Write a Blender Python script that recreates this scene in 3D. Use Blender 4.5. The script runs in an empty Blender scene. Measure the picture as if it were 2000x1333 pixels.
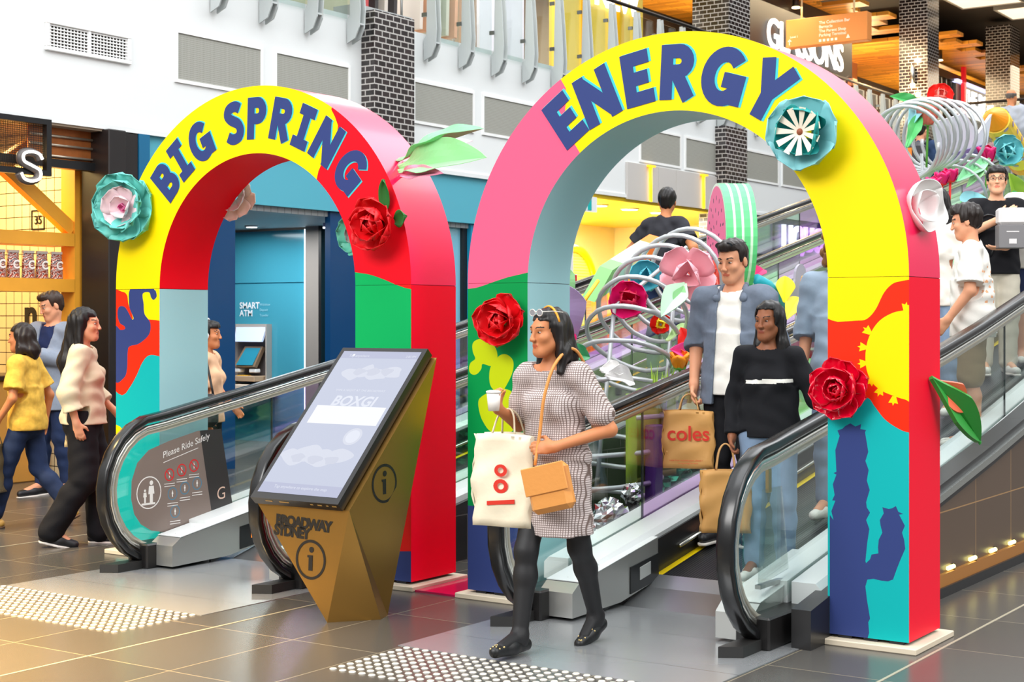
import bpy, math, random
import numpy as np
from math import sin, cos, pi, radians, sqrt, atan2
from mathutils import Vector, Matrix
from mathutils.geometry import delaunay_2d_cdt

scene = bpy.context.scene
C = scene.collection
R = radians

# ------------------------------------------------------------------ camera
HCAM = 1.58
AZ = atan2(2050, 3000)                       # camera looks 34.3 degrees left of +Y
cam = bpy.data.cameras.new('camera')
cam_ob = bpy.data.objects.new('camera', cam)
C.objects.link(cam_ob)
cam_ob.location = (0, 0, HCAM)
cam_ob.rotation_euler = (R(90), 0, AZ)
cam.sensor_width = 36
cam.lens = 54.0
cam.shift_y = -0.0203
cam.clip_end = 200
cam.dof.use_dof = True
cam.dof.focus_distance = 9.0
cam.dof.aperture_fstop = 7.1
scene.camera = cam_ob

# ------------------------------------------------------------------ world, lights, exposure
world = bpy.data.worlds.new('world')
scene.world = world
world.use_nodes = True
wn = world.node_tree.nodes
# daylight through the glazed roof: bright overhead, dimmer towards the shops
wt = world.node_tree
w_tc = wn.new('ShaderNodeTexCoord'); w_sp = wn.new('ShaderNodeSeparateXYZ'); w_rp = wn.new('ShaderNodeValToRGB')
wt.links.new(w_tc.outputs['Generated'], w_sp.inputs[0]); wt.links.new(w_sp.outputs['Z'], w_rp.inputs[0])
w_rp.color_ramp.elements[0].position = 0.0; w_rp.color_ramp.elements[0].color = (0.16, 0.155, 0.15, 1)
w_rp.color_ramp.elements[1].position = 0.55; w_rp.color_ramp.elements[1].color = (0.95, 0.98, 1.0, 1)
w_e = w_rp.color_ramp.elements.new(0.18); w_e.color = (0.30, 0.30, 0.30, 1)
wt.links.new(w_rp.outputs[0], wn['Background'].inputs[0])
wn['Background'].inputs[1].default_value = 1.35

def lamp(name, kind, loc, power, color=(1, 1, 1), size=1.0, size_y=None, aim=None, spot=None, blend=0.5):
    l = bpy.data.lights.new(name, kind)
    l.energy = power
    l.color = color
    if kind == 'AREA':
        l.size = size
        if size_y:
            l.shape = 'RECTANGLE'
            l.size_y = size_y
    elif kind != 'SUN':
        l.shadow_soft_size = size
    if spot:
        l.spot_size = R(spot)
        l.spot_blend = blend
    o = bpy.data.objects.new(name, l)
    C.objects.link(o)
    o.location = loc
    if aim is not None:
        d = Vector(aim) - Vector(loc)
        o.rotation_euler = d.to_track_quat('-Z', 'Y').to_euler()
    return o

# the glazed atrium roof, then two added fill lights
lamp('skylight_and_fill', 'AREA', (-4.5, 15, 13), 1750, (0.96, 0.98, 1.0), 9, 26)
lamp('skylight_and_fill', 'AREA', (-6.0, -4.5, 8.5), 1150, (1.0, 0.985, 0.96), 9, 5, aim=(-5.5, 8, 1.5))  # added fill from behind the camera for the front faces
lamp('skylight_and_fill', 'AREA', (4.5, 6.0, 7.5), 420, (1.0, 0.99, 0.97), 5, 8, aim=(-4.5, 8.5, 1.2))  # added fill from the right for the outer arch sides
# warm downlights over the walkway near the camera
lamp('walkway_downlight', 'SPOT', (-6.6, 3.6, 4.2), 4600, (1.0, 0.62, 0.17), 0.15, aim=(-6.5, 4.2, 0), spot=60, blend=0.9)
lamp('walkway_downlight', 'SPOT', (-9.6, 4.8, 4.2), 1100, (1.0, 0.68, 0.25), 0.15, aim=(-9.6, 5.6, 0), spot=80, blend=0.9)
# lamps inside the cafe, bank, yellow shop and the shops upstairs, with added fill
lamp('cafe_lamp', 'AREA', (-12.9, 8.2, 3.3), 85, (1.0, 0.68, 0.26), 1.6, 1.6)
lamp('cafe_lamp', 'AREA', (-12.7, 9.4, 3.35), 42, (1.0, 0.72, 0.32), 0.8, 0.8)
lamp('bank_lamp', 'AREA', (-13.3, 13.2, 2.72), 95, (0.95, 0.98, 1.0), 2.0, 2.0)
lamp('yellow_shop_lamp', 'AREA', (-13.4, 21, 3.3), 420, (1.0, 0.97, 0.88), 2.5, 5)
lamp('yellow_ceiling_fill', 'AREA', (-14.6, 21, 1.3), 330, (1.0, 0.97, 0.85), 0.5, 5, aim=(-12.6, 21, 3.3))  # added upward fill to brighten the yellow ceiling, not a fitting
lamp('upper_shop_lamp', 'AREA', (-14.5, 19, 8.2), 900, (1.0, 0.97, 0.92), 3, 9)
lamp('upper_shop_lamp', 'AREA', (-14.0, 33, 8.0), 900, (1.0, 0.8, 0.5), 3, 14)
for _y in (27.5, 31, 36.5, 42.5):
    lamp('timber_ceiling_fill', 'POINT', (-14.4, _y, 7.0), 170, (1.0, 0.78, 0.45), 0.2)  # added point lamps that brighten the timber ceiling, no fittings hang here
lamp('upper_shop_lamp', 'AREA', (-9, 44, 8.0), 900, (1.0, 0.85, 0.62), 10, 10)

scene.view_settings.view_transform = 'Standard'
scene.view_settings.look = 'None'
scene.view_settings.gamma = 1
scene.view_settings.exposure = 0.25
scene.view_settings.use_curve_mapping = False
scene.cycles.use_denoising = True
scene.cycles.max_bounces = 10
scene.cycles.transparent_max_bounces = 24
scene.cycles.caustics_reflective = False
scene.cycles.caustics_refractive = False
scene.cycles.sample_clamp_indirect = 6

# ------------------------------------------------------------------ from the photograph to the place
SA, CA = sin(AZ), cos(AZ)
def ray(px, py):
    u = (px - 1000) / 3000.0
    v = (626 - py) / 3000.0
    return (-SA + u * CA, CA + u * SA, v)
def onX(px, py, X):
    r = ray(px, py); t = X / r[0]
    return Vector((X, t * r[1], HCAM + t * r[2]))
def onY(px, py, Y):
    r = ray(px, py); t = Y / r[1]
    return Vector((t * r[0], Y, HCAM + t * r[2]))
def onZ(px, py, Z=0.0):
    r = ray(px, py); t = (Z - HCAM) / r[2]
    return Vector((t * r[0], t * r[1], Z))

# ------------------------------------------------------------------ materials
def lin(c):
    return tuple((x / 12.92 if x <= 0.04045 else ((x + 0.055) / 1.055) ** 2.4) for x in c)
def rgb(r, g, b):
    return lin((r / 255.0, g / 255.0, b / 255.0))
MATS = {}
def M(name, col=None, rough=0.5, metal=0.0, spec=0.5, emit=0.0, coat=0.0, sheen=0.0, bump=0.0, bscale=40.0, vary=0.0, vscale=3.0, sss=0.0):
    if name in MATS:
        return MATS[name]
    m = bpy.data.materials.new(name)
    m.use_nodes = True
    nt = m.node_tree
    b = nt.nodes['Principled BSDF']
    c = rgb(*col)
    b.inputs['Base Color'].default_value = (*c, 1)
    b.inputs['Roughness'].default_value = rough
    b.inputs['Metallic'].default_value = metal
    b.inputs['Specular IOR Level'].default_value = spec
    if coat:
        b.inputs['Coat Weight'].default_value = coat
        b.inputs['Coat Roughness'].default_value = 0.12
    if sheen:
        b.inputs['Sheen Weight'].default_value = sheen
    if sss:
        b.inputs['Subsurface Weight'].default_value = sss
        b.inputs['Subsurface Radius'].default_value = (0.02, 0.008, 0.004)
    if emit:
        b.inputs['Emission Color'].default_value = (*c, 1)
        b.inputs['Emission Strength'].default_value = emit
    if vary or bump:
        tc = nt.nodes.new('ShaderNodeTexCoord')
    if vary:
        n = nt.nodes.new('ShaderNodeTexNoise')
        n.inputs['Scale'].default_value = vscale
        n.inputs['Detail'].default_value = 5
        nt.links.new(tc.outputs['Object'], n.inputs['Vector'])
        mix = nt.nodes.new('ShaderNodeMix'); mix.data_type = 'RGBA'
        mix.inputs[6].default_value = (*[x * (1 - vary) for x in c], 1)
        mix.inputs[7].default_value = (*[min(1, x * (1 + vary)) for x in c], 1)
        nt.links.new(n.outputs['Fac'], mix.inputs[0])
        nt.links.new(mix.outputs[2], b.inputs['Base Color'])
    if bump:
        n2 = nt.nodes.new('ShaderNodeTexNoise')
        n2.inputs['Scale'].default_value = bscale
        n2.inputs['Detail'].default_value = 4
        nt.links.new(tc.outputs['Object'], n2.inputs['Vector'])
        bp = nt.nodes.new('ShaderNodeBump')
        bp.inputs['Strength'].default_value = bump
        bp.inputs['Distance'].default_value = 0.01
        nt.links.new(n2.outputs['Fac'], bp.inputs['Height'])
        nt.links.new(bp.outputs['Normal'], b.inputs['Normal'])
    MATS[name] = m
    return m
def glass(name, tint=(1, 1, 1), refl=0.1, rough=0.02):
    """thin pane: mostly clear, tinted, with a mirror reflection that grows towards grazing"""
    if name in MATS:
        return MATS[name]
    m = bpy.data.materials.new(name)
    m.use_nodes = True
    nt = m.node_tree
    for n in list(nt.nodes):
        nt.nodes.remove(n)
    out = nt.nodes.new('ShaderNodeOutputMaterial')
    tr = nt.nodes.new('ShaderNodeBsdfTransparent'); tr.inputs[0].default_value = (*tint, 1)
    gl = nt.nodes.new('ShaderNodeBsdfGlossy'); gl.inputs['Roughness'].default_value = rough
    fr = nt.nodes.new('ShaderNodeFresnel')
    ge = nt.nodes.new('ShaderNodeNewGeometry'); io = nt.nodes.new('ShaderNodeMapRange')      # same reflection from either side of the sheet
    io.inputs['To Min'].default_value = 1.45; io.inputs['To Max'].default_value = 1 / 1.45
    nt.links.new(ge.outputs['Backfacing'], io.inputs['Value']); nt.links.new(io.outputs[0], fr.inputs[0])
    ad = nt.nodes.new('ShaderNodeMath'); ad.operation = 'MULTIPLY_ADD'
    ad.inputs[1].default_value = 1.0; ad.inputs[2].default_value = refl; ad.use_clamp = True
    mx = nt.nodes.new('ShaderNodeMixShader')
    nt.links.new(fr.outputs[0], ad.inputs[0]); nt.links.new(ad.outputs[0], mx.inputs[0])
    nt.links.new(tr.outputs[0], mx.inputs[1]); nt.links.new(gl.outputs[0], mx.inputs[2])
    nt.links.new(mx.outputs[0], out.inputs[0])
    MATS[name] = m
    return m
def grid_mat(name, col, line, sx, sy, width, plane='XZ', rough=0.4, offset=0.5, metal=0.0, spec=0.5, vary=0.0, ox=0.0, oy=0.0, bump=0.0):
    """tiles or bricks laid in a world plane; sx, sy in metres"""
    if name in MATS:
        return MATS[name]
    m = bpy.data.materials.new(name)
    m.use_nodes = True
    nt = m.node_tree
    b = nt.nodes['Principled BSDF']
    g = nt.nodes.new('ShaderNodeNewGeometry')
    sp = nt.nodes.new('ShaderNodeSeparateXYZ'); nt.links.new(g.outputs['Position'], sp.inputs[0])
    cb = nt.nodes.new('ShaderNodeCombineXYZ')
    for i, a in enumerate(plane):
        ad = nt.nodes.new('ShaderNodeMath'); ad.operation = 'ADD'; ad.inputs[1].default_value = (ox, oy)[i]
        if a == 'H':                       # runs round a corner
            s2 = nt.nodes.new('ShaderNodeMath'); s2.operation = 'ADD'
            nt.links.new(sp.outputs['X'], s2.inputs[0]); nt.links.new(sp.outputs['Y'], s2.inputs[1])
            nt.links.new(s2.outputs[0], ad.inputs[0])
        else:
            nt.links.new(sp.outputs[a], ad.inputs[0])
        nt.links.new(ad.outputs[0], cb.inputs[i])
    br = nt.nodes.new('ShaderNodeTexBrick')
    br.offset = offset; br.offset_frequency = 2; br.squash = 1.0
    br.inputs['Scale'].default_value = 1.0
    br.inputs['Brick Width'].default_value = sx
    br.inputs['Row Height'].default_value = sy
    br.inputs['Mortar Size'].default_value = width
    br.inputs['Mortar Smooth'].default_value = 0.1
    br.inputs['Bias'].default_value = 0.0
    c = rgb(*col)
    br.inputs['Color1'].default_value = (*[x * (1 - vary) for x in c], 1)
    br.inputs['Color2'].default_value = (*[min(1, x * (1 + vary)) for x in c], 1)
    br.inputs['Mortar'].default_value = (*rgb(*line), 1)
    nt.links.new(cb.outputs[0], br.inputs['Vector'])
    nt.links.new(br.outputs['Color'], b.inputs['Base Color'])
    b.inputs['Roughness'].default_value = rough
    b.inputs['Metallic'].default_value = metal
    b.inputs['Specular IOR Level'].default_value = spec
    if bump:
        bp = nt.nodes.new('ShaderNodeBump'); bp.inputs['Strength'].default_value = bump; bp.inputs['Distance'].default_value = 0.01
        bp.invert = True
        nt.links.new(br.outputs['Fac'], bp.inputs['Height']); nt.links.new(bp.outputs['Normal'], b.inputs['Normal'])
    MATS[name] = m
    return m

# ------------------------------------------------------------------ objects
def tag(o, label=None, cat=None, group=None, kind=None):
    if label: o['label'] = label
    if cat: o['category'] = cat
    if group: o['group'] = group
    if kind: o['kind'] = kind
    return o
def thing(name, label, cat, loc=(0, 0, 0), rz=0.0, group=None):
    o = bpy.data.objects.new(name, None)
    o.empty_display_size = 0.2
    C.objects.link(o)
    o.location = loc
    o.rotation_euler = (0, 0, rz)
    return tag(o, label, cat, group)
def copy_tree(o, parent=None):
    c = o.copy(); C.objects.link(c); c.parent = parent
    for ch in o.children:
        copy_tree(ch, c)
    return c

class MB:
    """collects shapes and links them as one mesh object"""
    def __init__(s):
        s.v = []; s.f = []; s.m = []; s.sm = []
    def add(s, verts, faces, mat=0, smooth=False):
        o = len(s.v)
        s.v.extend([tuple(p) for p in verts])
        for k, f in enumerate(faces):
            s.f.append(tuple(i + o for i in f))
            s.m.append(mat if isinstance(mat, int) else mat[k])
            s.sm.append(smooth)
        return s
    def box(s, x0, x1, y0, y1, z0, z1, mat=0, bev=0.0):
        if bev > 0:
            b = min(bev, abs(x1 - x0) * .45, abs(y1 - y0) * .45, abs(z1 - z0) * .45)
            # chamfered box : 24 verts
            V = []; idx = {}
            for ix in (0, 1):
                for iy in (0, 1):
                    for iz in (0, 1):
                        for ax in range(3):
                            p = [(x0, x1)[ix], (y0, y1)[iy], (z0, z1)[iz]]
                            for a, i in enumerate((ix, iy, iz)):
                                if a != ax:
                                    p[a] += b if i == 0 else -b
                            idx[(ix, iy, iz, ax)] = len(V); V.append(p)
            Fc = []
            for ax in range(3):
                a, c = [q for q in range(3) if q != ax]
                for side in (0, 1):
                    q = []
                    for (i, j) in ((0, 0), (1, 0), (1, 1), (0, 1)):
                        k = [0, 0, 0]; k[ax] = side; k[a] = i; k[c] = j
                        q.append(idx[(*k, ax)])
                    Fc.append(q)
            for ax in range(3):                      # edges along ax
                a, c = [q for q in range(3) if q != ax]
                for i in (0, 1):
                    for j in (0, 1):
                        k0 = [0, 0, 0]; k0[a] = i; k0[c] = j; k1 = list(k0); k1[ax] = 1
                        Fc.append([idx[(*k0, a)], idx[(*k1, a)], idx[(*k1, c)], idx[(*k0, c)]])
            for ix in (0, 1):
                for iy in (0, 1):
                    for iz in (0, 1):
                        Fc.append([idx[(ix, iy, iz, q)] for q in range(3)])
            ctr = Vector(((x0 + x1) / 2, (y0 + y1) / 2, (z0 + z1) / 2))
            out = []
            for f in Fc:
                P = [Vector(V[i]) for i in f]
                n = (P[1] - P[0]).cross(P[2] - P[0])
                if n.dot(sum(P, Vector()) / len(P) - ctr) < 0:
                    f = f[::-1]
                out.append(f)
            return s.add(V, out, mat)
        V = [(x0, y0, z0), (x1, y0, z0), (x1, y1, z0), (x0, y1, z0), (x0, y0, z1), (x1, y0, z1), (x1, y1, z1), (x0, y1, z1)]
        return s.add(V, [(0, 3, 2, 1), (4, 5, 6, 7), (0, 1, 5, 4), (1, 2, 6, 5), (2, 3, 7, 6), (3, 0, 4, 7)], mat)
    def poly(s, pts, mat=0):
        return s.add(pts, [tuple(range(len(pts)))], mat)
    def prism(s, pts, off, mat=0, side=None):
        """closed prism : polygon pts (3d) swept by vector off"""
        n = len(pts); off = Vector(off)
        P = [Vector(p) for p in pts]; Q = [p + off for p in P]
        F = [tuple(range(n))[::-1], tuple(range(n, 2 * n))] + [(i, (i + 1) % n, n + (i + 1) % n, n + i) for i in range(n)]
        mm = [mat, mat] + [mat if side is None else side] * n
        return s.add(P + Q, F, mm)
    def sweep(s, path, prof, mat=0, closed=False, up=(0, 0, 1), smooth=True, cap=True, scale=None):
        """profile (list of (a,b)) carried along path; a along side, b along up"""
        P = [Vector(p) for p in path]; n = len(P); k = len(prof); V = []
        up = Vector(up)
        for i, p in enumerate(P):
            if closed:
                t = P[(i + 1) % n] - P[i - 1]
            else:
                t = P[min(i + 1, n - 1)] - P[max(i - 1, 0)]
            t.normalize()
            sd = t.cross(up)
            if sd.length < 1e-4: sd = t.cross(Vector((0, 1, 0)))
            sd.normalize(); u = sd.cross(t)
            sc = 1.0 if scale is None else scale[i]
            for a, b in prof:
                V.append(p + sd * (a * sc) + u * (b * sc))
        F = []
        for i in range(n if closed else n - 1):
            j = (i + 1) % n
            for q in range(k):
                r = (q + 1) % k
                F.append((i * k + q, i * k + r, j * k + r, j * k + q))
        if cap and not closed:
            F.append(tuple(range(k))[::-1]); F.append(tuple((n - 1) * k + q for q in range(k)))
        return s.add(V, F, mat, smooth)
    def tube(s, path, r, mat=0, seg=8, closed=False, scale=None):
        P = [Vector(p) for p in path]; n = len(P); V = []
        # parallel transport frame
        t0 = (P[1] - P[0]).normalized()
        nrm = t0.orthogonal().normalized()
        prev = t0
        for i, p in enumerate(P):
            if closed: t = P[(i + 1) % n] - P[i - 1]
            else: t = P[min(i + 1, n - 1)] - P[max(i - 1, 0)]
            if t.length < 1e-9: t = prev.copy()
            t.normalize()
            nrm = (nrm - t * nrm.dot(t))
            if nrm.length < 1e-6: nrm = t.orthogonal()
            nrm.normalize(); bn = t.cross(nrm); prev = t
            rr = r * (1.0 if scale is None else scale[i])
            for q in range(seg):
                a = 2 * pi * q / seg
                V.append(p + nrm * (cos(a) * rr) + bn * (sin(a) * rr))
        F = []
        for i in range(n if closed else n - 1):
            j = (i + 1) % n
            for q in range(seg):
                w = (q + 1) % seg
                F.append((i * seg + q, i * seg + w, j * seg + w, j * seg + q))
        if not closed:
            F.append(tuple(range(seg))[::-1]); F.append(tuple((n - 1) * seg + q for q in range(seg)))
        return s.add(V, F, mat, True)
    def lathe(s, prof, mat=0, seg=24, org=(0, 0, 0), axis='Z', smooth=True):
        """prof: (radius, height)"""
        k = len(prof); V = []; o = Vector(org)
        for q in range(seg):
            a = 2 * pi * q / seg
            for r, h in prof:
                p = (r * cos(a), r * sin(a), h)
                if axis == 'X': p = (p[2], p[0], p[1])
                if axis == 'Y': p = (p[1], p[2], p[0])
                V.append(o + Vector(p))
        F = []
        for q in range(seg):
            w = (q + 1) % seg
            for i in range(k - 1):
                F.append((q * k + i, w * k + i, w * k + i + 1, q * k + i + 1))
        F.append(tuple(q * k + k - 1 for q in range(seg)))
        F.append(tuple(q * k for q in range(seg))[::-1])
        return s.add(V, F, mat, smooth)
    def ball(s, c, r, mat=0, seg=14, rings=9):
        if isinstance(r, (int, float)): r = (r, r, r)
        V = [(c[0], c[1], c[2] - r[2])]
        for i in range(1, rings):
            t = pi * i / rings
            for q in range(seg):
                a = 2 * pi * q / seg
                V.append((c[0] + r[0] * sin(t) * cos(a), c[1] + r[1] * sin(t) * sin(a), c[2] - r[2] * cos(t)))
        V.append((c[0], c[1], c[2] + r[2]))
        F = [(0, 1 + (q + 1) % seg, 1 + q) for q in range(seg)]
        for i in range(rings - 2):
            for q in range(seg):
                w = (q + 1) % seg; a = 1 + i * seg
                F.append((a + q, a + w, a + seg + w, a + seg + q))
        l = len(V) - 1; a = 1 + (rings - 2) * seg
        F += [(a + q, a + (q + 1) % seg, l) for q in range(seg)]
        return s.add(V, F, mat, True)
    def surf(s, fn, nu, nv, mat=0, thick=0.0, smooth=True, mfn=None):
        """surface fn(u,v), u,v in 0..1; given a thickness when thick > 0"""
        P = [[Vector(fn(i / nu, j / nv)) for j in range(nv + 1)] for i in range(nu + 1)]
        V = [p for row in P for p in row]; w = nv + 1
        F = [(i * w + j, (i + 1) * w + j, (i + 1) * w + j + 1, i * w + j + 1) for i in range(nu) for j in range(nv)]
        mats = [mat if mfn is None else mfn((i + .5) / nu, (j + .5) / nv) for i in range(nu) for j in range(nv)]
        if thick:
            N = []
            for i in range(nu + 1):
                for j in range(nv + 1):
                    du = P[min(i + 1, nu)][j] - P[max(i - 1, 0)][j]; dv = P[i][min(j + 1, nv)] - P[i][max(j - 1, 0)]
                    n = du.cross(dv)
                    N.append(n.normalized() if n.length > 1e-12 else Vector((0, 0, 1)))
            n0 = len(V)
            V = V + [V[i] - N[i] * thick for i in range(n0)]
            F2 = [tuple(q + n0 for q in f[::-1]) for f in F]
            E = []
            for i in range(nu):
                E.append((i * w, n0 + i * w, n0 + (i + 1) * w, (i + 1) * w)); a = i * w + nv; b = (i + 1) * w + nv
                E.append((a, b, n0 + b, n0 + a))
            for j in range(nv):
                E.append((j, j + 1, n0 + j + 1, n0 + j)); a = nu * w + j
                E.append((a, n0 + a, n0 + a + 1, a + 1))
            return s.add(V, F + F2 + E, mats + mats + [mats[0]] * len(E), smooth)
        return s.add(V, F, mats, smooth)
    def flat(s, outline, layers, frame, base=0):
        """a plane figure: outline polygons (2d) filled with material base, layers (poly2d, material) laid over in order; one sheet, no overlaps.
        frame(a, b) gives the 3d point.  base None : only the layers are filled"""
        polys = list(outline) + [p for p, _ in layers]
        V = []; E = []
        for p in polys:
            o = len(V); n = len(p)
            V += [Vector((q[0], q[1])) for q in p]
            E += [(o + i, o + (i + 1) % n) for i in range(n)]
        r = delaunay_2d_cdt(V, E, [], 0, 1e-5)
        vv, ff = r[0], r[2]
        arr = [np.array([(q[0], q[1]) for q in p]) for p in polys]
        def inside(p, a):
            x, y = p; x0, y0 = a[:, 0], a[:, 1]; x1, y1 = np.roll(x0, -1), np.roll(y0, -1)
            c = (y0 > y) != (y1 > y)
            with np.errstate(divide='ignore', invalid='ignore'):
                xi = (x1 - x0) * (y - y0) / (y1 - y0) + x0
            return np.count_nonzero(c & (x < xi)) % 2 == 1
        F = []; mm = []; no = len(outline)
        bb = [(a.min(0), a.max(0)) for a in arr]
        for f in ff:
            c = (vv[f[0]] + vv[f[1]] + vv[f[2]]) / 3
            def hit(k):
                return bb[k][0][0] <= c[0] <= bb[k][1][0] and bb[k][0][1] <= c[1] <= bb[k][1][1] and inside((c[0], c[1]), arr[k])
            if no and not any(hit(k) for k in range(no)): continue
            mat = base
            for k in range(len(polys) - 1, no - 1, -1):
                if hit(k):
                    mat = layers[k - no][1]; break
            if mat is None: continue
            F.append(tuple(f)); mm.append(mat)
        return s.add([frame(p[0], p[1]) for p in vv], F, mm)
    def shift(s, d):
        s.v = [(p[0] + d[0], p[1] + d[1], p[2] + d[2]) for p in s.v]
        return s
    def xf(s, mtx):
        s.v = [tuple(mtx @ Vector(p)) for p in s.v]
        return s
    def build(s, name, mats, parent=None, ws=True, bevel=0.0):
        """ws: the shapes are in world coordinates (an unrotated parent's place is taken off)"""
        me = bpy.data.meshes.new(name)
        off = Vector((0, 0, 0))
        if parent is not None and ws:
            q = parent
            while q is not None:
                off = off + Vector(q.location); q = q.parent
        me.from_pydata([(p[0] - off[0], p[1] - off[1], p[2] - off[2]) for p in s.v], [], s.f)
        if not isinstance(mats, (list, tuple)): mats = [mats]
        for m in mats: me.materials.append(m)
        me.polygons.foreach_set('material_index', s.m)
        me.polygons.foreach_set('use_smooth', s.sm)
        me.validate()
        me.update()
        o = bpy.data.objects.new(name, me)
        C.objects.link(o)
        if parent is not None: o.parent = parent
        if bevel:
            md = o.modifiers.new('bevel', 'BEVEL'); md.width = bevel; md.segments = 2; md.limit_method = 'ANGLE'
        return o

def struct(name, mb, mats, parent=None):
    o = mb.build(name, mats, parent)
    if parent is None: o['kind'] = 'structure'
    return o

# ------------------------------------------------------------------ lettering
_tc = {}
def text2d(s, weight=0.0, space=1.0, shear=0.0):
    """outline triangles of a line of text, cap height about 0.73 of size 1; returns verts (x, y), faces, width"""
    key = (s, weight, space, shear)
    if key not in _tc:
        cu = bpy.data.curves.new('text', 'FONT')
        cu.body = s; cu.size = 1.0; cu.offset = weight; cu.space_character = space; cu.resolution_u = 4; cu.shear = shear
        cu.fill_mode = 'FRONT'
        o = bpy.data.objects.new('text', cu); C.objects.link(o)
        dg = bpy.context.evaluated_depsgraph_get()
        me = bpy.data.meshes.new_from_object(o.evaluated_get(dg))
        v = [(p.co.x, p.co.y) for p in me.vertices]; f = [tuple(p.vertices) for p in me.polygons]
        bpy.data.objects.remove(o); bpy.data.meshes.remove(me); bpy.data.curves.remove(cu)
        w = max([p[0] for p in v] or [0])
        _tc[key] = (v, f, w)
    return _tc[key]
def put_text(mb, s, org, right, up, size, mat=0, weight=0.0, align='C', space=1.0, shear=0.0, depth=0.0):
    v, f, w = text2d(s, weight, space, shear)
    dx = {'C': -w / 2, 'L': 0, 'R': -w}[align]
    o, r, u = Vector(org), Vector(right).normalized(), Vector(up).normalized()
    n = r.cross(u)
    P = [o + r * ((x + dx) * size) + u * (y * size) for x, y in v]
    if depth:
        k = len(P)
        ed = {}
        for q in f:
            for i in range(len(q)):
                e = (q[i], q[(i + 1) % len(q)])
                ed[e] = 1
        side = [(b, a, a + k, b + k) for (a, b) in ed if (b, a) not in ed]
        mb.add([p + n * depth for p in P] + P, list(f) + side, mat)
    else:
        mb.add(P, f, mat)
def arc(cx, cy, r, a0, a1, n=16, ry=None):
    ry = r if ry is None else ry
    return [(cx + r * cos(R(a0 + (a1 - a0) * i / n)), cy + ry * sin(R(a0 + (a1 - a0) * i / n))) for i in range(n + 1)]
def circle(cx, cy, r, n=24, ry=None):
    return arc(cx, cy, r, 0, 360, n, ry)[:-1]
def band(pts, w):
    """polygon of a stroke of width w with mitred corners"""
    P = [Vector(p) for p in pts]; L = []; Rr = []
    n = len(P)
    for i, p in enumerate(P):
        d0 = (P[i] - P[i - 1]).normalized() if i > 0 else None
        d1 = (P[i + 1] - P[i]).normalized() if i < n - 1 else None
        if d0 is None: d0 = d1
        if d1 is None: d1 = d0
        n0 = Vector((-d0.y, d0.x)); n1 = Vector((-d1.y, d1.x))
        m = (n0 + n1)
        if m.length < 1e-6: m = n0
        m.normalize()
        k = w / 2 / max(0.35, m.dot(n0))
        L.append(p + m * k); Rr.append(p - m * k)
    return [tuple(q) for q in L] + [tuple(q) for q in Rr[::-1]]
def smooth_poly(pts, n=6):
    """closed Catmull-Rom through the points"""
    out = []; k = len(pts)
    for i in range(k):
        p0, p1, p2, p3 = (np.array(pts[(i + j - 1) % k], float) for j in range(4))
        for q in range(n):
            t = q / n
            out.append(tuple(0.5 * (2 * p1 + (p2 - p0) * t + (2 * p0 - 5 * p1 + 4 * p2 - p3) * t * t + (3 * p1 - p0 - 3 * p2 + p3) * t ** 3)))
    return out
def spline(pts, n=8):
    """open Catmull-Rom through the points"""
    P = [np.array(p, float) for p in pts]; out = []
    P = [2 * P[0] - P[1]] + P + [2 * P[-1] - P[-2]]
    for i in range(1, len(P) - 2):
        p0, p1, p2, p3 = P[i - 1:i + 3]
        for q in range(n):
            t = q / n
            out.append(tuple(0.5 * (2 * p1 + (p2 - p0) * t + (2 * p0 - 5 * p1 + 4 * p2 - p3) * t * t + (3 * p1 - p0 - 3 * p2 + p3) * t ** 3)))
    out.append(tuple(P[-2]))
    return out
rnd = random.Random(7)
# ------------------------------------------------------------------ the hall
white = M('white_paint', (228, 231, 231), 0.55, bump=0.02, bscale=8)
navy_panel = M('navy_panel', (6, 62, 108), 0.35)
teal_panel = M('teal_panel', (28, 140, 178), 0.3)
black_metal = M('black_metal', (24, 24, 26), 0.35)
steel = M('brushed_steel', (190, 192, 192), 0.28, metal=1.0)
grey_paint = M('grey_paint', (176, 180, 180), 0.45)
floor_m = grid_mat('floor_tiles', (80, 77, 73), (136, 126, 108), 0.815, 0.543, 0.004, 'YX', 0.25, 0.0, vary=0.12, ox=0.05, oy=0.29)
brick_m = grid_mat('glazed_bricks', (38, 28, 27), (184, 180, 176), 0.14, 0.07, 0.0080, 'HZ', 0.16, 0.5, vary=0.45, bump=0.5, spec=0.8)

mb = MB(); mb.box(-18, 4, -3, 60, -0.12, 0, 0)
struct('floor', mb, floor_m)

# the two movement joints that cross the tiles
jm = M('joint_strip', (168, 158, 136), 0.35)
for k, x in enumerate((-2.462, -5.72, -8.978)):
    mb = MB(); mb.box(x - .007, x + .007, -3, 11.5 if k == 2 else (7.0 if k == 1 else 9.5), 0.0, 0.0015, 0)
    struct('trim_%d' % (k + 1), mb, jm)

# white bulkhead of the upper storey
mb = MB()
mb.box(-11.9, -11.6, 3.0, 33, 3.45, 5.12, 0)
mb.box(-11.66, -11.575, 3.0, 33, 3.42, 3.47, 0)
struct('wall_left', mb, white)
mb = MB(); mb.box(-18, -11.9, 3.0, 50, 4.85, 5.1, 0); mb.box(-11.9, 2, 33.0, 50, 4.85, 5.1, 0)
struct('floor_upper', mb, M('upper_floor', (150, 140, 128), 0.4))
mb = MB(); mb.box(-11.86, -11.6, 3.0, 10.0, 3.40, 3.45, 0)
struct('trim_4', mb, M('soffit_beige', (196, 180, 158), 0.5))

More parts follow.
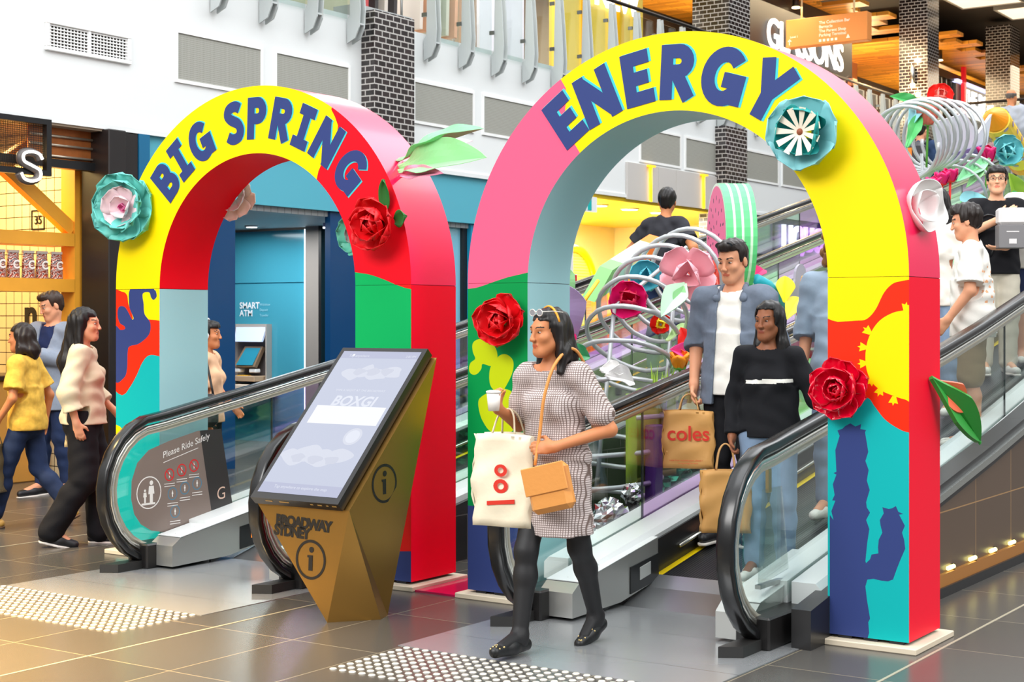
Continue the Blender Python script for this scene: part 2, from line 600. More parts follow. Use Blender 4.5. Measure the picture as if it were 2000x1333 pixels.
# mesh panels in the bulkhead
panel_m = grid_mat('vent_mesh', (138, 138, 130), (164, 164, 156), 0.02, 0.02, 0.004, 'YZ', 0.5, 0.0)
spans = [(10.95, 12.15), (12.4, 13.6), (14.85, 16.06), (16.31, 17.52), (20.44, 21.7), (21.9, 23.05), (24.12, 25.4), (25.6, 26.85)]
pl = {0: 'grey mesh panel in the white bulkhead, next to the slotted air vent',
      1: 'grey mesh panel just left of the nearer brick column',
      2: 'grey mesh panel in the white bulkhead just right of the nearer brick column',
      3: 'grey mesh panel partly behind the pink side of the ENERGY arch',
      4: 'grey mesh panel over the left yellow neon line, seen through the right arch',
      5: 'grey mesh panel over the right yellow neon line, beside the farther brick column',
      6: 'grey mesh panel just right of the farther brick column, seen through the right arch',
      7: 'grey mesh panel two right of the farther brick column, cut by the yellow arch'}
for i, (a, b) in enumerate(spans):
    t = thing('wall_panel', pl[i], 'wall panel', (-11.6, a, 4.02), 0, 'mesh panels in the white bulkhead')
    m = MB(); m.box(-11.6, -11.592, a, b, 4.03, 4.5, 0); m.build('mesh_sheet', panel_m, t)
    m = MB()
    for (y0, y1, z0, z1) in ((a - .035, b + .035, 4.5, 4.535), (a - .035, b + .035, 3.995, 4.03), (a - .035, a, 4.03, 4.5), (b, b + .035, 4.03, 4.5)):
        m.box(-11.6, -11.58, y0, y1, z0, z1, 0)
    m.build('panel_frame', M('white_frame', (240, 241, 240), 0.4), t)

t = thing('air_vent', 'white slotted air vent grille high on the left of the white wall', 'air vent', (-11.6, 9.33, 4.08))
m = MB()
for (y0, y1, z0, z1) in ((9.30, 10.33, 4.335, 4.375), (9.30, 10.33, 4.085, 4.125), (9.30, 9.345, 4.125, 4.335), (10.285, 10.33, 4.125, 4.335)):
    m.box(-11.6, -11.57, y0, y1, z0, z1, 0, 0.006)
m.build('vent_frame', M('white_frame', (240, 241, 240), 0.4), t)
m = MB(); m.box(-11.6, -11.598, 9.345, 10.285, 4.125, 4.335, 0)
m.build('vent_duct', M('vent_dark', (40, 34, 30), 0.8), t)
m = MB()
for k in range(7):
    z = 4.14 + k * .03
    m.box(-11.592, -11.585, 9.345, 10.285, z, z + .011, 0)
for k in range(24):
    y = 9.36 + k * .0395
    m.box(-11.597, -11.592, y, y + .012, 4.125, 4.335, 0)
m.box(-11.592, -11.578, 9.80, 9.83, 4.125, 4.335, 0)
m.build('vent_louvres', M('white_frame', (240, 241, 240), 0.4), t)

# brick columns
mb = MB(); mb.box(-11.9, -11.4, 13.85, 14.6, 3.45, 5.2, 0); struct('column_nearer', mb, brick_m)
mb = MB(); mb.box(-11.9, -11.4, 22.95, 23.75, 0, 4.8, 0); struct('column_middle', mb, brick_m)
mb = MB(); mb.box(-12.1, -11.42, 23.1, 23.9, 5.1, 9, 0); struct('column_upper_middle', mb, brick_m)
mb = MB(); mb.box(-12.14, -11.5, 33.0, 33.75, 5.1, 9, 0); struct('column_upper_far', mb, brick_m)
mb = MB(); mb.box(-12.02, -11.4, 38.8, 39.6, 5.1, 9, 0); struct('column_upper_farthest', mb, brick_m)
mb = MB(); mb.box(-11.9, -11.55, 13.7, 14.75, 5.14, 5.26, 0); struct('trim_5', mb, grey_paint)

# ------------------------------------------------------------------ upper storey : balustrade
clear_glass = glass('clear_glass', (0.93, 0.97, 0.96), 0.02)
t = thing('balustrade', 'glass balustrade with grey fin brackets along the upper floor edge', 'balustrade', (-11.5, 11, 5.1))
fin = M('fin_grey', (188, 194, 194), 0.4)
ys = [11.45 + .724 * k for k in range(30)]
for y in ys:
    if 13.75 < y < 14.7: continue
    m = MB()
    for dy in (-.045, .045):
        prof = [(-11.58, 4.78), (-11.46, 4.83), (-11.40, 4.95), (-11.385, 5.15), (-11.41, 5.6), (-11.46, 6.22), (-11.51, 6.22), (-11.53, 5.6), (-11.54, 5.1), (-11.58, 5.05)]
        m.prism([(x, y + dy - .008, z) for x, z in prof], (0, .016, 0), 0)
    m.box(-11.50, -11.40, y - .05, y + .05, 4.98, 5.0, 0)
    b = m.build('bracket', fin, t)
    for zc in (5.32, 5.95):
        m = MB(); m.box(-11.60, -11.53, y - .07, y - .045, zc, zc + .05, 0)
        m.build('glass_clamp', M('clamp_grey', (120, 122, 120), 0.3, metal=.8), b)
for y0, y1 in zip(ys[:-1], ys[1:]):
    if 13.3 < y0 < 14.4: continue
    m = MB(); m.box(-11.585, -11.575, y0 + .05, y1 - .05, 5.06, 6.2, 0); m.build('glass_panel', clear_glass, t)
m = MB(); m.tube([(-11.49, 14.7, 6.27), (-11.49, 33, 6.27)], 0.028, 0, 10); m.tube([(-11.49, 11, 6.27), (-11.49, 13.8, 6.27)], 0.028, 0, 10)
m.build('handrail', M('dark_rail', (50, 42, 38), 0.3, metal=.6), t)
t = thing('railing', 'steel end railing at the top of the upper floor, before the bald man', 'railing', (-10.5, 32.6, 5.1))
m = MB(); m.tube([(-11.49, 33, 6.27), (-8.0, 33, 6.27)], 0.03, 0, 8); m.build('handrail', M('dark_rail', (50, 42, 38), 0.3, metal=.6), t)
for x in (-11.2, -10.25, -9.2, -8.2):
    m = MB(); m.box(x - .035, x + .035, 32.98, 33.0, 5.1, 6.25, 0); m.box(x - .06, x + .06, 32.97, 32.98, 5.75, 5.87, 0); m.build('post', steel, t)
m = MB(); m.box(-11.4, -8.0, 33.01, 33.02, 5.15, 6.2, 0); m.build('glass_panel', clear_glass, t)

# upper storey : shop walls, ceilings
def wallbox(name, x, y0, y1, z0, z1, m, th=.1):
    b = MB(); b.box(x - th, x, y0, y1, z0, z1, 0); return struct(name, b, m)
wallbox('wall_upper_olive', -12.6, 10.5, 15.1, 5.1, 9, M('olive_wall', (168, 168, 140), 0.5))
wallbox('wall_upper_back', -16.5, 15.1, 50, 5.1, 9.2, M('dark_back', (86, 74, 66), 0.5))
wallbox('wall_upper_brown', -13.2, 18.5, 19.95, 5.1, 9, M('brown_grey', (132, 118, 108), 0.5))
mb = MB(); mb.box(-18, -11.2, 10, 24.5, 8.6, 8.8, 0); struct('ceiling_upper_near', mb, M('ceiling_pale', (215, 212, 205), 0.6))
mb = MB(); mb.box(-18, -11.3, 24.5, 52, 9.2, 9.4, 0); mb.box(-11.3, 2, 33, 52, 9.2, 9.4, 0); struct('ceiling_upper_far', mb, M('ceiling_dark', (52, 50, 50), 0.7))
mb = MB(); mb.box(-17, 2, 50, 50.2, 5.1, 9.2, 0); struct('wall_upper_end', mb, M('end_wall', (120, 104, 90), 0.6))
timber = grid_mat('timber_battens', (236, 156, 48), (140, 78, 18), 1.1, 0.14, 0.006, 'XY', 0.45, 0.37, vary=0.35)
mb = MB()
for k in range(16):
    y0 = 26.0 + k * .55
    mb.box(-16.3, -12.25 - 0.42 * ((k * 7) % 3) , y0, y0 + .55, 8.32, 8.40, 0)
for k in range(22):
    y0 = 36.2 + k * .5
    mb.box(-16.3, -11.9 - 0.35 * ((k * 5) % 3), y0, y0 + .5, 8.42, 8.5, 0)
for k in range(14):
    mb.box(-11.6, -6, 41.0 + k * .55, 41.55 + k * .55, 8.5 , 8.6, 0)
struct('ceiling_timber', mb, timber)
# white light coffers near the far columns
for k, (x, y) in enumerate(((-11.2, 36.0), (-10.6, 38.0))):
    t = thing('ceiling_light', ['pale square ceiling light panel between the two farthest brick columns', 'pale square ceiling light panel above the farthest brick column at the right'][k], 'ceiling light', (x, y, 9.1), 0, 'pale ceiling panels')
    m = MB(); m.box(x - .7, x + .7, y - .7, y + .7, 9.1, 9.16, 0); m.build('diffuser', M('light_panel', (255, 240, 215), 0.5, emit=.9), t)
    m = MB()
    for (a, b, c, d) in ((x - .75, x + .75, y - .75, y - .7), (x - .75, x + .75, y + .7, y + .75), (x - .75, x - .7, y - .7, y + .7), (x + .7, x + .75, y - .7, y + .7)):
        m.box(a, b, c, d, 9.08, 9.18, 0)
    m.build('frame', grey_paint, t)
# spotlights and pendants
spots_up = [(-13.1, 29.6, 'nearest to the orange hanging sign'), (-13.6, 33.6, 'just left of the far brick column'), (-13.0, 38.2, 'on the timber ceiling between the far brick columns'), (-12.7, 41.5, 'lowest on the timber ceiling between the far brick columns'), (-13.9, 31.4, 'above the white shop letters')]
for x, y, w in spots_up:
    zc = 8.42 if y > 36 else 8.32
    t = thing('spotlight', 'small black ceiling spotlight ' + w, 'spotlight', (x, y, zc), 0, 'spotlights upstairs')
    m = MB(); m.lathe([(.04, 0), (.07, -.02), (.07, -.22), (.06, -.24)], 0, 14, (x, y, zc)); m.build('housing', black_metal, t)
    m = MB(); m.lathe([(.085, -.245), (.085, -.27)], 0, 14, (x, y, zc)); m.build('lens', M('spot_glow', (255, 226, 170), 0.5, emit=5), t)
for x, y, w in ((-11.3, 32.75, 'in front of the far brick column'),):
    t = thing('wall_sconce', 'slim tube lamp glowing up and down on the far brick column', 'lamp', (-11.8, 32.95, 6.9))
    m = MB(); m.lathe([(.045, -.2), (.045, .2)], 0, 12, (-11.8, 32.9, 7.0)); m.build('lamp_body', steel, t)
    m = MB(); m.ball((-11.8, 32.9, 6.76), .06, 0); m.build('bulb', M('spot_glow', (255, 226, 170), 0.5, emit=5), t)
lamp('sconce_light', 'POINT', (-11.8, 32.75, 7.35), 22, (1, .65, .3), .05)
lamp('sconce_light', 'POINT', (-11.8, 32.75, 6.6), 22, (1, .65, .3), .05)

# shop with letters GLASSONS
t = thing('shop_sign', 'white illuminated shop letters reading GLASSONS upstairs, behind the orange hanging sign', 'sign', (-13.2, 30, 7.0))
m = MB(); put_text(m, 'GLASSONS', (-13.2, 30.35, 7.1), (0, 1, 0), (0, 0, 1), .86, 0, 0.012, 'C', 0.93, depth=0.03)
m.build('lettering', M('lit_white', (255, 255, 255), 0.5, emit=1.1), t)
m = MB(); m.box(-13.3, -13.24, 27.4, 33.0, 6.9, 8.3, 0); m.build('fascia', M('sign_fascia', (34, 28, 26), 0.5), t)
mb = MB(); mb.box(-15.6, -15.5, 30, 39, 5.1, 9, 0); struct('wall_upper_shop', mb, M('shop_wood', (150, 98, 48), 0.45, vary=.3, vscale=1.2))
for k in range(9):
    mb = MB(); y = 38.3 + k * .38; mb.box(-13.6, -13.5, y, y + .05, 5.1, 8.0, 0); struct('window_upper_mullion_%d' % k, mb, black_metal)
mb = MB(); mb.box(-13.7, -13.62, 38.0, 41.8, 5.1, 8.0, 0); struct('wall_upper_amber', mb, M('amber_glass', (196, 138, 66), 0.2, vary=.25, vscale=.8))
mb = MB(); mb.box(-13.8, -13.45, 37.6, 48, 8.0, 8.2, 0); struct('trim_6', mb, M('dark_beam', (40, 36, 34), 0.4))
# far shop with a dark fascia
t = thing('shop_sign', 'dark fascia with white lit letters and a red bar between far brick columns', 'sign', (-13.5, 43, 7.6))
m = MB(); m.box(-13.5, -13.4, 40.7, 47.5, 6.9, 7.95, 0); m.build('fascia', M('fascia_slate', (38, 42, 52), 0.4), t)
m = MB(); put_text(m, 'THE BODY SHOP', (-13.38, 43.6, 7.42), (0, 1, 0), (0, 0, 1), .62, 0, 0.03, 'C', depth=.03); m.build('lettering', M('lit_white', (255, 255, 255), 0.5, emit=1.6), t)
m = MB(); m.box(-13.38, -13.28, 41.05, 41.2, 6.9, 8.6, 0); m.build('red_bar', M('red_bar', (225, 20, 40), 0.4, emit=.3), t)
m = MB(); m.box(-13.5, -13.35, 40.7, 47.5, 7.98, 8.06, 0); m.build('cove_light', M('cove', (210, 215, 255), .5, emit=1.0), t)
# yellow shop upstairs
mb = MB(); mb.box(-13.1, -13.0, 20.2, 23.0, 5.1, 8.6, 0); mb.box(-13.0, -12.95, 20.2, 20.45, 5.1, 8.6, 0); struct('wall_upper_yellow', mb, M('yellow_shop', (255, 222, 92), 0.4))
for k, y in enumerate((21.0, 22.1)):
    mb = MB(); mb.box(-13.0, -12.93, y, y + .14, 5.1, 8.6, 0); struct('trim_%d' % (7 + k), mb, M('yellow_deep', (250, 196, 0), 0.4))
t = thing('shop_sign', 'white letters EW on the yellow shop front upstairs', 'sign', (-12.95, 22, 7.1))
m = MB(); put_text(m, 'NEW', (-12.93, 22.0, 6.72), (0, 1, 0), (0, 0, 1), .62, 0, .03, 'C', depth=.03); m.build('lettering', M('lit_white', (255, 255, 255), 0.5, emit=1.6), t)
t['label'] = 'white letters NEW on the yellow shop front upstairs'
# posters and racks in the shop above the two arches
pos = thing('poster', 'tall white fashion poster in the shop window above the two arches', 'poster', (-12.4, 17.9, 5.15))
m = MB(); m.box(-12.45, -12.4, 17.35, 18.45, 5.12, 7.6, 0); m.build('sheet', M('poster_white', (240, 236, 244), 0.5, vary=.06, vscale=4), pos)
def cloth_rack(y0, cols, label):
    t = thing('clothes_rack', label, 'clothes rack', (-13.2, y0, 5.1), 0, 'clothes racks upstairs')
    m = MB(); m.tube([(-13.2, y0, 5.1), (-13.2, y0, 6.7), (-13.2, y0 + 1.2, 6.7), (-13.2, y0 + 1.2, 5.1)], .02, 0, 8); m.build('rail', steel, t)
    for k, c in enumerate(cols):
        y = y0 + .12 + k * .2
        m = MB(); m.prism([(-13.45, y, 6.55), (-13.2, y, 6.66), (-12.95, y, 6.55), (-12.98, y, 5.6), (-13.42, y, 5.6)], (0, .07, 0), 0)
        m.build('garment', c, t)
cloth_rack(15.25, [M('cl_grey', (120, 118, 116), .7), M('cl_red', (196, 80, 84), .7), M('cl_dark', (60, 58, 60), .7), M('cl_pale', (214, 206, 198), .7), M('cl_dark', (60, 58, 60), .7)], 'clothes rack with grey and red garments upstairs right of the nearer brick column')
cloth_rack(16.62, [M('cl_pale', (214, 206, 198), .7), M('cl_tan', (204, 160, 130), .7), M('cl_sage', (190, 196, 182), .7), M('cl_sage', (190, 196, 182), .7), M('cl_tan', (204, 160, 130), .7)], 'clothes rack with pale sage and tan garments upstairs beside the white poster')

# hanging direction sign
t = thing('hanging_sign', 'orange hanging direction sign with white text, on two rods', 'sign', (-12.2, 29.2, 7.45))
m = MB(); m.box(-13.15, -11.4, 29.2, 29.45, 7.17, 7.74, 0, .01); m.build('sign_board', M('sign_orange', (226, 140, 66), 0.5), t)
sgn_w = M('sign_white', (255, 244, 226), 0.5)
for k, s in enumerate(('The Collection Bar', 'Barnacle', 'The Parent Shop', 'Parking Terminal')):
    m = MB(); put_text(m, s, (-12.42, 29.195, 7.58 - k * .085), (1, 0, 0), (0, 0, 1), .085, 0, .012, 'L'); m.build('text_line', sgn_w, t)
m = MB(); put_text(m, 'Level 1', (-13.05, 29.195, 7.36), (1, 0, 0), (0, 0, 1), .06, 0, .01, 'L'); m.build('text_line', sgn_w, t)
for k in range(5):
    m = MB(); m.box(-12.42 + k * .085, -12.37 + k * .085, 29.192, 29.2, 7.22, 7.27, 0); m.build('pictogram', sgn_w, t)
m = MB(); m.box(-13.07, -13.055, 29.192, 29.2, 7.22, 7.32, 0); m.prism([(-13.10, 29.192, 7.29), (-13.06, 29.192, 7.34), (-13.02, 29.192, 7.29)], (0, .008, 0), 0); m.build('arrow', sgn_w, t)
m = MB(); m.prism([(-11.8, 29.192, 7.32), (-11.76, 29.192, 7.24), (-11.84, 29.192, 7.24)], (0, .008, 0), 0)
m.build('arrow', sgn_w, t)
for x in (-12.85, -11.72):
    m = MB(); m.tube([(x, 29.32, 7.74), (x, 29.32, 8.45)], .022, 0, 8); m.build('rod', M('rod_cream', (226, 206, 160), .4), t)

# ------------------------------------------------------------------ the cafe at the left
tile_m = grid_mat('cafe_tiles', (238, 222, 178), (70, 56, 44), 0.125, 0.125, 0.0045, 'XZ', 0.25, 0.0, ox=.02)
tile_b = grid_mat('cafe_tiles_back', (238, 222, 178), (70, 56, 44), 0.125, 0.125, 0.0045, 'YZ', 0.25, 0.0)
mb = MB(); mb.box(-15, -11.66, 10.06, 10.2, 0, 3.45, 0); struct('wall_cafe_side', mb, tile_m)
mb = MB(); mb.box(-15.1, -15, 4, 10.06, 0, 3.45, 0); struct('wall_cafe_back', mb, tile_b)
mb = MB(); mb.box(-15.1, -11.9, 4, 10.2, 3.45, 3.55, 0); struct('ceiling_cafe', mb, M('cafe_ceiling', (120, 84, 44), .6))
mb = MB(); mb.box(-11.9, -11.5, 9.98, 10.20, 0, 3.42, 0, .01); mb.box(-11.9, -11.58, 10.20, 10.42, 0, 3.42, 0, .01); struct('wall_cafe_pillar', mb, M('pillar_black', (34, 30, 30), .35))
orange_wood = M('orange_timber', (240, 168, 52), 0.45, vary=.10, vscale=6)
t = thing('timber_frame', 'orange timber frame with a cross brace and two shelves in the cafe front', 'shelving', (-12.0, 9.9, 0))
def beam(m, a, b, w, d):
    """square timber from a to b in the plane x = const; w wide in the plane, d deep"""
    a, b = Vector(a), Vector(b); t_ = (b - a).normalized(); n = Vector((1, 0, 0)).cross(t_) * (w / 2)
    m.prism([a - n, b - n, b + n, a + n], (-d, 0, 0), 0)
for y in (9.99, 8.25):
    m = MB(); beam(m, (-11.93, y, 0), (-11.93, y, 3.42), .125, .2); m.build('post', orange_wood, t)
for z in (2.36, 1.915):
    m = MB(); beam(m, (-11.93, 8.19, z), (-11.93, 9.93, z), .125, .34); m.build('shelf_beam', orange_wood, t)
m = MB(); beam(m, (-11.95, 8.6, 3.40), (-11.95, 9.93, 2.46), .13, .09); m.build('brace', orange_wood, t)
m = MB(); beam(m, (-12.06, 9.75, 3.40), (-12.06, 8.3, 2.46), .13, .09); m.build('brace', orange_wood, t)
# coffee bags
bag_m = bpy.data.materials.new('coffee_bag_print'); bag_m.use_nodes = True
nt = bag_m.node_tree; bs = nt.nodes['Principled BSDF']
tc = nt.nodes.new('ShaderNodeTexCoord'); wv = nt.nodes.new('ShaderNodeTexWave'); wv.wave_type = 'RINGS'; wv.inputs['Scale'].default_value = 3.4; wv.inputs['Distortion'].default_value = 9; wv.inputs['Detail'].default_value = 2; wv.inputs['Detail Scale'].default_value = 2.2
rp = nt.nodes.new('ShaderNodeValToRGB'); rp.color_ramp.interpolation = 'CONSTANT'
els = rp.color_ramp.elements
els[0].position = 0; els[0].color = (*rgb(120, 48, 30), 1); els[1].position = .28; els[1].color = (*rgb(226, 84, 44), 1)
e = els.new(.5); e.color = (*rgb(246, 238, 226), 1); e = els.new(.82); e.color = (*rgb(98, 78, 84), 1)
mp = nt.nodes.new('ShaderNodeMapping'); mp.inputs['Scale'].default_value = (3, 3, 3)
nt.links.new(tc.outputs['Object'], mp.inputs[0]); nt.links.new(mp.outputs[0], wv.inputs[0]); nt.links.new(wv.outputs['Fac'], rp.inputs[0]); nt.links.new(rp.outputs[0], bs.inputs['Base Color'])
bs.inputs['Roughness'].default_value = .35
bag0 = None
names = ['rightmost, next to the timber post', 'second from the timber post', 'third from the timber post', 'fourth from the timber post', 'fifth from the timber post, at the picture edge']
for k in range(5):
    y = 9.78 - k * .165
    if bag0 is None:
        bag0 = thing('coffee_bag', 'patterned coffee bag on the timber shelf, ' + names[0], 'coffee bag', (-12.02, y, 1.98), 0, 'coffee bags on the timber shelf')
        m = MB()
        def bagf(u, v):
            a = 2 * pi * u; w = .07 * (1 - .15 * v); d = .045 * (1 - v ** 3) + .004
            return (cos(a) * d, sin(a) * w * (1 if v < .9 else 1.05), v * .24)
        m.surf(bagf, 20, 10, 0); m.poly([bagf(i / 20, 0) for i in range(20)][::-1], 0); m.build('pouch', bag_m, bag0, ws=False)
        m = MB(); m.box(-.012, .012, -.062, .062, .238, .262, 0); m.build('folded_top', M('bag_fold', (224, 220, 212), .4), bag0, ws=False)
        m = MB(); put_text(m, 'C', (.047, 0, .09), (0, 1, 0), (0, 0, 1), .11, 0, .03, 'C', depth=.002); m.build('printed_letter', M('bag_letter', (250, 245, 240), .4), bag0, ws=False)
    else:
        c = copy_tree(bag0); c.location = (-12.02 - .01 * (k % 2), y, 1.98); c['label'] = 'patterned coffee bag on the timber shelf, ' + names[k]
# roller shutter and its header
t = thing('roller_shutter', 'half lowered roller shutter with silver bars above the cafe front', 'shutter', (-11.75, 9.7, 3.1))
m = MB()
for z in (3.30, 3.215, 3.11): m.tube([(-11.74, 9.25, z + .02), (-11.74, 9.98, z + .02)], .013, 0, 8)
m.build('shutter_bars', M('shutter_silver', (214, 200, 180), .3, metal=.7), t)
m = MB(); m.box(-11.78, -11.76, 9.25, 9.98, 3.11, 3.43, 0); m.build('shutter_curtain', M('shutter_copper', (186, 110, 56), .35, metal=.5, vary=.3, vscale=14), t)
m = MB(); m.box(-11.8, -11.7, 7.0, 9.98, 3.02, 3.10, 0); m.build('bottom_rail', black_metal, t)
t = thing('shop_sign', 'black framed mesh sign with a white neon letter S above the cafe', 'sign', (-11.45, 9.0, 2.9))
m = MB(); m.box(-11.5, -11.44, 9.20, 9.255, 2.90, 3.42, 0); m.box(-11.5, -11.44, 7.5, 9.2, 2.90, 2.95, 0); m.box(-11.5, -11.44, 7.5, 9.2, 3.37, 3.42, 0); m.build('sign_frame', black_metal, t)
m = MB()
for k in range(44): m.box(-11.485, -11.482, 8.38 + k * .019, 8.384 + k * .019, 2.95, 3.37, 0)
for k in range(22): m.box(-11.485, -11.482, 8.38, 9.2, 2.955 + k * .019, 2.959 + k * .019, 0)
m.build('wire_mesh', M('mesh_dark', (30, 26, 24), .5), t)
m = MB()
S_ = spline([(8.985 + .115, 3.04), (8.985 + .08, 3.085), (8.985, 3.10), (8.985 - .085, 3.075), (8.985 - .085, 3.01), (8.985, 2.975), (8.985 + .09, 2.935), (8.985 + .085, 2.865), (8.985, 2.835), (8.985 - .08, 2.85), (8.985 - .115, 2.90)], 6)
for off, rr, mm in ((0, .038, 1),): m.tube([(-11.42, y, z) for y, z in S_], rr, 1, 8)
m.tube([(-11.375, y, z) for y, z in S_], .013, 0, 8)
m.build('neon_letter', [M('neon_white', (255, 252, 244), .4, emit=2.0), M('letter_grey', (92, 86, 84), .4)], t)
# number signs on the tiles
def number_sign(s, px, py, w, h, label):
    p = onY(px, py, 10.06)
    t = thing('number_sign', label, 'sign', p)
    m = MB()
    for (a, b, c, d) in ((-w / 2, w / 2, h / 2 - .012, h / 2), (-w / 2, w / 2, -h / 2, -h / 2 + .012), (-w / 2, -w / 2 + .012, -h / 2, h / 2), (w / 2 - .012, w / 2, -h / 2, h / 2)):
        m.box(p.x + a, p.x + b, 10.05, 10.06, p.z + c, p.z + d, 0)
    m.build('sign_frame', black_metal, t)
    m = MB(); put_text(m, s, (p.x, 10.055, p.z - .04), (1, 0, 0), (0, 0, 1), .12, 0, .012, 'C', depth=.004); m.build('numeral', black_metal, t)
number_sign('35', 75, 430, .2, .2, 'black outlined number 35 on the cafe tiles behind the brace')
number_sign('54', 164, 565, .2, .28, 'black outlined number 54 on the cafe tiles right of the post')
t = thing('wall_lettering', 'large black letters on the cafe tiles behind the man with the phone', 'lettering', onY(90, 640, 10.06))
m = MB(); p = onY(60, 640, 10.06); put_text(m, 'n', (p.x, 10.055, p.z), (1, 0, 0), (0, 0, 1), .42, 0, .03, 'C', depth=.004)
p = onY(142, 640, 10.06); put_text(m, 'o', (p.x, 10.055, p.z), (1, 0, 0), (0, 0, 1), .42, 0, .03, 'C', depth=.004); m.build('letters', black_metal, t)
# counter, grinder
t = thing('cafe_counter', 'timber cafe counter behind the passers-by', 'counter', (-12.6, 9, 0))
m = MB(); m.box(-13.0, -12.36, 7, 9.9, 0, 1.0, 0, .01); m.build('front_panel', M('counter_wood', (206, 150, 70), .5, vary=.15), t)
m = MB(); m.box(-13.05, -12.32, 7, 9.9, 1.0, 1.05, 0, .008); m.build('counter_top', M('counter_top', (60, 46, 38), .3), t)
t = thing('coffee_grinder', 'dark coffee grinder with a clear bean hopper on the cafe counter', 'grinder', (-12.62, 9.25, 1.05))
m = MB(); m.box(-12.75, -12.5, 9.08, 9.4, 1.05, 1.42, 0, .03); m.build('grinder_body', black_metal, t)
m = MB(); m.lathe([(.07, 1.42), (.15, 1.55), (.16, 1.72)], 0, 16, (-12.62, 9.24, 0)); m.build('hopper', M('hopper', (110, 60, 30), .2), t)
m = MB(); m.lathe([(.18, 1.72), (.18, 1.75), (.05, 1.77)], 0, 16, (-12.62, 9.24, 0)); m.build('lid', black_metal, t)
t = thing('coffee_machine', 'silver and black coffee machine at the picture edge on the cafe counter', 'coffee machine', (-12.7, 8.6, 1.05))
m = MB(); m.box(-12.92, -12.5, 8.3, 8.95, 1.09, 1.5, 0, .04); m.build('machine_body', M('machine_red', (120, 70, 40), .25, metal=.5), t)
m = MB(); m.box(-12.9, -12.55, 8.32, 8.93, 1.5, 1.6, 0, .02); m.build('cup_tray', steel, t)
for k in range(2):
    m = MB(); m.lathe([(.035, 1.25), (.04, 1.3), (.02, 1.33)], 0, 12, (-12.46, 8.5 + k * .25, 0)); m.tube([(-12.46, 8.5 + k * .25, 1.27), (-12.36, 8.5 + k * .25, 1.25)], .014, 0, 8); m.build('group_head', black_metal, t)
for y in (8.4, 8.85):
    m = MB(); m.box(-12.9, -12.52, y - .03, y + .03, 1.05, 1.09, 0); m.build('foot', black_metal, t)

# ------------------------------------------------------------------ the bank
mb = MB(); mb.box(-11.8, -11.62, 10.42, 17.8, 2.83, 3.45, 0); struct('wall_bank_fascia', mb, M('teal_fascia', (84, 170, 190), .4))
mb = MB(); mb.box(-11.75, -11.57, 10.42, 10.56, 0, 3.42, 0); struct('trim_9', mb, M('teal_edge', (20, 100, 140), .35))
mb = MB(); mb.box(-12.1, -11.66, 10.56, 11.84, 0, 2.83, 0); struct('wall_bank_pillar', mb, navy_panel)
mb = MB(); mb.box(-11.74, -11.66, 13.37, 14.9, 0, 2.83, 0); struct('wall_bank_pillar_far', mb, navy_panel)
mb = MB(); mb.box(-17, -11.7, 10.42, 18, 2.77, 2.83, 0); struct('ceiling_bank', mb, grid_mat('slat_ceiling', (190, 194, 196), (140, 144, 146), 6, .11, .006, 'XY', .5, 0))
mb = MB(); mb.box(-17, -12.1, 10.42, 10.56, 0, 2.77, 0); mb.box(-17.1, -17, 10.42, 18, 0, 2.77, 0); struct('wall_bank_inner', mb, navy_panel)
mb = MB(); mb.box(-17, -13.2, 14.7, 14.85, 0, 2.05, 0); mb.box(-17, -13.2, 14.7, 14.85, 2.07, 2.74, 0); mb.box(-17, -13.2, 14.72, 14.85, 2.0, 2.74, 0)
mb.box(-12.9, -12.1, 14.72, 14.85, 0, 2.77, 0); struct('wall_bank_back', mb, M('bank_teal', (66, 150, 172), .12, coat=.3))
mb = MB(); mb.box(-13.17, -12.93, 14.62, 14.85, 0, 2.77, 0); struct('column_bank_jamb', mb, M('jamb_grey', (140, 134, 128), .5))
mb = MB(); mb.box(-12.93, -12.885, 14.60, 14.85, 0, 2.77, 0); struct('trim_10', mb, black_metal)
t = thing('light_strip', 'vertical white light strip beside the bank teller wall', 'light strip', (-13.19, 14.68, 0))
m = MB(); m.box(-13.205, -13.17, 14.64, 14.7, .05, 2.74, 0); m.build('tube', M('strip_white', (240, 248, 255), .5, emit=2.2), t)
m = MB(); m.box(-13.21, -13.165, 14.64, 14.7, .0, .05, 0); m.build('end_cap', black_metal, t)
mb = MB(); mb.box(-11.8, -11.72, 14.9, 15.05, 0, 2.83, 0); mb.box(-11.8, -11.72, 16.02, 16.12, 0, 2.83, 0); struct('door_1', mb, black_metal)
mb = MB(); mb.box(-11.78, -11.76, 15.05, 16.02, 0, 2.83, 0); struct('window_1', mb, M('bank_glass', (126, 190, 214), .1))
mb = MB(); mb.box(-11.8, -11.66, 16.12, 18.0, 0, 2.83, 0); struct('wall_bank_end', mb, teal_panel)
for k, (x, y) in enumerate(((-13.6, 14.1), (-14.0, 12.4), (-12.6, 12.7))):
    t = thing('downlight', 'round recessed downlight in the bank ceiling, ' + ('nearest to the teller wall', 'deepest inside', 'nearest to the mall')[k], 'downlight', (x, y, 2.76), 0, 'bank downlights')
    m = MB(); m.lathe([(.085, 2.768), (.085, 2.755), (.07, 2.75)], 0, 20, (x, y, 0)); m.build('trim_ring', M('white_frame', (240, 241, 240), .4), t)
    m = MB(); m.lathe([(.065, 2.752), (.065, 2.745)], 0, 20, (x, y, 0)); m.build('lens', M('spot_white', (255, 250, 235), .5, emit=5), t)
t = thing('ceiling_diffuser', 'round grey air diffuser in the bank ceiling', 'air diffuser', (-13.6, 12.9, 2.75))
m = MB()
for r_ in (.36, .27, .18, .09): m.lathe([(r_, 2.768), (r_ - .05, 2.74)], 0, 28, (-13.65, 12.95, 0))
m.build('rings', M('diffuser_grey', (120, 126, 130), .5), t)
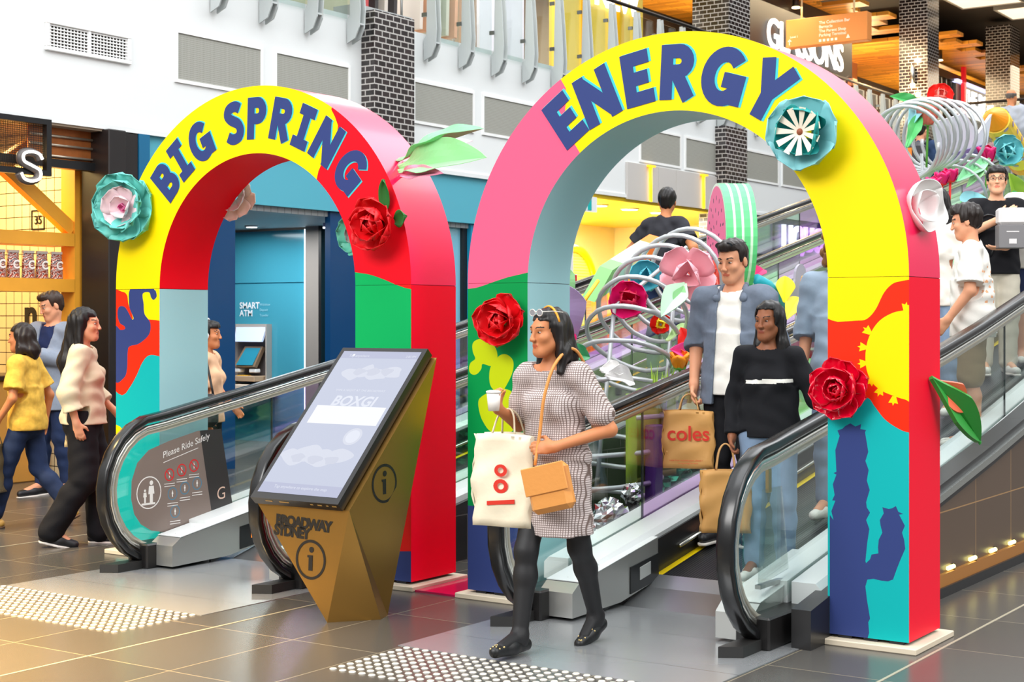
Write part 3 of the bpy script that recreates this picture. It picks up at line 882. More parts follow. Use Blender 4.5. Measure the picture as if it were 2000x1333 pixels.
# the teller machine
t = thing('cash_machine', 'grey cash machine with a lit header recessed in the teal bank wall', 'cash machine', (-14.13, 14.7, .75))
x0, x1 = -14.42, -13.84
m = MB()
m.box(x0, x1, 14.66, 14.70, 1.49, 1.53, 0); m.box(x0 - .02, x0, 14.6, 14.7, .76, 1.53, 0); m.box(x1, x1 + .02, 14.6, 14.7, .76, 1.53, 0)
m.box(x0, x1, 14.69, 14.70, .76, 1.49, 1)
m.build('surround', [M('atm_grey', (168, 160, 152), .35), M('atm_dark', (104, 98, 98), .5)], t)
m = MB(); m.prism([(x0 + .07, 14.55, 1.30), (x0 + .02, 14.64, 1.49), (x1 - .02, 14.64, 1.49), (x1 - .02, 14.55, 1.30)], (0, .03, 0), 0); m.build('lit_header', M('atm_header', (190, 204, 230), .4, emit=.25), t)
m = MB(); m.prism([(x0 + .13, 14.48, .98), (x0 + .2, 14.62, 1.24), (x1 - .06, 14.62, 1.24), (x1 - .08, 14.48, .98)], (0, .05, -.02), 0); b = m.build('screen_housing', M('atm_brown', (132, 108, 84), .4), t)
m = MB(); m.prism([(x0 + .18, 14.474, 1.0), (x0 + .23, 14.606, 1.22), (x1 - .09, 14.606, 1.22), (x1 - .11, 14.474, 1.0)], (0, .004, 0), 0); m.build('screen', M('atm_screen', (40, 126, 150), .2, emit=.2), b)
m = MB(); m.box(x0 + .02, x1 - .02, 14.42, 14.68, .79, .86, 0, .01); k_ = m.build('keypad_shelf', M('atm_beige', (176, 150, 122), .45), t)
m = MB()
for i in range(4):
    for j in range(3): m.box(x0 + .22 + i * .04, x0 + .25 + i * .04, 14.45 + j * .04, 14.48 + j * .04, .86, .868, 0)
m.build('keys', M('key_yellow', (240, 190, 40), .4), k_)
for xx in (x0 + .1, x1 - .2):
    m = MB(); m.box(xx, xx + .12, 14.5, 14.6, .9, .95, 0, .01); m.build('slot', M('white_frame', (240, 241, 240), .4), t)
t2 = thing('wall_bench', 'pale timber ledge under the cash machine', 'ledge', (-14.1, 14.5, .6))
m = MB(); m.box(-14.6, -13.7, 14.35, 14.7, .62, .75, 0, .008); m.build('ledge', M('pale_timber', (226, 208, 188), .45), t2)
t = thing('wall_lettering', 'white words SMART ATM on the teal bank wall', 'lettering', (-14.4, 14.69, 1.7))
m = MB(); p = onY(468, 598, 14.69)
put_text(m, 'SMART', (p.x, 14.69, 1.735), (1, 0, 0), (0, 0, 1), .115, 0, .025, 'L'); put_text(m, 'ATM', (p.x, 14.69, 1.635), (1, 0, 0), (0, 0, 1), .115, 0, .025, 'L')
m.build('words', M('lett_white', (226, 236, 240), .5), t)
for k, s in enumerate(('Withdraw', 'Deposit', 'Transfer')):
    m = MB(); put_text(m, s, (p.x + .36, 14.69, 1.77 - k * .07), (1, 0, 0), (0, 0, 1), .045, 0, .0, 'L'); m.build('small_word', M('lett_blue', (150, 206, 222), .5), t)
t = thing('blade_sign', 'small white lightbox hanging at the bank ceiling', 'sign', (-12.5, 14.25, 2.5))
q0 = onY(635, 448, 14.25); q1 = onY(652, 416, 14.25)
m = MB(); m.box(q0.x, q1.x, 14.2, 14.3, q0.z, 2.77, 0, .008); m.build('lightbox', M('lightbox_white', (220, 224, 236), .4, emit=.1), t)
m = MB(); m.box(q0.x + .02, q1.x - .015, 14.19, 14.2, q0.z + .03, q1.z - .02, 0); m.build('sign_face', M('lilac_face', (150, 146, 186), .4), t)

# ------------------------------------------------------------------ white wall, then the yellow shop
mb = MB(); mb.box(-11.75, -11.62, 18.0, 18.55, 0, 3.45, 0); struct('wall_white_pier', mb, white)
yel = M('yellow_wall', (255, 218, 30), .35); yel2 = M('yellow_pale', (255, 240, 186), .4)
mb = MB(); mb.box(-15.2, -15.1, 18.55, 25.6, 0, 3.4, 0); struct('wall_yellow_back', mb, yel2)
mb = MB(); mb.box(-15.2, -11.65, 18.5, 18.55, 0, 3.4, 0); mb.box(-15.2, -11.9, 25.6, 25.7, 0, 3.4, 0); struct('wall_yellow_side', mb, yel2)
mb = MB(); mb.box(-15.2, -11.9, 18.55, 25.6, 3.36, 3.42, 0); mb.box(-11.9, -11.62, 18.55, 22.95, 3.36, 3.42, 0); struct('ceiling_yellow', mb, yel)
for k in range(4):
    y = 19.35 + k * .95
    t = thing('downlight', 'round downlight in the yellow ceiling, ' + ('first from the left', 'second from the left', 'third from the left, by the man in black', 'rightmost, right of the man in black')[k], 'downlight', (-12.3, y, 3.35), 0, 'downlights in the yellow shop')
    m = MB(); m.lathe([(.15, 3.358), (.15, 3.345), (.13, 3.34)], 0, 22, (-12.25, y, 0)); m.build('trim_ring', yel2, t)
    m = MB(); m.lathe([(.125, 3.342), (.125, 3.335)], 0, 22, (-12.25, y, 0)); m.build('lens', M('spot_white', (255, 250, 235), .5, emit=5), t)
def arch_panel(y0, w, label):
    t = thing('arched_panel', label, 'wall panel', (-14.2, y0, 0), 0, 'arched yellow panels')
    out = [(y0, 0), (y0 + w, 0)] + arc(y0 + w / 2, 2.15, w / 2, 0, 180, 16); inn = [(y0 + .12, .02), (y0 + w - .12, .02)] + arc(y0 + w / 2, 2.15, w / 2 - .12, 0, 180, 16)
    m = MB(); m.prism([(-14.2, y, z) for y, z in inn], (-.06, 0, 0), 0); m.build('infill', grid_mat('ribbed_yellow', (255, 226, 90), (236, 186, 40), 9, .05, .008, 'YZ', .4, 0), t)
    m = MB(); m.tube([(-14.18, y, z) for y, z in [(y0 + .06, 0.06)] + arc(y0 + w / 2, 2.15, w / 2 - .06, 180, 0, 16) + [(y0 + w - .06, .06)]], .07, 0, 8); m.build('arch_rim', M('yellow_rim', (255, 190, 0), .3, emit=.35), t)
arch_panel(21.9, 1.5, 'arched ribbed yellow panel in the yellow shop left of the man in black')
arch_panel(24.0 - .15, .9, 'arched ribbed yellow panel in the yellow shop right of the man in black')
t = thing('light_tube', 'thin vertical white light tube at the left of the yellow shop', 'light tube', (-12.0, 18.9, 1.2))
m = MB(); m.tube([(-12.0, 19.06, 2.1 - 1.2 + .3), (-12.0, 19.06, 2.75)], .018, 0, 8); m.build('tube', M('tube_glow', (255, 248, 210), .4, emit=3), t)
m = MB(); m.lathe([(.03, .9 + .2), (.03, 1.22)], 0, 10, (-12.0, 19.06, 0)); m.build('end_cap', yel, t)
t = thing('blade_sign', 'white and teal blade sign at the left corner of the yellow shop', 'sign', (-11.5, 18.5, 2.8))
m = MB(); p0 = onX(1137, 412, -11.5); p1 = onX(1166, 386, -11.5); m.box(-11.55, -11.5, p0.y, p1.y, p0.z, p1.z, 0); m.build('board', white, t)
m = MB(); m.box(-11.5, -11.495, p0.y + .15, p0.y + .25, p0.z + .02, p1.z - .02, 0); m.build('teal_mark', M('teal_mark', (0, 176, 176), .4), t)
m = MB(); m.box(-11.62, -11.5, p0.y, p0.y + .04, p1.z, p1.z + .05, 0); m.build('arm', steel, t)
# grey cladding with yellow neon lines
t = thing('wall_cladding', 'pale grey cladding boards under the mesh panels above the yellow shop', 'cladding', (-11.6, 20.0, 3.4))
for a, b in ((19.99, 20.95), (20.96, 21.52), (21.53, 22.5), (22.51, 22.94)):
    m = MB(); m.box(-11.6, -11.56, a, b, 3.40, 3.96, 0, .004); m.build('board', M('cladding_grey', (196, 192, 188), .5, vary=.04, vscale=2), t)
for k, y in enumerate((20.66, 22.42)):
    t = thing('neon_line', 'yellow neon line on the grey cladding, ' + ('the left one, above the man in black', 'the right one, nearer to the melon wheel')[k], 'neon light', (-11.55, y, 3.4), 0, 'yellow neon lines')
    m = MB(); m.tube([(-11.535, y, 3.40), (-11.535, y, 3.93)], .022, 0, 8); m.build('tube', M('neon_yellow', (255, 196, 20), .4, emit=3.2), t)
    m = MB(); m.box(-11.56, -11.5, y - .09, y + .09, 3.93, 3.96, 0); m.build('bracket', M('neon_yellow_b', (255, 190, 40), .4, emit=.8), t)
t = thing('fire_sign', 'small red and white fire equipment sign above the left handrail', 'sign', (-11.6, 18.4, 2.0))
p = onX(1120, 545, -11.6)
m = MB(); m.box(-11.62, -11.6, p.y - .1, p.y + .1, p.z - .07, p.z + .07, 0); m.build('plate', white, t)
m = MB(); m.box(-11.6, -11.595, p.y - .085, p.y + .085, p.z - .055, p.z + .055, 0); m.build('red_field', M('sign_red', (214, 20, 36), .4), t)
m = MB(); m.box(-11.595, -11.592, p.y - .03, p.y + .03, p.z - .04, p.z + .02, 0); m.ball((-11.595, p.y, p.z + .03), (.003, .02, .02), 0); m.build('pictogram', white, t)
# beyond the second column
mb = MB(); mb.box(-11.85, -11.65, 23.75, 33, 0, 3.45, 0); struct('wall_far', mb, M('far_dark', (70, 62, 76), .35))
mb = MB(); mb.box(-11.9, -11.62, 24.6, 33, 2.75, 3.45, 0); struct('wall_far_fascia', mb, M('lilac_fascia', (176, 150, 190), .35))
mb = MB(); mb.box(-11.66, -11.6, 24.2, 33, 1.9, 2.35, 0); struct('trim_11', mb, M('mint_band', (120, 206, 176), .4))
t = thing('shop_sign', 'white lit letters LIQUOR seen through the travelator glass', 'sign', (-11.5, 26.5, 2.8))
p = onX(1530, 487, -11.5)
m = MB(); put_text(m, 'LIQUOR', (-11.55, p.y, 2.86), (0, 1, 0), (0, 0, 1), .62, 0, .03, 'L', depth=.05); m.build('lettering', M('lit_lilac', (238, 214, 255), .5, emit=2.2), t)
m = MB(); m.box(-11.62, -11.58, p.y - .2, p.y + 3.4, 2.78, 3.4, 0); m.build('fascia', M('fascia_plum', (72, 56, 92), .35), t)
# ------------------------------------------------------------------ moving walkways
_hy = [(5.0, .965), (6.9, .965), (7.3, 1.035), (7.8, 1.12), (8.5, 1.245), (9.5, 1.415), (10.2, 1.545), (11.2, 1.75), (12, 1.915), (31.0, 5.905), (32.0, 6.06), (33.2, 6.07), (40, 6.07)]
def HR(y):
    for (a, za), (b, zb) in zip(_hy[:-1], _hy[1:]):
        if a <= y <= b: return za + (zb - za) * (y - a) / (b - a)
    return _hy[-1][1]
def BELT(y):
    return max(0.0, HR(y) - 0.985) if y > 7.2 else 0.0
rubber = M('black_rubber', (22, 22, 23), 0.22, spec=.6)
alu = M('aluminium_rail', (206, 204, 196), 0.25, metal=.9)
deck_m = M('white_deck', (226, 230, 230), 0.22, spec=.6)
dark_steel = M('dark_steel', (48, 48, 50), 0.3, metal=.6)
belt_m = grid_mat('pallet_grooves', (74, 76, 78), (22, 22, 24), 9.0, 0.018, 0.005, 'YX', 0.35, 0.0, metal=.5, vary=.12)
pane_clear = glass('pane_clear', (0.94, 0.985, 0.97), 0.03)
pane_pink = glass('pane_lilac', (0.86, 0.72, 0.92), 0.10)
pane_green = glass('pane_mint', (0.80, 0.95, 0.86), 0.10)
yellow_line = M('safety_yellow', (240, 206, 0), .45)

def rail_path(x, y0=6.9, y1=33.0):
    """centre line of the handrail loop: round the newel, then up the slope (top at HR)"""
    P = []
    cz, rr = .50, .452
    for k in range(15):
        a = R(-72 - (k / 14) * 196)
        P.append((x, y0 + rr * cos(a) * 1.0, cz + rr * sin(a)))
    P = P[:-1]
    y = 6.94
    while y < y1:
        P.append((x, y, HR(y) - .015)); y += .25 if y < 13 else 1.0
    return P
def balustrade(t, x, side, second):
    """one side of a walkway; side = +1 when the belt lies towards +x"""
    P = rail_path(x)
    m = MB(); prof = [(-.042, -.028), (-.042, .004), (-.034, .016), (.034, .016), (.042, .004), (.042, -.028), (.028, -.034), (-.028, -.034)]
    m.sweep(P, prof, 0, up=(1, 0, 0)); m.v = m.v
    m = MB()
    prof2 = [(b, a) for a, b in prof]
    m.sweep(P, [(b, a) for a, b in prof], 0, up=(1, 0, 0)); h = m.build('handrail', rubber, t)
    # guide rail under the rubber
    def inset(P, d):
        Q = []
        for i, p in enumerate(P):
            a = Vector(P[max(i - 1, 0)]); b = Vector(P[min(i + 1, len(P) - 1)]); tt = (b - a).normalized()
            n = Vector((0, tt.z, -tt.y)); Q.append(Vector(p) + n * d)
        return Q
    m = MB(); m.sweep(inset(P, .045), [(-.012, -.024), (-.012, .024), (.012, .024), (.012, -.024)], 0, up=(1, 0, 0)); m.build('guide_rail', alu, t)
    m = MB(); m.sweep(inset(P, .073), [(-.018, -.017), (-.018, .017), (.018, .017), (.018, -.017)], 0, up=(1, 0, 0)); m.build('rail_cap', M('rail_cream', (196, 190, 172), .3, metal=.7), t)
    # glass panes
    nx = .005
    cut = [7.95, 9.35, 10.75, 12.15, 13.55, 15.0, 17.0, 19.0, 21.0, 23.0, 25.0, 27.0, 29.0, 31.0]
    top = lambda y: HR(y) - .085
    bot = lambda y: max(.10, HR(y) - .76)
    # newel pane
    a_ = [(6.9 + .375 * cos(R(a)), .50 + .375 * sin(R(a))) for a in range(268, 89, -9)]
    pts = a_ + [(7.3, top(7.3)), (cut[0], top(cut[0])), (cut[0], bot(cut[0])), (7.3, bot(7.3))]
    m = MB(); m.prism([(x - nx, y, z) for y, z in pts], (2 * nx, 0, 0), 0); m.build('glass_pane', pane_clear, t)
    for k, (y0, y1) in enumerate(zip(cut[:-1], cut[1:])):
        y0 += .008
        m = MB(); sh = .0
        m.prism([(x - nx, y0, bot(y0)), (x - nx, y1, bot(y1)), (x - nx, y1, top(y1)), (x - nx, y0, top(y0))], (2 * nx, 0, 0), 0)
        m.build('glass_pane', second[k % len(second)], t)
        m = MB(); m.prism([(x - nx * 1.2, y0 - .008, bot(y0)), (x - nx * 1.2, y0, bot(y0)), (x - nx * 1.2, y0, top(y0)), (x - nx * 1.2, y0 - .008, top(y0))], (nx * 2.4, 0, 0), 0)
        m.build('pane_joint', M('joint_dark', (44, 54, 54), .4), t)
    # decks
    ysl = [7.15, 7.5, 8.0, 8.5, 9.0, 9.5, 10.2, 11.2, 12, 16, 20, 24, 28, 31, 32]
    dz = lambda y: max(.155, HR(y) - .74)
    for sgn, w in ((side, .20), (-side, .17)):
        m = MB()
        x0, x1 = x + sgn * .012, x + sgn * w
        V = []; F = []
        for y in ysl:
            zt = dz(y); zb = max(0.0, BELT(y) - .02) if sgn == side else max(.0, zt - .12)
            V += [(x0, y, zt), (x1 - sgn * .03, y, zt), (x1, y, zt - .03), (x1, y, zb), (x0, y, zb)]
        n = 5
        for i in range(len(ysl) - 1):
            for q in range(n):
                r = (q + 1) % n; f = (i * n + q, i * n + r, (i + 1) * n + r, (i + 1) * n + q)
                F.append(f if sgn > 0 else f[::-1])
        F.append(tuple(range(n)) if sgn < 0 else tuple(range(n))[::-1]); F.append(tuple((len(ysl) - 1) * n + q for q in range(n))[::(-1 if sgn < 0 else 1)])
        m.add(V, F, 0); m.build('deck', deck_m, t)
    # inner skirt : dark band with a steel line, and the entry box at the newel
    xi = x + side * .205
    m = MB(); V = []; F = []
    for y in ysl:
        b = BELT(y); V += [(xi, y, dz(y) - .05), (xi + side * .012, y, dz(y) - .05), (xi + side * .012, y, b), (xi, y, b)]
    for i in range(len(ysl) - 1):
        for q in range(4):
            r = (q + 1) % 4; F.append((i * 4 + q, i * 4 + r, (i + 1) * 4 + r, (i + 1) * 4 + q))
    F += [(3, 2, 1, 0), tuple((len(ysl) - 1) * 4 + q for q in range(4))]
    m.add(V, F, 0); m.build('skirt', M('skirt_black', (30, 31, 33), .3), t)
    m = MB(); m.tube([(xi + side * .02, y, BELT(y) + .085) for y in ysl[2:]], .012, 0, 6); m.build('skirt_brush', alu, t)
    # entry box
    m = MB(); xa, xb = sorted((x + side * .03, x + side * .235))
    pts = [(6.80, .02), (6.80, .15), (6.87, .195), (7.72, .335), (7.72, .10), (7.3, .03)]
    m.prism([(xa, y, z) for y, z in pts], (xb - xa, 0, 0), 0); e = m.build('entry_box', M('box_steel', (196, 196, 192), .3, metal=.75), t)
    m = MB(); m.prism([(xa - .002, 6.87, .198), (xb + .002, 6.87, .198), (xb + .002, 7.72, .338), (xa - .002, 7.72, .338)], (0, 0, .004), 0); m.build('top_plate', deck_m, e)
    m = MB(); xs = xb if side > 0 else xa - .006
    m.prism([(xs, 7.40, .06), (xs, 7.72, .10), (xs, 7.72, .25), (xs, 7.40, .21)], (.006, 0, 0), 0); q = m.build('side_plate', M('skirt_black', (30, 31, 33), .3), e)
    m = MB(); xs2 = xs + (.006 if side > 0 else -.004); m.prism([(xs2, 7.50, .125), (xs2, 7.62, .145), (xs2, 7.62, .215), (xs2, 7.50, .195)], (.004, 0, 0), 0)
    m.build('indicator', M('indicator_amber', (255, 140, 40), .4, emit=.7) if (x < -7 and side > 0) else M('indicator_grey', (200, 202, 200), .35), e)
    m = MB()
    for (y, z) in ((6.93, .207), (7.1, .235), (7.3, .268)): m.lathe([(.008, 0), (.008, .004)], 0, 8, (x + side * .13, y, z))
    m.build('bolts', dark_steel, e)
    # newel foot under the loop
    m = MB(); xa, xb = sorted((x - .09, x + .09)); m.box(xa, xb, 6.72, 7.3, 0, .16, 0, .01); m.build('newel_foot', M('foot_black', (26, 24, 24), .4), t)
    m = MB(); xa, xb = sorted((x - .11, x - .11 + .24 * 1)); m.box(xa, xb, 6.50, 6.62, 0, .055, 0, .008) if False else m.prism([(x - .05, 6.46, 0), (x + .05, 6.52, 0), (x + .05, 6.73, 0), (x - .05, 6.73, 0)], (0, 0, .055), 0)
    m.build('floor_guard', M('guard_black', (36, 35, 34), .5), t)
def travelator(xl, xr, label, tints_l, tints_r):
    t = thing('travelator', label, 'travelator', ((xl + xr) / 2, 7, 0), 0, 'moving walkways')
    balustrade(t, xl, 1, tints_l); balustrade(t, xr, -1, tints_r)
    a, b = xl + .215, xr - .215
    ysl = [7.72, 8.0, 8.5, 9.5, 10.2, 11.2, 12, 16, 20, 24, 28, 31, 32.0]
    m = MB(); V = []; F = []
    for y in ysl: V += [(a, y, BELT(y)), (b, y, BELT(y)), (b, y, BELT(y) - .06), (a, y, BELT(y) - .06)]
    for i in range(len(ysl) - 1):
        for q in range(4):
            r = (q + 1) % 4; F.append((i * 4 + r, i * 4 + q, (i + 1) * 4 + q, (i + 1) * 4 + r))
    m.add(V, F, 0); m.build('pallet_belt', belt_m, t)
    for x in (a, b - .045):
        m = MB(); V = []; F = []
        for y in ysl: V += [(x, y, BELT(y) + .003), (x + .045, y, BELT(y) + .003)]
        F = [(2 * i, 2 * i + 1, 2 * i + 3, 2 * i + 2) for i in range(len(ysl) - 1)]
        m.add(V, F, 0); m.build('safety_line', yellow_line, t)
    m = MB(); z = BELT(7.72); m.prism([(a, 7.35, .003), (a, 7.72, .003), (a, 7.72, z + .006), (a, 7.60, z * .6)], (b - a, 0, 0), 0); m.build('comb_plate', M('comb_steel', (150, 152, 154), .3, metal=.8), t)
    m = MB(); m.box(xl - .16, xr + .18, 5.84, 7.36, 0, .003, 0); m.build('landing_plate', grid_mat('plate_steel', (176, 178, 180), (120, 122, 124), 9, .62, .003, 'XY', 0.24, 0, metal=.55), t)
    return t
left_w = travelator(-7.48, -6.18, 'left travelator with lilac tinted glass rising through the BIG SPRING arch', [pane_pink, pane_pink, pane_green], [pane_green, pane_pink, pane_pink])
right_w = travelator(-4.50, -3.20, 'right travelator rising through the ENERGY arch behind the walking woman', [pane_pink, pane_green, pane_pink], [pane_clear, pane_clear, pane_clear])

# clear plastic guard on the right balustrade of the right walkway
t = thing('plastic_guard', 'clear plastic trolley guard hung in the right balustrade beside the cactus leg', 'guard', (-3.3, 7.1, .3))
m = MB(); m.prism([(-3.27, 6.93, .27), (-3.27, 7.28, .31), (-3.27, 7.20, .74), (-3.27, 6.98, .74)], (.008, 0, 0), 0); m.build('sheet', glass('guard_clear', (0.9, 0.92, 0.9), .08), t)
m = MB(); m.box(-3.28, -3.25, 6.92, 7.29, .255, .275, 0); m.build('bottom_clip', steel, t)
m = MB(); m.box(-3.276, -3.256, 7.03, 7.065, .72, .84, 0, .003); m.build('bracket', M('brass', (190, 150, 70), .3, metal=.9), t)

# side of the right walkway : brown tiles, trims, floor light ledge
clad_m = grid_mat('brown_tiles', (92, 72, 56), (170, 130, 84), 0.72, 0.475, 0.004, 'YZ', 0.3, 0.0, vary=.08, oy=.0, ox=.06)
mb = MB(); ys_ = [7.56, 8.5, 9.5, 10.2, 11.2, 12, 32]
pts = [(7.56, 0)] + [(32, 0)] + [(y, HR(y) - .735) for y in ys_[::-1]]
mb.prism([(-3.0, y, z) for y, z in pts], (.06, 0, 0), 0); struct('wall_travelator_side', mb, clad_m)
mb = MB(); ysl = ys_
for (dx, z0, z1, k) in ((.03, -.66, -.615, 0), (.05, -.70, -.66, 1), (.035, -.735, -.70, 0)):
    mb.prism([(-3.04, y, HR(y) + z0) for y in ys_] + [(-3.04, y, HR(y) + z1) for y in ys_[::-1]], (.10 + dx, 0, 0), k)
struct('trim_12', mb, [dark_steel, M('trim_steel', (190, 194, 190), .25, metal=.9)])
mb = MB(); mb.box(-2.945, -2.915, 7.6, 20, .055, .125, 0); struct('trim_13', mb, M('ledge_amber', (170, 110, 40), .35))
mb = MB(); mb.box(-2.945, -2.90, 7.6, 20, 0, .055, 0); struct('baseboard_travelator', mb, black_metal)
for k in range(8):
    y = 8.75 + k * .40
    t = thing('floor_light', 'small lit tube above the amber ledge of the brown tiled side', 'light', (-2.925, y, .14), 0, 'tubes above the amber ledge')
    t['label'] = 'small lit tube on the amber ledge, ' + 'first second third fourth fifth sixth seventh eighth'.split()[k] + ' from the cactus leg'
    m = MB(); m.tube([(-2.928, y, .145), (-2.928, y + .10, .145)], .014, 0, 8); m.build('tube', M('tube_yellow', (255, 244, 150), .4, emit=2.2), t)
    m = MB(); m.box(-2.94, -2.92, y + .1, y + .11, .125, .16, 0); m.build('clip', dark_steel, t)
# dark block behind the right newel
mb = MB(); mb.prism([(-3.06, 6.86, 0), (-3.06, 7.7, 0), (-3.06, 7.7, .33), (-3.06, 6.86, .19)], (.10, 0, 0), 0)
b = mb.build('side_block', M('block_black', (36, 35, 36), .3), right_w)

# safety notice on the left newel glass
t = thing('safety_sign', 'brown and black notice Please Ride Safely on the left newel glass', 'sign', (-7.462, 6.6, .2))
def gy(px, py): p = onX(px, py, -7.462); return (p.y, p.z)
A = [gy(*p) for p in [(432, 838), (387, 842), (330, 862), (290, 880), (268, 905), (257, 940), (256, 975), (262, 1005), (275, 1025), (295, 1037), (320, 1040), (345, 1035), (413, 1005), (454, 985)]]
blk = [gy(*p) for p in [(390, 840), (434, 837), (454, 985), (413, 1000)]]
lay = [(blk, 1)]
def circ_px(cx, cy, r, mat, inner=None, rin=0):
    c = gy(cx, cy); q = gy(cx, cy - r); rr = q[1] - c[1]
    lay.append((circle(c[0], c[1], rr, 28, rr * 1.0), mat))
    if inner is not None: lay.append((circle(c[0], c[1], rr * rin, 28), inner))
    return c, rr
c0, r0 = circ_px(291, 963, 32, 2, 0, .93)
# adult with child
def fig(c, s, mat):
    lay.append((circle(c[0], c[1] + .62 * s, .15 * s, 14), mat))
    lay.append(([(c[0] - .2 * s, c[1] + .42 * s), (c[0] + .2 * s, c[1] + .42 * s), (c[0] + .26 * s, c[1] - .1 * s), (c[0] + .13 * s, c[1] - .1 * s), (c[0] + .13 * s, c[1] - .75 * s), (c[0] - .13 * s, c[1] - .75 * s), (c[0] - .13 * s, c[1] - .1 * s), (c[0] - .26 * s, c[1] - .1 * s)], mat))
fig((c0[0] + .02, c0[1]), r0 * .95, 2); fig((c0[0] - r0 * .32, c0[1] - r0 * .2), r0 * .55, 2)
lay.append(([(c0[0] - r0 * .6, c0[1] - r0 * .62), (c0[0] + r0 * .5, c0[1] - r0 * .62), (c0[0] + r0 * .5, c0[1] - r0 * .74), (c0[0] - r0 * .6, c0[1] - r0 * .74)], 2))
for (px, py) in ((331, 928), (355, 919), (379, 910)):
    c, r_ = circ_px(px, py, 12.5, 3, 0, .8); fig((c[0], c[1]), r_ * .6, 2)
    lay.append((band([(c[0] - r_ * .62, c[1] + r_ * .62), (c[0] + r_ * .62, c[1] - r_ * .62)], r_ * .18), 3))
for (px, py) in ((337, 965), (361, 954), (385, 945), (342, 1000)):
    c, r_ = circ_px(px, py, 12.5, 4, 0, .86); fig((c[0], c[1]), r_ * .65, 2)
m = MB(); m.flat([A], lay, lambda a, b: (-7.462, a, b), 0)
m.build('notice', [M('notice_brown', (132, 116, 108), .35), M('notice_black', (52, 48, 48), .35), M('notice_white', (240, 236, 232), .4), M('notice_red', (214, 34, 40), .4), M('notice_blue', (70, 130, 160), .4)], t)
m = MB(); a = onX(318, 896, -7.46); b = onX(384, 868, -7.46); up = Vector((0, 0, 1)); rt = (b - a)
put_text(m, 'Please Ride Safely', a, rt, up, .060, 0, .004, 'L'); m.build('title', M('notice_white', (240, 236, 232), .4), t)
m = MB(); a = onX(423, 978, -7.46); put_text(m, 'G', a, (0, 1, .1), up, .12, 0, -.005, 'L'); m.build('level_letter', M('notice_peach', (226, 190, 170), .4), t)
m = MB()
for (px, py) in ((331, 946), (355, 937), (379, 928), (337, 984), (361, 973), (385, 963), (342, 1019)):
    c = gy(px, py); 
    for q in range(2): m.box(-7.462, -7.4605, c[0] - .045, c[0] + .045, c[1] - q * .016, c[1] - q * .016 + .004, 0)
c = gy(319, 905); d = gy(387, 876); m.prism([(-7.462, c[0], c[1]), (-7.462, d[0], d[1]), (-7.462, d[0], d[1] + .004), (-7.462, c[0], c[1] + .004)], (.001, 0, 0), 0)
m.build('small_print', M('notice_white', (240, 236, 232), .4), t)

# ------------------------------------------------------------------ tactile studs
def tactile(x0, x1, label):
    t = thing('tactile_strip', label, 'tactile paving', (x0, 5.27, 0), 0, 'tactile strips')
    st = M('stud_steel', (232, 226, 212), .3, metal=.25); first = None; rest = MB(); n = 0
    xs = []; k = 0
    S = [(x1 - .03 - i * .0565, 5.285 + j * .0595) for i in range(int((x1 - x0) / .0565)) for j in range(10)]
    # the hundred nearest to the camera are parts of their own
    order = sorted(S, key=lambda p: -(-SA * p[0] + CA * p[1]) if False else (-SA * p[0] + CA * p[1]))
    vis = [p for p in order if True]
    prof = [(.0175, 0), (.0175, .002), (.0135, .0052), (0.0125, .0055)]
    for i, (x, y) in enumerate(vis):
        d = -SA * x + CA * y; px = 1000 + 3000 * (CA * x + SA * y) / d; py = 626 + 3000 * HCAM / d
        seen = -20 < px < 2020 and py < 1345
        if n < 100 and seen:
            n += 1
            if first is None:
                m = MB(); m.lathe(prof, 0, 12); first = m.build('stud', st, t, ws=False); first.location = (x - x0, y - 5.27, 0)
            else:
                c = first.copy(); C.objects.link(c); c.parent = t; c.location = (x - x0, y - 5.27, 0)
        else:
            rest.lathe(prof, 0, 12, (x, y, 0))
    if rest.v:
        o = rest.build('studs', st, t); o['kind'] = 'stuff'
tactile(-8.35, -6.02, 'strip of metal tactile studs before the left travelator')
tactile(-4.66, -2.98, 'strip of metal tactile studs before the walking woman at the right travelator')
# ------------------------------------------------------------------ the two arches
YF, YB, ZS = 7.09, 7.53, 1.79
def P2(px, py):
    p = onY(px, py, YF); return (p.x, p.z)
def crop(sx, sy, k, pts):
    return [P2(sx + x * k, sy + y * k) for x, y in pts]
yellow = M('print_yellow', (255, 226, 0), .45, spec=.15); navy = M('print_navy', (54, 68, 124), .45, spec=.15); red = M('print_red', (236, 14, 34), .45, spec=.15)
orange = M('print_orange_red', (246, 46, 16), .45, spec=.15); teal = M('print_teal', (16, 178, 178), .45, spec=.15); pink = M('print_pink', (250, 96, 134), .45, spec=.15)
green = M('print_green', (4, 146, 72), .45, spec=.15); lime = M('print_lime', (196, 212, 20), .45, spec=.15); cyan = M('print_cyan', (70, 200, 210), .45, spec=.15)
skyblue = M('print_pale_blue', (170, 216, 222), .45, spec=.15); sideRed = M('print_side_red', (248, 2, 46), .42, spec=.2); bandRed = M('print_band_skylit', (252, 0, 84), .30, spec=.6, coat=.3); innerRed = M('print_inner_red', (255, 0, 28), .45, spec=.15)  # bandRed: the red of the legs with a magenta daylight tint put in
edge_m = M('seam_dark', (120, 90, 60), .5); greenR = M('print_green_light', (10, 172, 92), .45, spec=.15)
plate_wood = M('plate_plywood', (222, 208, 184), .5)

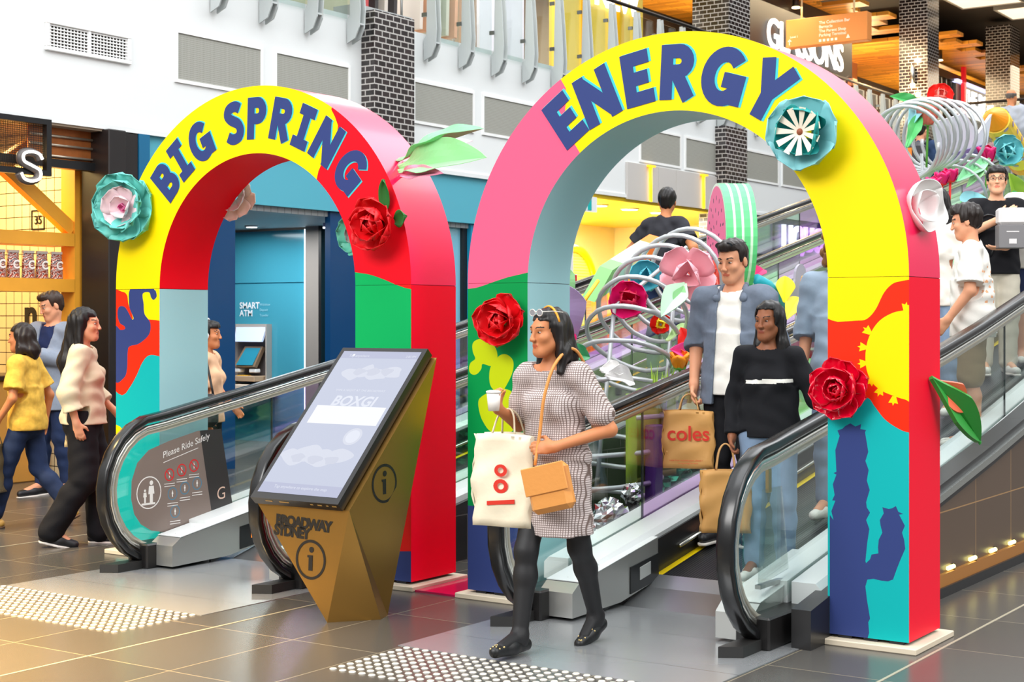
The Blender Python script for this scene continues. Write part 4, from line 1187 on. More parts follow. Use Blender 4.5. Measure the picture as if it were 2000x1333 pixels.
# letters : strokes in a cell one unit high, baseline at 0
W = .255
def glyph(c):
    h = W / 2
    if c == 'E': return .62, [[(h, 0), (h, 1)], [(0, 1 - h), (.60, 1 - h)], [(0, .5), (.54, .5)], [(0, h), (.62, h)]]
    if c == 'N': return .80, [[(h, 0), (h, 1)], [(.80 - h, 0), (.80 - h, 1)], [(h * .95, 1 - h * .6), (.80 - h * .95, h * .6)]]
    if c == 'I': return .56, [[(.28, 0), (.28, 1)], [(0, 1 - h * .85), (.56, 1 - h * .85)], [(0, h * .85), (.56, h * .85)]]
    if c == 'P': return .68, [[(h, 0), (h, 1)], [(h, 1 - h)] + arc(.36, 1 - h - .19, .19, 90, -90, 10, .195) + [(h, 1 - h - .385)]]
    if c == 'R': return .72, [[(h, 0), (h, 1)], [(h, 1 - h)] + arc(.37, 1 - h - .18, .19, 90, -90, 10, .185) + [(h, 1 - h - .365)], [(.32, .50), (.60, 0)]]
    if c == 'B': return .72, [[(h, 0), (h, 1)], [(h, 1 - h)] + arc(.38, 1 - h - .175, .17, 90, -90, 10, .18) + [(h, .525)], [(h, .49)] + arc(.40, h + .185, .19, 90, -90, 10, .185) + [(h, h)]]
    if c == 'Y': return .80, [[(.40, 0), (.40, .48)], [(.10, 1), (.40, .44)], [(.70, 1), (.40, .44)]]
    if c == 'G': return .84, [arc(.43, .5, .43 - h, 42, 318, 24, .5 - h), [(.42, .45), (.84, .45)], [(.84 - h, .50), (.84 - h, .06)]]
    if c == 'S': return .70, [[(p[0], p[1]) for p in spline([(.60, .80), (.50, .865), (.36, .885), (.21, .835), (.15, .715), (.24, .60), (.36, .53), (.49, .45), (.555, .31), (.49, .165), (.34, .115), (.20, .135), (.09, .21)], 4)]]
XS = {}
def arch(name, label, xc, ro, ri, legs, ring_layers, ring_base, letters, inner_mats, right_up, right_lo, hgt, xsc):
    t = thing(name, label, 'arch', (xc, YF, 0), 0, 'cardboard arches')
    zb = .045
    A = lambda r, a: (xc + r * cos(R(a)), ZS + r * sin(R(a)))
    front = lambda a, b: (a, YF, b)
    # front of the ring
    out = [A(ro, a) for a in np.linspace(0, 180, 73)] + [A(ri, a) for a in np.linspace(180, 0, 73)]
    outb = [A(ro - .003, a) for a in np.linspace(0, 180, 73)] + [A(ri + .003, a) for a in np.linspace(180, 0, 73)]
    m = MB(); m.flat([out], ring_layers[0], front, 0)
    m.build('front_panel', ring_layers[1], t)
    for (x0, x1, lay, mats, nm) in legs:
        m = MB(); m.flat([[(x0, zb), (x1, zb), (x1, ZS - .002), (x0, ZS - .002)]], lay, front, 0); m.build(nm, mats, t)
    # back
    m = MB(); m.prism([(x, YB - .01, z) for x, z in outb], (0, .009, 0), 0)
    for (x0, x1, *_r) in legs: m.box(x0 + .003, x1 - .003, YB - .01, YB - .001, zb, ZS - .004, 0)
    m.build('back_panel', M('back_white', (232, 230, 224), .5), t)
    # outer and inner bands of the ring
    def strip(r, inward, mat, nm, a0=0, a1=180, n=72):
        m = MB(); V = []; F = []
        for a in np.linspace(a0, a1, n + 1):
            x, z = A(r, a); V += [(x, YF, z), (x, YB, z)]
        F = [(2 * i, 2 * i + 1, 2 * i + 3, 2 * i + 2) for i in range(n)]
        if inward: F = [f[::-1] for f in F]
        m.add(V, F, 0, True); m.build(nm, mat, t)
    strip(ro, False, right_up, 'outer_band'); strip(ri, True, inner_mats[0], 'inner_band')
    # sides of the legs
    (lx0, lx1), (rx0, rx1) = (xc - ro, xc - ri), (xc + ri, xc + ro)
    for (x, mat, nm, flip) in ((lx0, right_lo, 'outer_side', 1), (rx1, right_lo, 'outer_side', 0), (lx1, inner_mats[1], 'inner_side', 0), (rx0, inner_mats[1], 'inner_side', 1)):
        m = MB(); q = [(x, YF, zb), (x, YB, zb), (x, YB, ZS - .003), (x, YF, ZS - .003)]
        m.poly(q if not flip else q[::-1], 0); m.build(nm, mat, t)
    # dark gap line of the two joints
    for (a, b) in ((lx0, lx1), (rx0, rx1)):
        m = MB(); m.box(a + .004, b - .004, YF + .004, YB - .004, ZS - .006, ZS + .004, 0)
        m.build('joint', M('joint_shadow', (70, 30, 40), .6), t)
    # plywood feet
    for (a, b) in ((lx0, lx1), (rx0, rx1)):
        m = MB(); m.box(a - .05, b + .055, YF - .06, YB + .05, 0, .03, 0, .004)
        if b > xc: m.box(a - .05, a - .035, YF - .06, YF + .05, .03, .10, 0)
        f = m.build('foot_plate', plate_wood, t)
        m = MB()
        for k in range(3): m.box(a + .05 + k * .13, a + .12 + k * .13, YF + .01, YF + .08, .03, zb, 0)
        m.build('spacer', M('spacer_black', (20, 22, 30), .5), f)
    # lettering : navy faces on cyan shadows
    for (ch, ang, r, scl) in letters:
        w, strokes = glyph(ch)
        c_, s_ = cos(R(ang - 90)), sin(R(ang - 90)); cx, cz = A(r, ang)
        def fr(dy, ox=0, oz=0):
            def f(a, b):
                u = (a - w / 2) * hgt * scl * xsc + ox; v = (b - .5) * hgt * scl + oz
                return (cx + u * c_ - v * s_, YF - dy, cz + u * s_ + v * c_)
            return f
        polys = [band(s, W) for s in strokes]
        m = MB()
        m.flat([], [(p, 1) for p in polys], fr(.0015, .011 if xsc < .95 else .014, .002), None); m.flat([], [(p, 0) for p in polys], fr(.003), None)
        m.build('letter', [navy, cyan], t)
    return t

# ---- left arch
k = 700 / 1998.0
cL, RO, RI = -6.83, 1.27, .845
c4 = lambda pts: crop(0, 430, k, pts)
cactus = smooth_poly(c4([(640, 890), (690, 882), (708, 835), (712, 740), (722, 706), (775, 690), (830, 640), (838, 575), (806, 525), (801, 470), (796, 412), (831, 404), (842, 432), (856, 446), (873, 428), (869, 398), (859, 384), (868, 350), (858, 312), (830, 306), (802, 326), (786, 358), (775, 385), (762, 371), (740, 371), (724, 390), (718, 420), (722, 490), (744, 545), (735, 553), (714, 512), (693, 484), (663, 486), (655, 530), (668, 575), (692, 592), (696, 608), (672, 614), (640, 610)]), 5)
redblob = smooth_poly(c4([(600, 396), (680, 400), (708, 420), (716, 470), (740, 545), (720, 570), (700, 620), (640, 640), (600, 640)]), 5)
redlow = smooth_poly(c4([(560, 620), (700, 612), (800, 560), (840, 556), (900, 566), (960, 600), (960, 760), (880, 762), (832, 755), (792, 798), (760, 870), (718, 942), (680, 978), (560, 1000)]), 5)
tealp = smooth_poly(c4([(560, 1000), (680, 978), (718, 942), (760, 870), (792, 798), (832, 755), (900, 764), (1000, 800), (1000, 1960), (560, 1960)]), 5)
yelp = smooth_poly(c4([(600, 1140), (664, 1150), (690, 1190), (700, 1250), (690, 1320), (640, 1400), (560, 1400), (560, 1200)]), 5)
legsL = [(cL - RO, cL - RI, [(redblob, 1), (redlow, 1), (tealp, 2), (yelp, 0), (cactus, 3)], [yellow, orange, teal, navy], 'leg_panel'),
         (cL + RI, cL + RO, [(crop(650, 430, k, [(120, 294), (160, 297), (200, 303), (245, 317), (290, 334), (345, 358), (400, 378), (450, 389), (500, 392), (500, 1230), (120, 1260)]), 1), (crop(650, 866, k, [(0, 604), (600, 604), (600, 1000), (0, 1000)]), 2)], [M('print_scarlet', (240, 30, 26), .45, spec=.15), greenR, navy], 'leg_panel')]
def ringpoly(xc, a0, a1, edge0=None, edge1=None, r0=.7, r1=1.45):
    """sector of the ring between two boundaries; a boundary is a list of (radius, angle)"""
    e0 = edge0 or [(r0, a0), (r1, a0)]
    e1 = edge1 or [(r0, a1), (r1, a1)]
    q = [(xc + r * cos(R(a)), ZS + r * sin(R(a))) for r, a in e0] + [(xc + r * cos(R(a)), ZS + r * sin(R(a))) for r, a in e1[::-1]]
    return q
# red part at the right of the left ring; boundary read off the photograph
bL = [P2(612, 380), P2(622, 334), P2(632, 312), P2(646, 296), P2(658, 268), P2(660, 245), P2(654, 228), P2(647, 214), P2(650, 200), P2(655, 180)]
redring = bL + [(cL + 1.6, 3.3), (cL + 1.6, 1.7), (cL + .6, 1.7)]
ringL = ([(redring, 1), (crop(650, 430, k, [(100, 288), (160, 297), (200, 303), (245, 317), (290, 334), (345, 358), (345, 420), (100, 420)]), 2)], [yellow, red, greenR, yellow])
lettersL = [('B', 137.6, 1.055, 1.0), ('I', 127.6, 1.06, 1.0), ('G', 115.9, 1.055, 1.02), ('S', 98.8, 1.06, 1.02), ('P', 88.0, 1.065, 1.0), ('R', 76.6, 1.07, 1.0), ('I', 66.2, 1.07, 1.0), ('N', 54.8, 1.07, 1.02), ('G', 40.6, 1.065, 1.05)]
arch_l = arch('arch', 'cardboard arch lettered BIG SPRING over the left travelator', cL, RO, RI, legsL, ringL, 0, lettersL, (innerRed, skyblue), bandRed, sideRed, .264, .90)
# ---- right arch
cR, ROr, RIr = -3.855, 1.295, .885
c5 = lambda pts: crop(650, 430, k, pts)
gtop = [(700, 386), (750, 385), (800, 378), (840, 366), (900, 344), (980, 318), (1075, 296), (1140, 280)]
limec = [smooth_poly(c5([(778, 700), (790, 676), (820, 664), (856, 668), (890, 690), (912, 726), (918, 765), (912, 800), (880, 815), (850, 806), (832, 806), (828, 830), (808, 856), (784, 864), (764, 850), (760, 822), (770, 795), (794, 774), (782, 740)]), 5),
         smooth_poly(c5([(905, 790), (925, 760), (955, 748), (985, 760), (1006, 790), (1004, 840), (980, 900), (940, 960), (900, 950), (878, 920), (872, 870), (880, 820)]), 5),
         smooth_poly(c5([(812, 1010), (830, 985), (870, 962), (930, 940), (1000, 960), (1040, 1040), (1020, 1150), (960, 1200), (880, 1180), (835, 1120), (815, 1060)]), 5)]
c6 = lambda pts: crop(1300, 430, k, pts)
c9 = lambda pts: crop(1300, 866, k, pts)
orangeR = smooth_poly(c6([(820, 575), (960, 568), (1060, 562), (1120, 553), (1170, 500), (1215, 410), (1260, 360), (1310, 342), (1400, 336), (1500, 400), (1500, 1180), (1360, 1186), (1290, 1160), (1220, 1110), (1165, 1040), (1120, 990), (1000, 1000), (820, 1040)]), 5)
tealR = smooth_poly(c6([(820, 1040), (1000, 1000), (1120, 990), (1165, 1040), (1220, 1110), (1290, 1160), (1360, 1186), (1500, 1190), (1500, 2600), (820, 2600)]), 5)
sun = smooth_poly(c6([(1400, 500), (1320, 506), (1262, 520), (1200, 556), (1155, 610), (1125, 680), (1114, 760), (1122, 840), (1150, 905), (1200, 950), (1262, 978), (1330, 1000), (1400, 1004), (1460, 760)]), 5)
def spike(x, y, ang, s=44):
    q = []
    for a, r in ((-150, .55), (-50, 1.0), (-18, .6), (0, 1.05), (18, .6), (50, 1.0), (150, .55)):
        q.append((x + s * r * cos(R(ang + a)), y - s * r * sin(R(ang + a))))
    return c6(q)
spikes = [spike(1338, 492, 80, 34), spike(1130, 622, 140, 36), spike(1104, 710, 172, 34), spike(1104, 800, 185, 34), spike(1150, 895, 220, 34), spike(1195, 950, 250, 36), spike(1272, 1000, 262, 36)]
cactusR = c9([(915, 1120), (1110, 1140), (1135, 1060), (1130, 1000), (1140, 980), (1122, 870), (1114, 800), (1125, 762), (1160, 758), (1200, 768), (1240, 772), (1268, 762), (1290, 700), (1310, 650), (1336, 590), (1330, 540), (1318, 500), (1334, 462), (1318, 430), (1302, 400), (1326, 396), (1298, 384), (1284, 352), (1262, 364), (1244, 368), (1208, 358), (1216, 392), (1194, 430), (1198, 460), (1208, 500), (1188, 540), (1184, 580), (1186, 616), (1148, 622), (1140, 648), (1118, 670), (1114, 660), (1124, 560), (1136, 480), (1118, 430), (1140, 388), (1122, 360), (1118, 330), (1138, 262), (1122, 210), (1132, 150), (1114, 100), (1130, 50), (1122, 0), (1112, -60), (1118, -72), (1086, -78), (1090, -106), (1058, -92), (1030, -110), (1000, -94), (986, -80), (958, -70), (970, -40), (946, 40), (952, 160), (936, 168), (952, 176), (932, 230), (942, 290), (928, 320), (946, 322), (924, 380), (936, 430), (915, 400)])
legsR = [(cR - ROr, cR - RIr, [(c5([(x, y) for x, y in gtop] + [(1140, 900), (1140, 2200), (700, 2200)]), 1), (limec[0], 2), (limec[1], 2), (limec[2], 2), (crop(650, 866, k, [(700, 345), (745, 347), (800, 352), (860, 362), (1100, 380), (1100, 1100), (700, 1100)]), 3)], [pink, green, lime, navy], 'leg_panel'),
         (cR + RIr, cR + ROr, [(orangeR, 1), (tealR, 2), (sun, 0)] + [(s, 0) for s in spikes] + [(cactusR, 3)], [yellow, orange, teal, navy], 'leg_panel')]
bR = [P2(1142, 318), P2(1131, 296), P2(1120, 278), P2(1106, 258), P2(1104, 232), P2(1104, 212), P2(1106, 192), P2(1105, 172), P2(1098, 160), P2(1085, 140)]
pinkring = bR + [(cR - 1.6, 3.2), (cR - 1.6, 1.6), (cR - .6, 1.6)]
ringR = ([(pinkring, 1), (c5([(840, 366), (900, 344), (980, 318), (1075, 296), (1140, 280), (1140, 420), (840, 420)]), 2)], [yellow, pink, green, yellow])
lettersR = [('E', 125.8, 1.09, 1.0), ('N', 113.6, 1.085, 1.0), ('E', 99.8, 1.085, 1.0), ('R', 87.0, 1.085, 1.0), ('G', 72.8, 1.085, 1.06), ('Y', 58.6, 1.10, 1.02)]
arch_r = arch('arch', 'cardboard arch lettered ENERGY over the right travelator', cR, ROr, RIr, legsR, ringR, 0, lettersR, (skyblue, skyblue), bandRed, sideRed, .288, .98)

# pink lacquered floor strip between the two arches
mb = MB(); mb.box(-5.50, -5.21, 7.05, 7.95, 0, .012, 0); o = mb.build('floor_strip', M('strip_magenta', (206, 20, 84), .12), None)
tag(o, 'glossy magenta floor strip between the feet of the two arches', 'floor strip')

# ------------------------------------------------------------------ paper flowers
def petal(m, org, ax_out, ax_side, ax_n, L, Wd, curl=0.3, cup=0.25, ruff=0.0, mat=0, tip=.5, seed=0, nu=8, nv=6, base=.35, lift=0.0):
    """paper petal growing from org along ax_out, ax_n its upper side; curl bends the tip upward, cup folds the sides up"""
    o, a, b, n = Vector(org), Vector(ax_out), Vector(ax_side), Vector(ax_n)
    ph = seed * 1.7
    def f(u, v):
        w = Wd * (base + (1 - base) * sin(pi * min(1, u / (2 * tip)) if u < tip else pi / 2)) if u < tip else Wd * cos(pi / 2 * ((u - tip) / (1 - tip)) ** 1.6)
        s = (v - .5) * 2
        rip = ruff * sin(s * 7 + ph) * u * u + ruff * .6 * sin(s * 13 + ph * 2 + u * 4) * u
        ang = curl * u
        x = L * (sin(ang) / curl if abs(curl) > 1e-3 else u); z = L * ((1 - cos(ang)) / curl if abs(curl) > 1e-3 else 0)
        return o + a * x + b * (s * w / 2) + n * (z + cup * Wd * .5 * s * s * (0.3 + u) + rip * L + lift * u)
    m.surf(f, nu, nv, mat, thick=.0025)
def rosette(m, c, n, rad, count, L, Wd, open_, curl, cup, ruff, mat=0, twist=0.0, tip=.6, seed=0, base=.45):
    """ring of petals about direction n; open_ 0 = flat, 90 = closed upright"""
    n = Vector(n).normalized(); u = n.orthogonal().normalized(); v = n.cross(u)
    rr = random.Random(seed)
    for k in range(count):
        a = 2 * pi * k / count + R(twist) + rr.uniform(-.12, .12)
        d = u * cos(a) + v * sin(a); s = n.cross(d)
        op = R(open_ + rr.uniform(-6, 6))
        o = d * cos(op) + n * sin(op); nn = n * cos(op) - d * sin(op)
        petal(m, Vector(c) + d * rad + n * .002 * k, o, s, nn, L * rr.uniform(.92, 1.06), Wd * rr.uniform(.92, 1.06), curl, cup, ruff, mat, tip, seed * 10 + k, base=base)
FN = Vector((0, -1, 0))
def flower(label, px, py, Y, layers, n=None, name='paper_flower', group='paper flowers on the arches', p=None):
    p = p if p is not None else onY(px, py, Y)
    t = thing(name, label, 'paper flower', p, 0, group)
    for nm, mat, args in layers:
        m = MB()
        for q in args: rosette(m, (p + (n or FN) * q.pop('h', 0)) if True else p, n or FN, **q)
        m.build(nm, mat, t)
    return t, p
crepe_teal = M('crepe_teal', (104, 200, 190), .6); crepe_pale = M('crepe_pale_pink', (244, 214, 220), .6, vary=.18, vscale=9); pap_red = M('paper_red', (226, 6, 22), .5); gloss_red = M('paper_red_gloss', (226, 4, 48), .22, spec=.8)
pap_green = M('paper_green', (70, 176, 96), .5); leaf_green = M('leaf_green', (28, 120, 50), .5); poppy_d = M('poppy_teal', (22, 156, 152), .5); poppy_l = M('poppy_pale_teal', (140, 208, 214), .5)
pap_white = M('paper_white', (242, 240, 238), .5); cream = M('paper_cream', (244, 234, 214), .5); mint = M('paper_mint', (140, 216, 160), .5)
n1 = Vector((.30, -1, .05)).normalized()
flower('ruffled teal flower with pale pink centre left of the BIG SPRING lettering', 249, 408, YF - .03,
       [('outer_petals', crepe_teal, [dict(rad=.02, count=7, L=.225, Wd=.25, open_=14, curl=.25, cup=.12, ruff=.07, tip=.75, seed=1), dict(rad=.02, count=6, L=.195, Wd=.21, open_=30, curl=.2, cup=.15, ruff=.08, tip=.75, twist=25, seed=2, h=.012)]),
        ('inner_petals', crepe_pale, [dict(rad=.012, count=5, L=.145, Wd=.17, open_=20, curl=.3, cup=.2, ruff=.06, tip=.7, seed=3, h=.03), dict(rad=.008, count=4, L=.10, Wd=.12, open_=40, curl=.3, cup=.25, ruff=.06, tip=.7, seed=4, twist=30, h=.035)]),
        ('centre', M('crepe_pink', (224, 120, 170), .6), [dict(rad=.004, count=4, L=.045, Wd=.05, open_=55, curl=.4, cup=.2, ruff=.05, seed=5, h=.04)])], n=n1)
t, p = flower('crumpled red paper rose with green leaves, below the last letter of BIG SPRING', 745, 440, YF - .03,
       [('outer_petals', pap_red, [dict(rad=.02, count=7, L=.175, Wd=.18, open_=18, curl=.5, cup=.25, ruff=.06, seed=11), dict(rad=.02, count=6, L=.15, Wd=.16, open_=40, curl=.45, cup=.3, ruff=.07, seed=12, twist=20, h=.02)]),
        ('inner_petals', pap_red, [dict(rad=.01, count=5, L=.12, Wd=.13, open_=60, curl=.5, cup=.35, ruff=.06, seed=13, h=.03), dict(rad=.005, count=4, L=.085, Wd=.08, open_=75, curl=.3, cup=.4, ruff=.05, seed=14, twist=40, h=.04)])])
m = MB(); petal(m, p + Vector((.02, .012, .08)), Vector((.15, -.1, 1)).normalized(), Vector((1, 0, -.15)), Vector((0, -1, 0)), .19, .085, .2, .5, 0, tip=.35); m.build('leaf', leaf_green, t)
m = MB(); petal(m, p + Vector((.09, .012, .02)), Vector((.9, -.1, .2)).normalized(), Vector((-.2, 0, .9)), Vector((0, -1, 0)), .12, .11, .2, .5, 0, tip=.4); m.build('leaf', leaf_green, t)
flower('crumpled red paper rose on the green leg of the ENERGY arch', 986, 630, YF - .03,
       [('outer_petals', pap_red, [dict(rad=.02, count=7, L=.15, Wd=.16, open_=18, curl=.4, cup=.22, ruff=.06, seed=21), dict(rad=.02, count=6, L=.13, Wd=.15, open_=38, curl=.45, cup=.25, ruff=.07, seed=22, twist=20, h=.02)]),
        ('inner_petals', pap_red, [dict(rad=.01, count=5, L=.10, Wd=.13, open_=55, curl=.5, cup=.3, ruff=.06, seed=23, h=.03), dict(rad=.005, count=4, L=.08, Wd=.08, open_=72, curl=.3, cup=.4, ruff=.05, seed=24, twist=40, h=.04)])], n=Vector((.12, -1, .1)).normalized())
flower('shiny red plastic rose on the yellow sun leg of the ENERGY arch', 1643, 760, YF - .03,
       [('outer_petals', gloss_red, [dict(rad=.03, count=9, L=.135, Wd=.12, open_=12, curl=.3, cup=.22, ruff=.04, seed=31), dict(rad=.03, count=7, L=.115, Wd=.12, open_=34, curl=.35, cup=.25, ruff=.05, seed=32, twist=20, h=.015)]),
        ('inner_petals', gloss_red, [dict(rad=.02, count=6, L=.09, Wd=.10, open_=52, curl=.3, cup=.3, ruff=.04, seed=33, h=.02), dict(rad=.012, count=5, L=.07, Wd=.07, open_=66, curl=.3, cup=.35, ruff=.03, seed=34, twist=30, h=.025), dict(rad=.005, count=4, L=.05, Wd=.05, open_=80, curl=.2, cup=.3, ruff=.02, seed=35, h=.03)])])
t, p = flower('teal paper poppy with cream stamens at the upper right of the ENERGY arch', 1579, 262, YF - .03,
       [('outer_petals', [poppy_l], [dict(rad=.02, count=5, L=.185, Wd=.24, open_=18, curl=.25, cup=.12, ruff=.02, tip=.7, seed=41)]),
        ('inner_petals', poppy_d, [dict(rad=.02, count=4, L=.15, Wd=.23, open_=42, curl=.3, cup=.2, ruff=.02, tip=.7, seed=42, twist=30, h=.012)])])
for kk in range(11):
    a = 2 * pi * kk / 11 + .2; d = Vector((cos(a), 0, sin(a)))
    m = MB(); c = p + FN * .10
    s = Vector((-sin(a), 0, cos(a)))
    m.prism([c + d * .012 - s * .006, c + d * .118 - s * .017 + FN * .03, c + d * .118 + s * .017 + FN * .03, c + d * .012 + s * .006], FN * .004, 0); m.build('stamen', cream, t)
m = MB(); m.ball(p + FN * .10, .018, 0, 10, 7); m.build('centre', M('stamen_brown', (150, 80, 50), .6), t)
# behind the left arch, seen through it
flower('white and peach paper rosette hung behind the top of the BIG SPRING arch', 478, 385, YB + .05, [('petals', M('paper_peach', (244, 216, 200), .6, vary=.12, vscale=7), [dict(rad=.02, count=9, L=.15, Wd=.12, open_=10, curl=.2, cup=.15, ruff=.02, tip=.8, seed=51)]), ('inner_petals', pap_white, [dict(rad=.02, count=7, L=.10, Wd=.09, open_=30, curl=.2, cup=.2, ruff=.02, tip=.8, seed=52, h=.02)])], p=onY(462, 385, YB + .06), n=Vector((.3, -1, 0)).normalized())
flower('round pale teal paper bloom behind the pale blue arch leg', 405, 598, YB + .06, [('petals', M('paper_pale_teal', (140, 216, 210), .6), [dict(rad=.01, count=6, L=.13, Wd=.15, open_=20, curl=.3, cup=.2, ruff=.01, tip=.75, seed=55)]), ('centre', M('paper_pale_teal', (140, 216, 210), .6), [dict(rad=.005, count=4, L=.07, Wd=.08, open_=50, curl=.3, cup=.2, ruff=.01, seed=56, h=.02)])], p=onY(386, 600, YB + .06))
flower('crumpled teal tissue flower behind the red rose of the BIG SPRING arch', 690, 460, YB + .06, [('petals', M('tissue_teal', (96, 196, 170), .5), [dict(rad=.02, count=6, L=.13, Wd=.15, open_=22, curl=.3, cup=.2, ruff=.07, tip=.7, seed=57)]), ('centre', M('tissue_grey', (150, 160, 156), .5), [dict(rad=.01, count=4, L=.07, Wd=.09, open_=45, curl=.3, cup=.2, ruff=.08, seed=58, h=.02)])], p=onY(700, 460, YB + .06))
# folded leaf on the outer side of the left arch
q0 = Vector((cL + RO * cos(R(36)), 7.28, ZS + RO * sin(R(36))))
t = thing('paper_leaf', 'pale green folded paper leaves sticking out from the BIG SPRING arch', 'paper leaf', q0, 0)
def bigleaf(m, org, tip, up, wid, folds=.02, mat=0, thick=.003):
    o, e = Vector(org), Vector(tip); a = (e - o); L = a.length; a.normalize(); s = a.cross(Vector(up)).normalized(); n = s.cross(a)
    def f(u, v):
        w = wid * (sin(pi * (.12 + .88 * u)) ** .8 if u < 1 else 0.001) * (.35 + .65 * min(1, u * 2.2)); q = (v - .5) * 2
        return o + a * (L * u) + s * (q * w / 2) + n * (abs(q) * w * .35 + folds * sin(u * 16 + abs(q) * 3) * (1 - u) * abs(q) - .04 * u * u)
    m.surf(f, 20, 8, mat, thick=thick, smooth=False)
e1 = onY(938, 240, 7.2); e2 = onY(942, 300, 7.05)
m = MB(); bigleaf(m, q0, e1, (.2, -.5, 1), .20); m.build('upper_leaf', mint, t)
m = MB(); bigleaf(m, q0 + Vector((0, -.02, -.05)), e2, (.2, -1, .6), .26); m.build('lower_leaf', M('paper_mint_light', (152, 218, 152), .5), t)
m = MB(); bigleaf(m, q0 + Vector((0, .06, 0)), onY(918, 268, 7.45), (0, -1, .5), .12); m.build('inner_leaf', M('paper_lilac_white', (226, 220, 232), .5), t)
m = MB(); bigleaf(m, q0 + Vector((.0, -.03, -.09)), onY(856, 332, 7.0), (0, -1, .5), .10); m.build('petal', M('paper_rose', (236, 150, 180), .5), t)
# white flower and green leaf on the outer side of the right arch
nx_ = Vector((1, -.35, .12)).normalized()
pw = Vector((-2.615, 7.34, 2.13)); uw = nx_.orthogonal().normalized(); vw = nx_.cross(uw)
t = thing('paper_flower', 'white cupped paper flower on the outer right side of the ENERGY arch', 'paper flower', pw, 0, 'paper flowers on the arches')
def cupf(r0, ln, ph, nl):
    def f(u, v):
        a = 2 * pi * u; r = r0 * (sin(v * pi * .5) ** .7) * (1 + .05 * v * sin(nl * a + ph)) + .006
        return pw + uw * (r * cos(a)) + vw * (r * sin(a)) + nx_ * (ln * v * v + .012 * v * sin(nl * a + ph + 1))
    return f
m = MB(); m.surf(cupf(.125, .085, 0, 4), 40, 10, 0, thick=.003); m.build('outer_petals', pap_white, t)
m = MB(); m.surf(cupf(.075, .08, 1, 3), 30, 8, 0, thick=.003); m.build('inner_petals', pap_white, t)
t = thing('paper_leaf', 'large green foam leaf with orange petal low on the ENERGY arch', 'paper leaf', (-2.56, 7.4, 1.25))
m = MB(); bigleaf(m, (-2.556, 7.36, 1.30), onX(1922, 868, -2.42), (.6, -.8, .3), .17, .0, thick=.02); m.build('leaf', M('foam_green', (52, 158, 62), .5), t)
m = MB(); bigleaf(m, (-2.556, 7.44, 1.28), onX(1890, 806, -2.44), (.6, -.8, .3), .15, .0, thick=.012); m.build('petal', M('foam_coral', (246, 112, 78), .5), t)
# ------------------------------------------------------------------ information kiosk
gold = M('kiosk_gold', (178, 136, 70), .34, metal=.9, bump=.03, bscale=220)
t = thing('information_kiosk', 'faceted bronze information kiosk with a slanted touch screen', 'kiosk', (-5.4, 6.4, 0))
TL, TR = Vector((-5.85, 6.10, .60)), Vector((-5.19, 6.10, .59)); TBR, TBL = Vector((-5.19, 6.85, 1.37)), Vector((-5.85, 6.85, 1.37))
A_, B_, C_ = onZ(639, 1217), onZ(744, 1211), onZ(757, 1203); A_.z = B_.z = C_.z = 0; D_ = Vector((-5.62, 6.62, 0)); 
V = [TL, TR, A_, B_, C_, TBR, TBL, D_]
# 0 TL 1 TR 2 A 3 B 4 C 5 TBR 6 TBL 7 D
TM = TL.lerp(TR, .93)
V.append(TM)
m = MB(); m.add(V, [(0, 2, 8), (8, 2, 1), (1, 2, 3), (1, 3, 4, 5), (5, 4, 7, 6), (6, 7, 2, 0), (0, 8, 1, 5, 6), (2, 7, 4, 3)], 0)
m.build('body', gold, t)
fr = MB()
r_ = Vector((1, 0, 0)); u_ = (TBR - TR).normalized(); n_ = r_.cross(u_)
Wk, Lk = .62, (TBR - TR).length + .02
o_ = TL + Vector((.01, 0, 0)) - u_ * .02
def kp(a, b, h): return o_ + r_ * a + u_ * b + n_ * h
m = MB(); m.prism([kp(0, 0, .004), kp(Wk, 0, .004), kp(Wk, Lk, .004), kp(0, Lk, .004)], n_ * .055, 0); m.build('screen_housing', M('housing_black', (30, 29, 30), .28), t)
# display
bx = .028
def fr_(a, b): return kp(bx + a, bx + .012 + b, .0605)
wd, ld = Wk - 2 * bx, Lk - 2 * bx - .012
def blob(cx, cy, r, sd):
    rr = random.Random(sd); return smooth_poly([(cx + r * rr.uniform(.6, 1.2) * cos(2 * pi * i / 9), cy + r * .55 * rr.uniform(.6, 1.2) * sin(2 * pi * i / 9)) for i in range(9)], 4)
lay = [(blob(.16 + .09 * i, .86 + .02 * (i % 2), .085, 70 + i), 1) for i in range(4)] + [(blob(.1 + .1 * i, .25 + .03 * (i % 2), .1, 90 + i), 1) for i in range(4)]
lay += [(blob(.2 + .1 * i, .88, .05, 170 + i), 2) for i in range(3)] + [(blob(.14 + .12 * i, .24, .055, 190 + i), 2) for i in range(3)]
lay += [([(0, .98), (wd, .98), (wd, ld), (0, ld)], 3), ([(0, 0), (wd, 0), (wd, .07), (0, .07)], 3)]
lay += [(circle(wd * .76, .41, .06, 24, .06), 1), (circle(wd * .76, .41, .045, 24, .045), 4)]
scr = [('screen_base', (196, 202, 222)), ('screen_ghost', (214, 218, 232)), ('screen_mid', (204, 208, 224)), ('screen_bar', (182, 186, 212)), ('screen_pale', (226, 230, 242)), ('screen_white', (246, 248, 252))]
def scrm(n, c):
    m_ = M(n, (20, 20, 24), .12); b_ = m_.node_tree.nodes['Principled BSDF']; b_.inputs['Emission Color'].default_value = (*rgb(*c), 1); b_.inputs['Emission Strength'].default_value = .8; return m_
sm = [scrm(n, c) for n, c in scr]
lay += [(band([(wd * .13, .735), (wd * .13, .735)], .001) if False else circle(wd * .16, ld - .03, .009, 12), 5)]
m = MB(); m.flat([[(0, 0), (wd, 0), (wd, ld), (0, ld)]], lay, fr_, 0); d = m.build('display', sm, t)
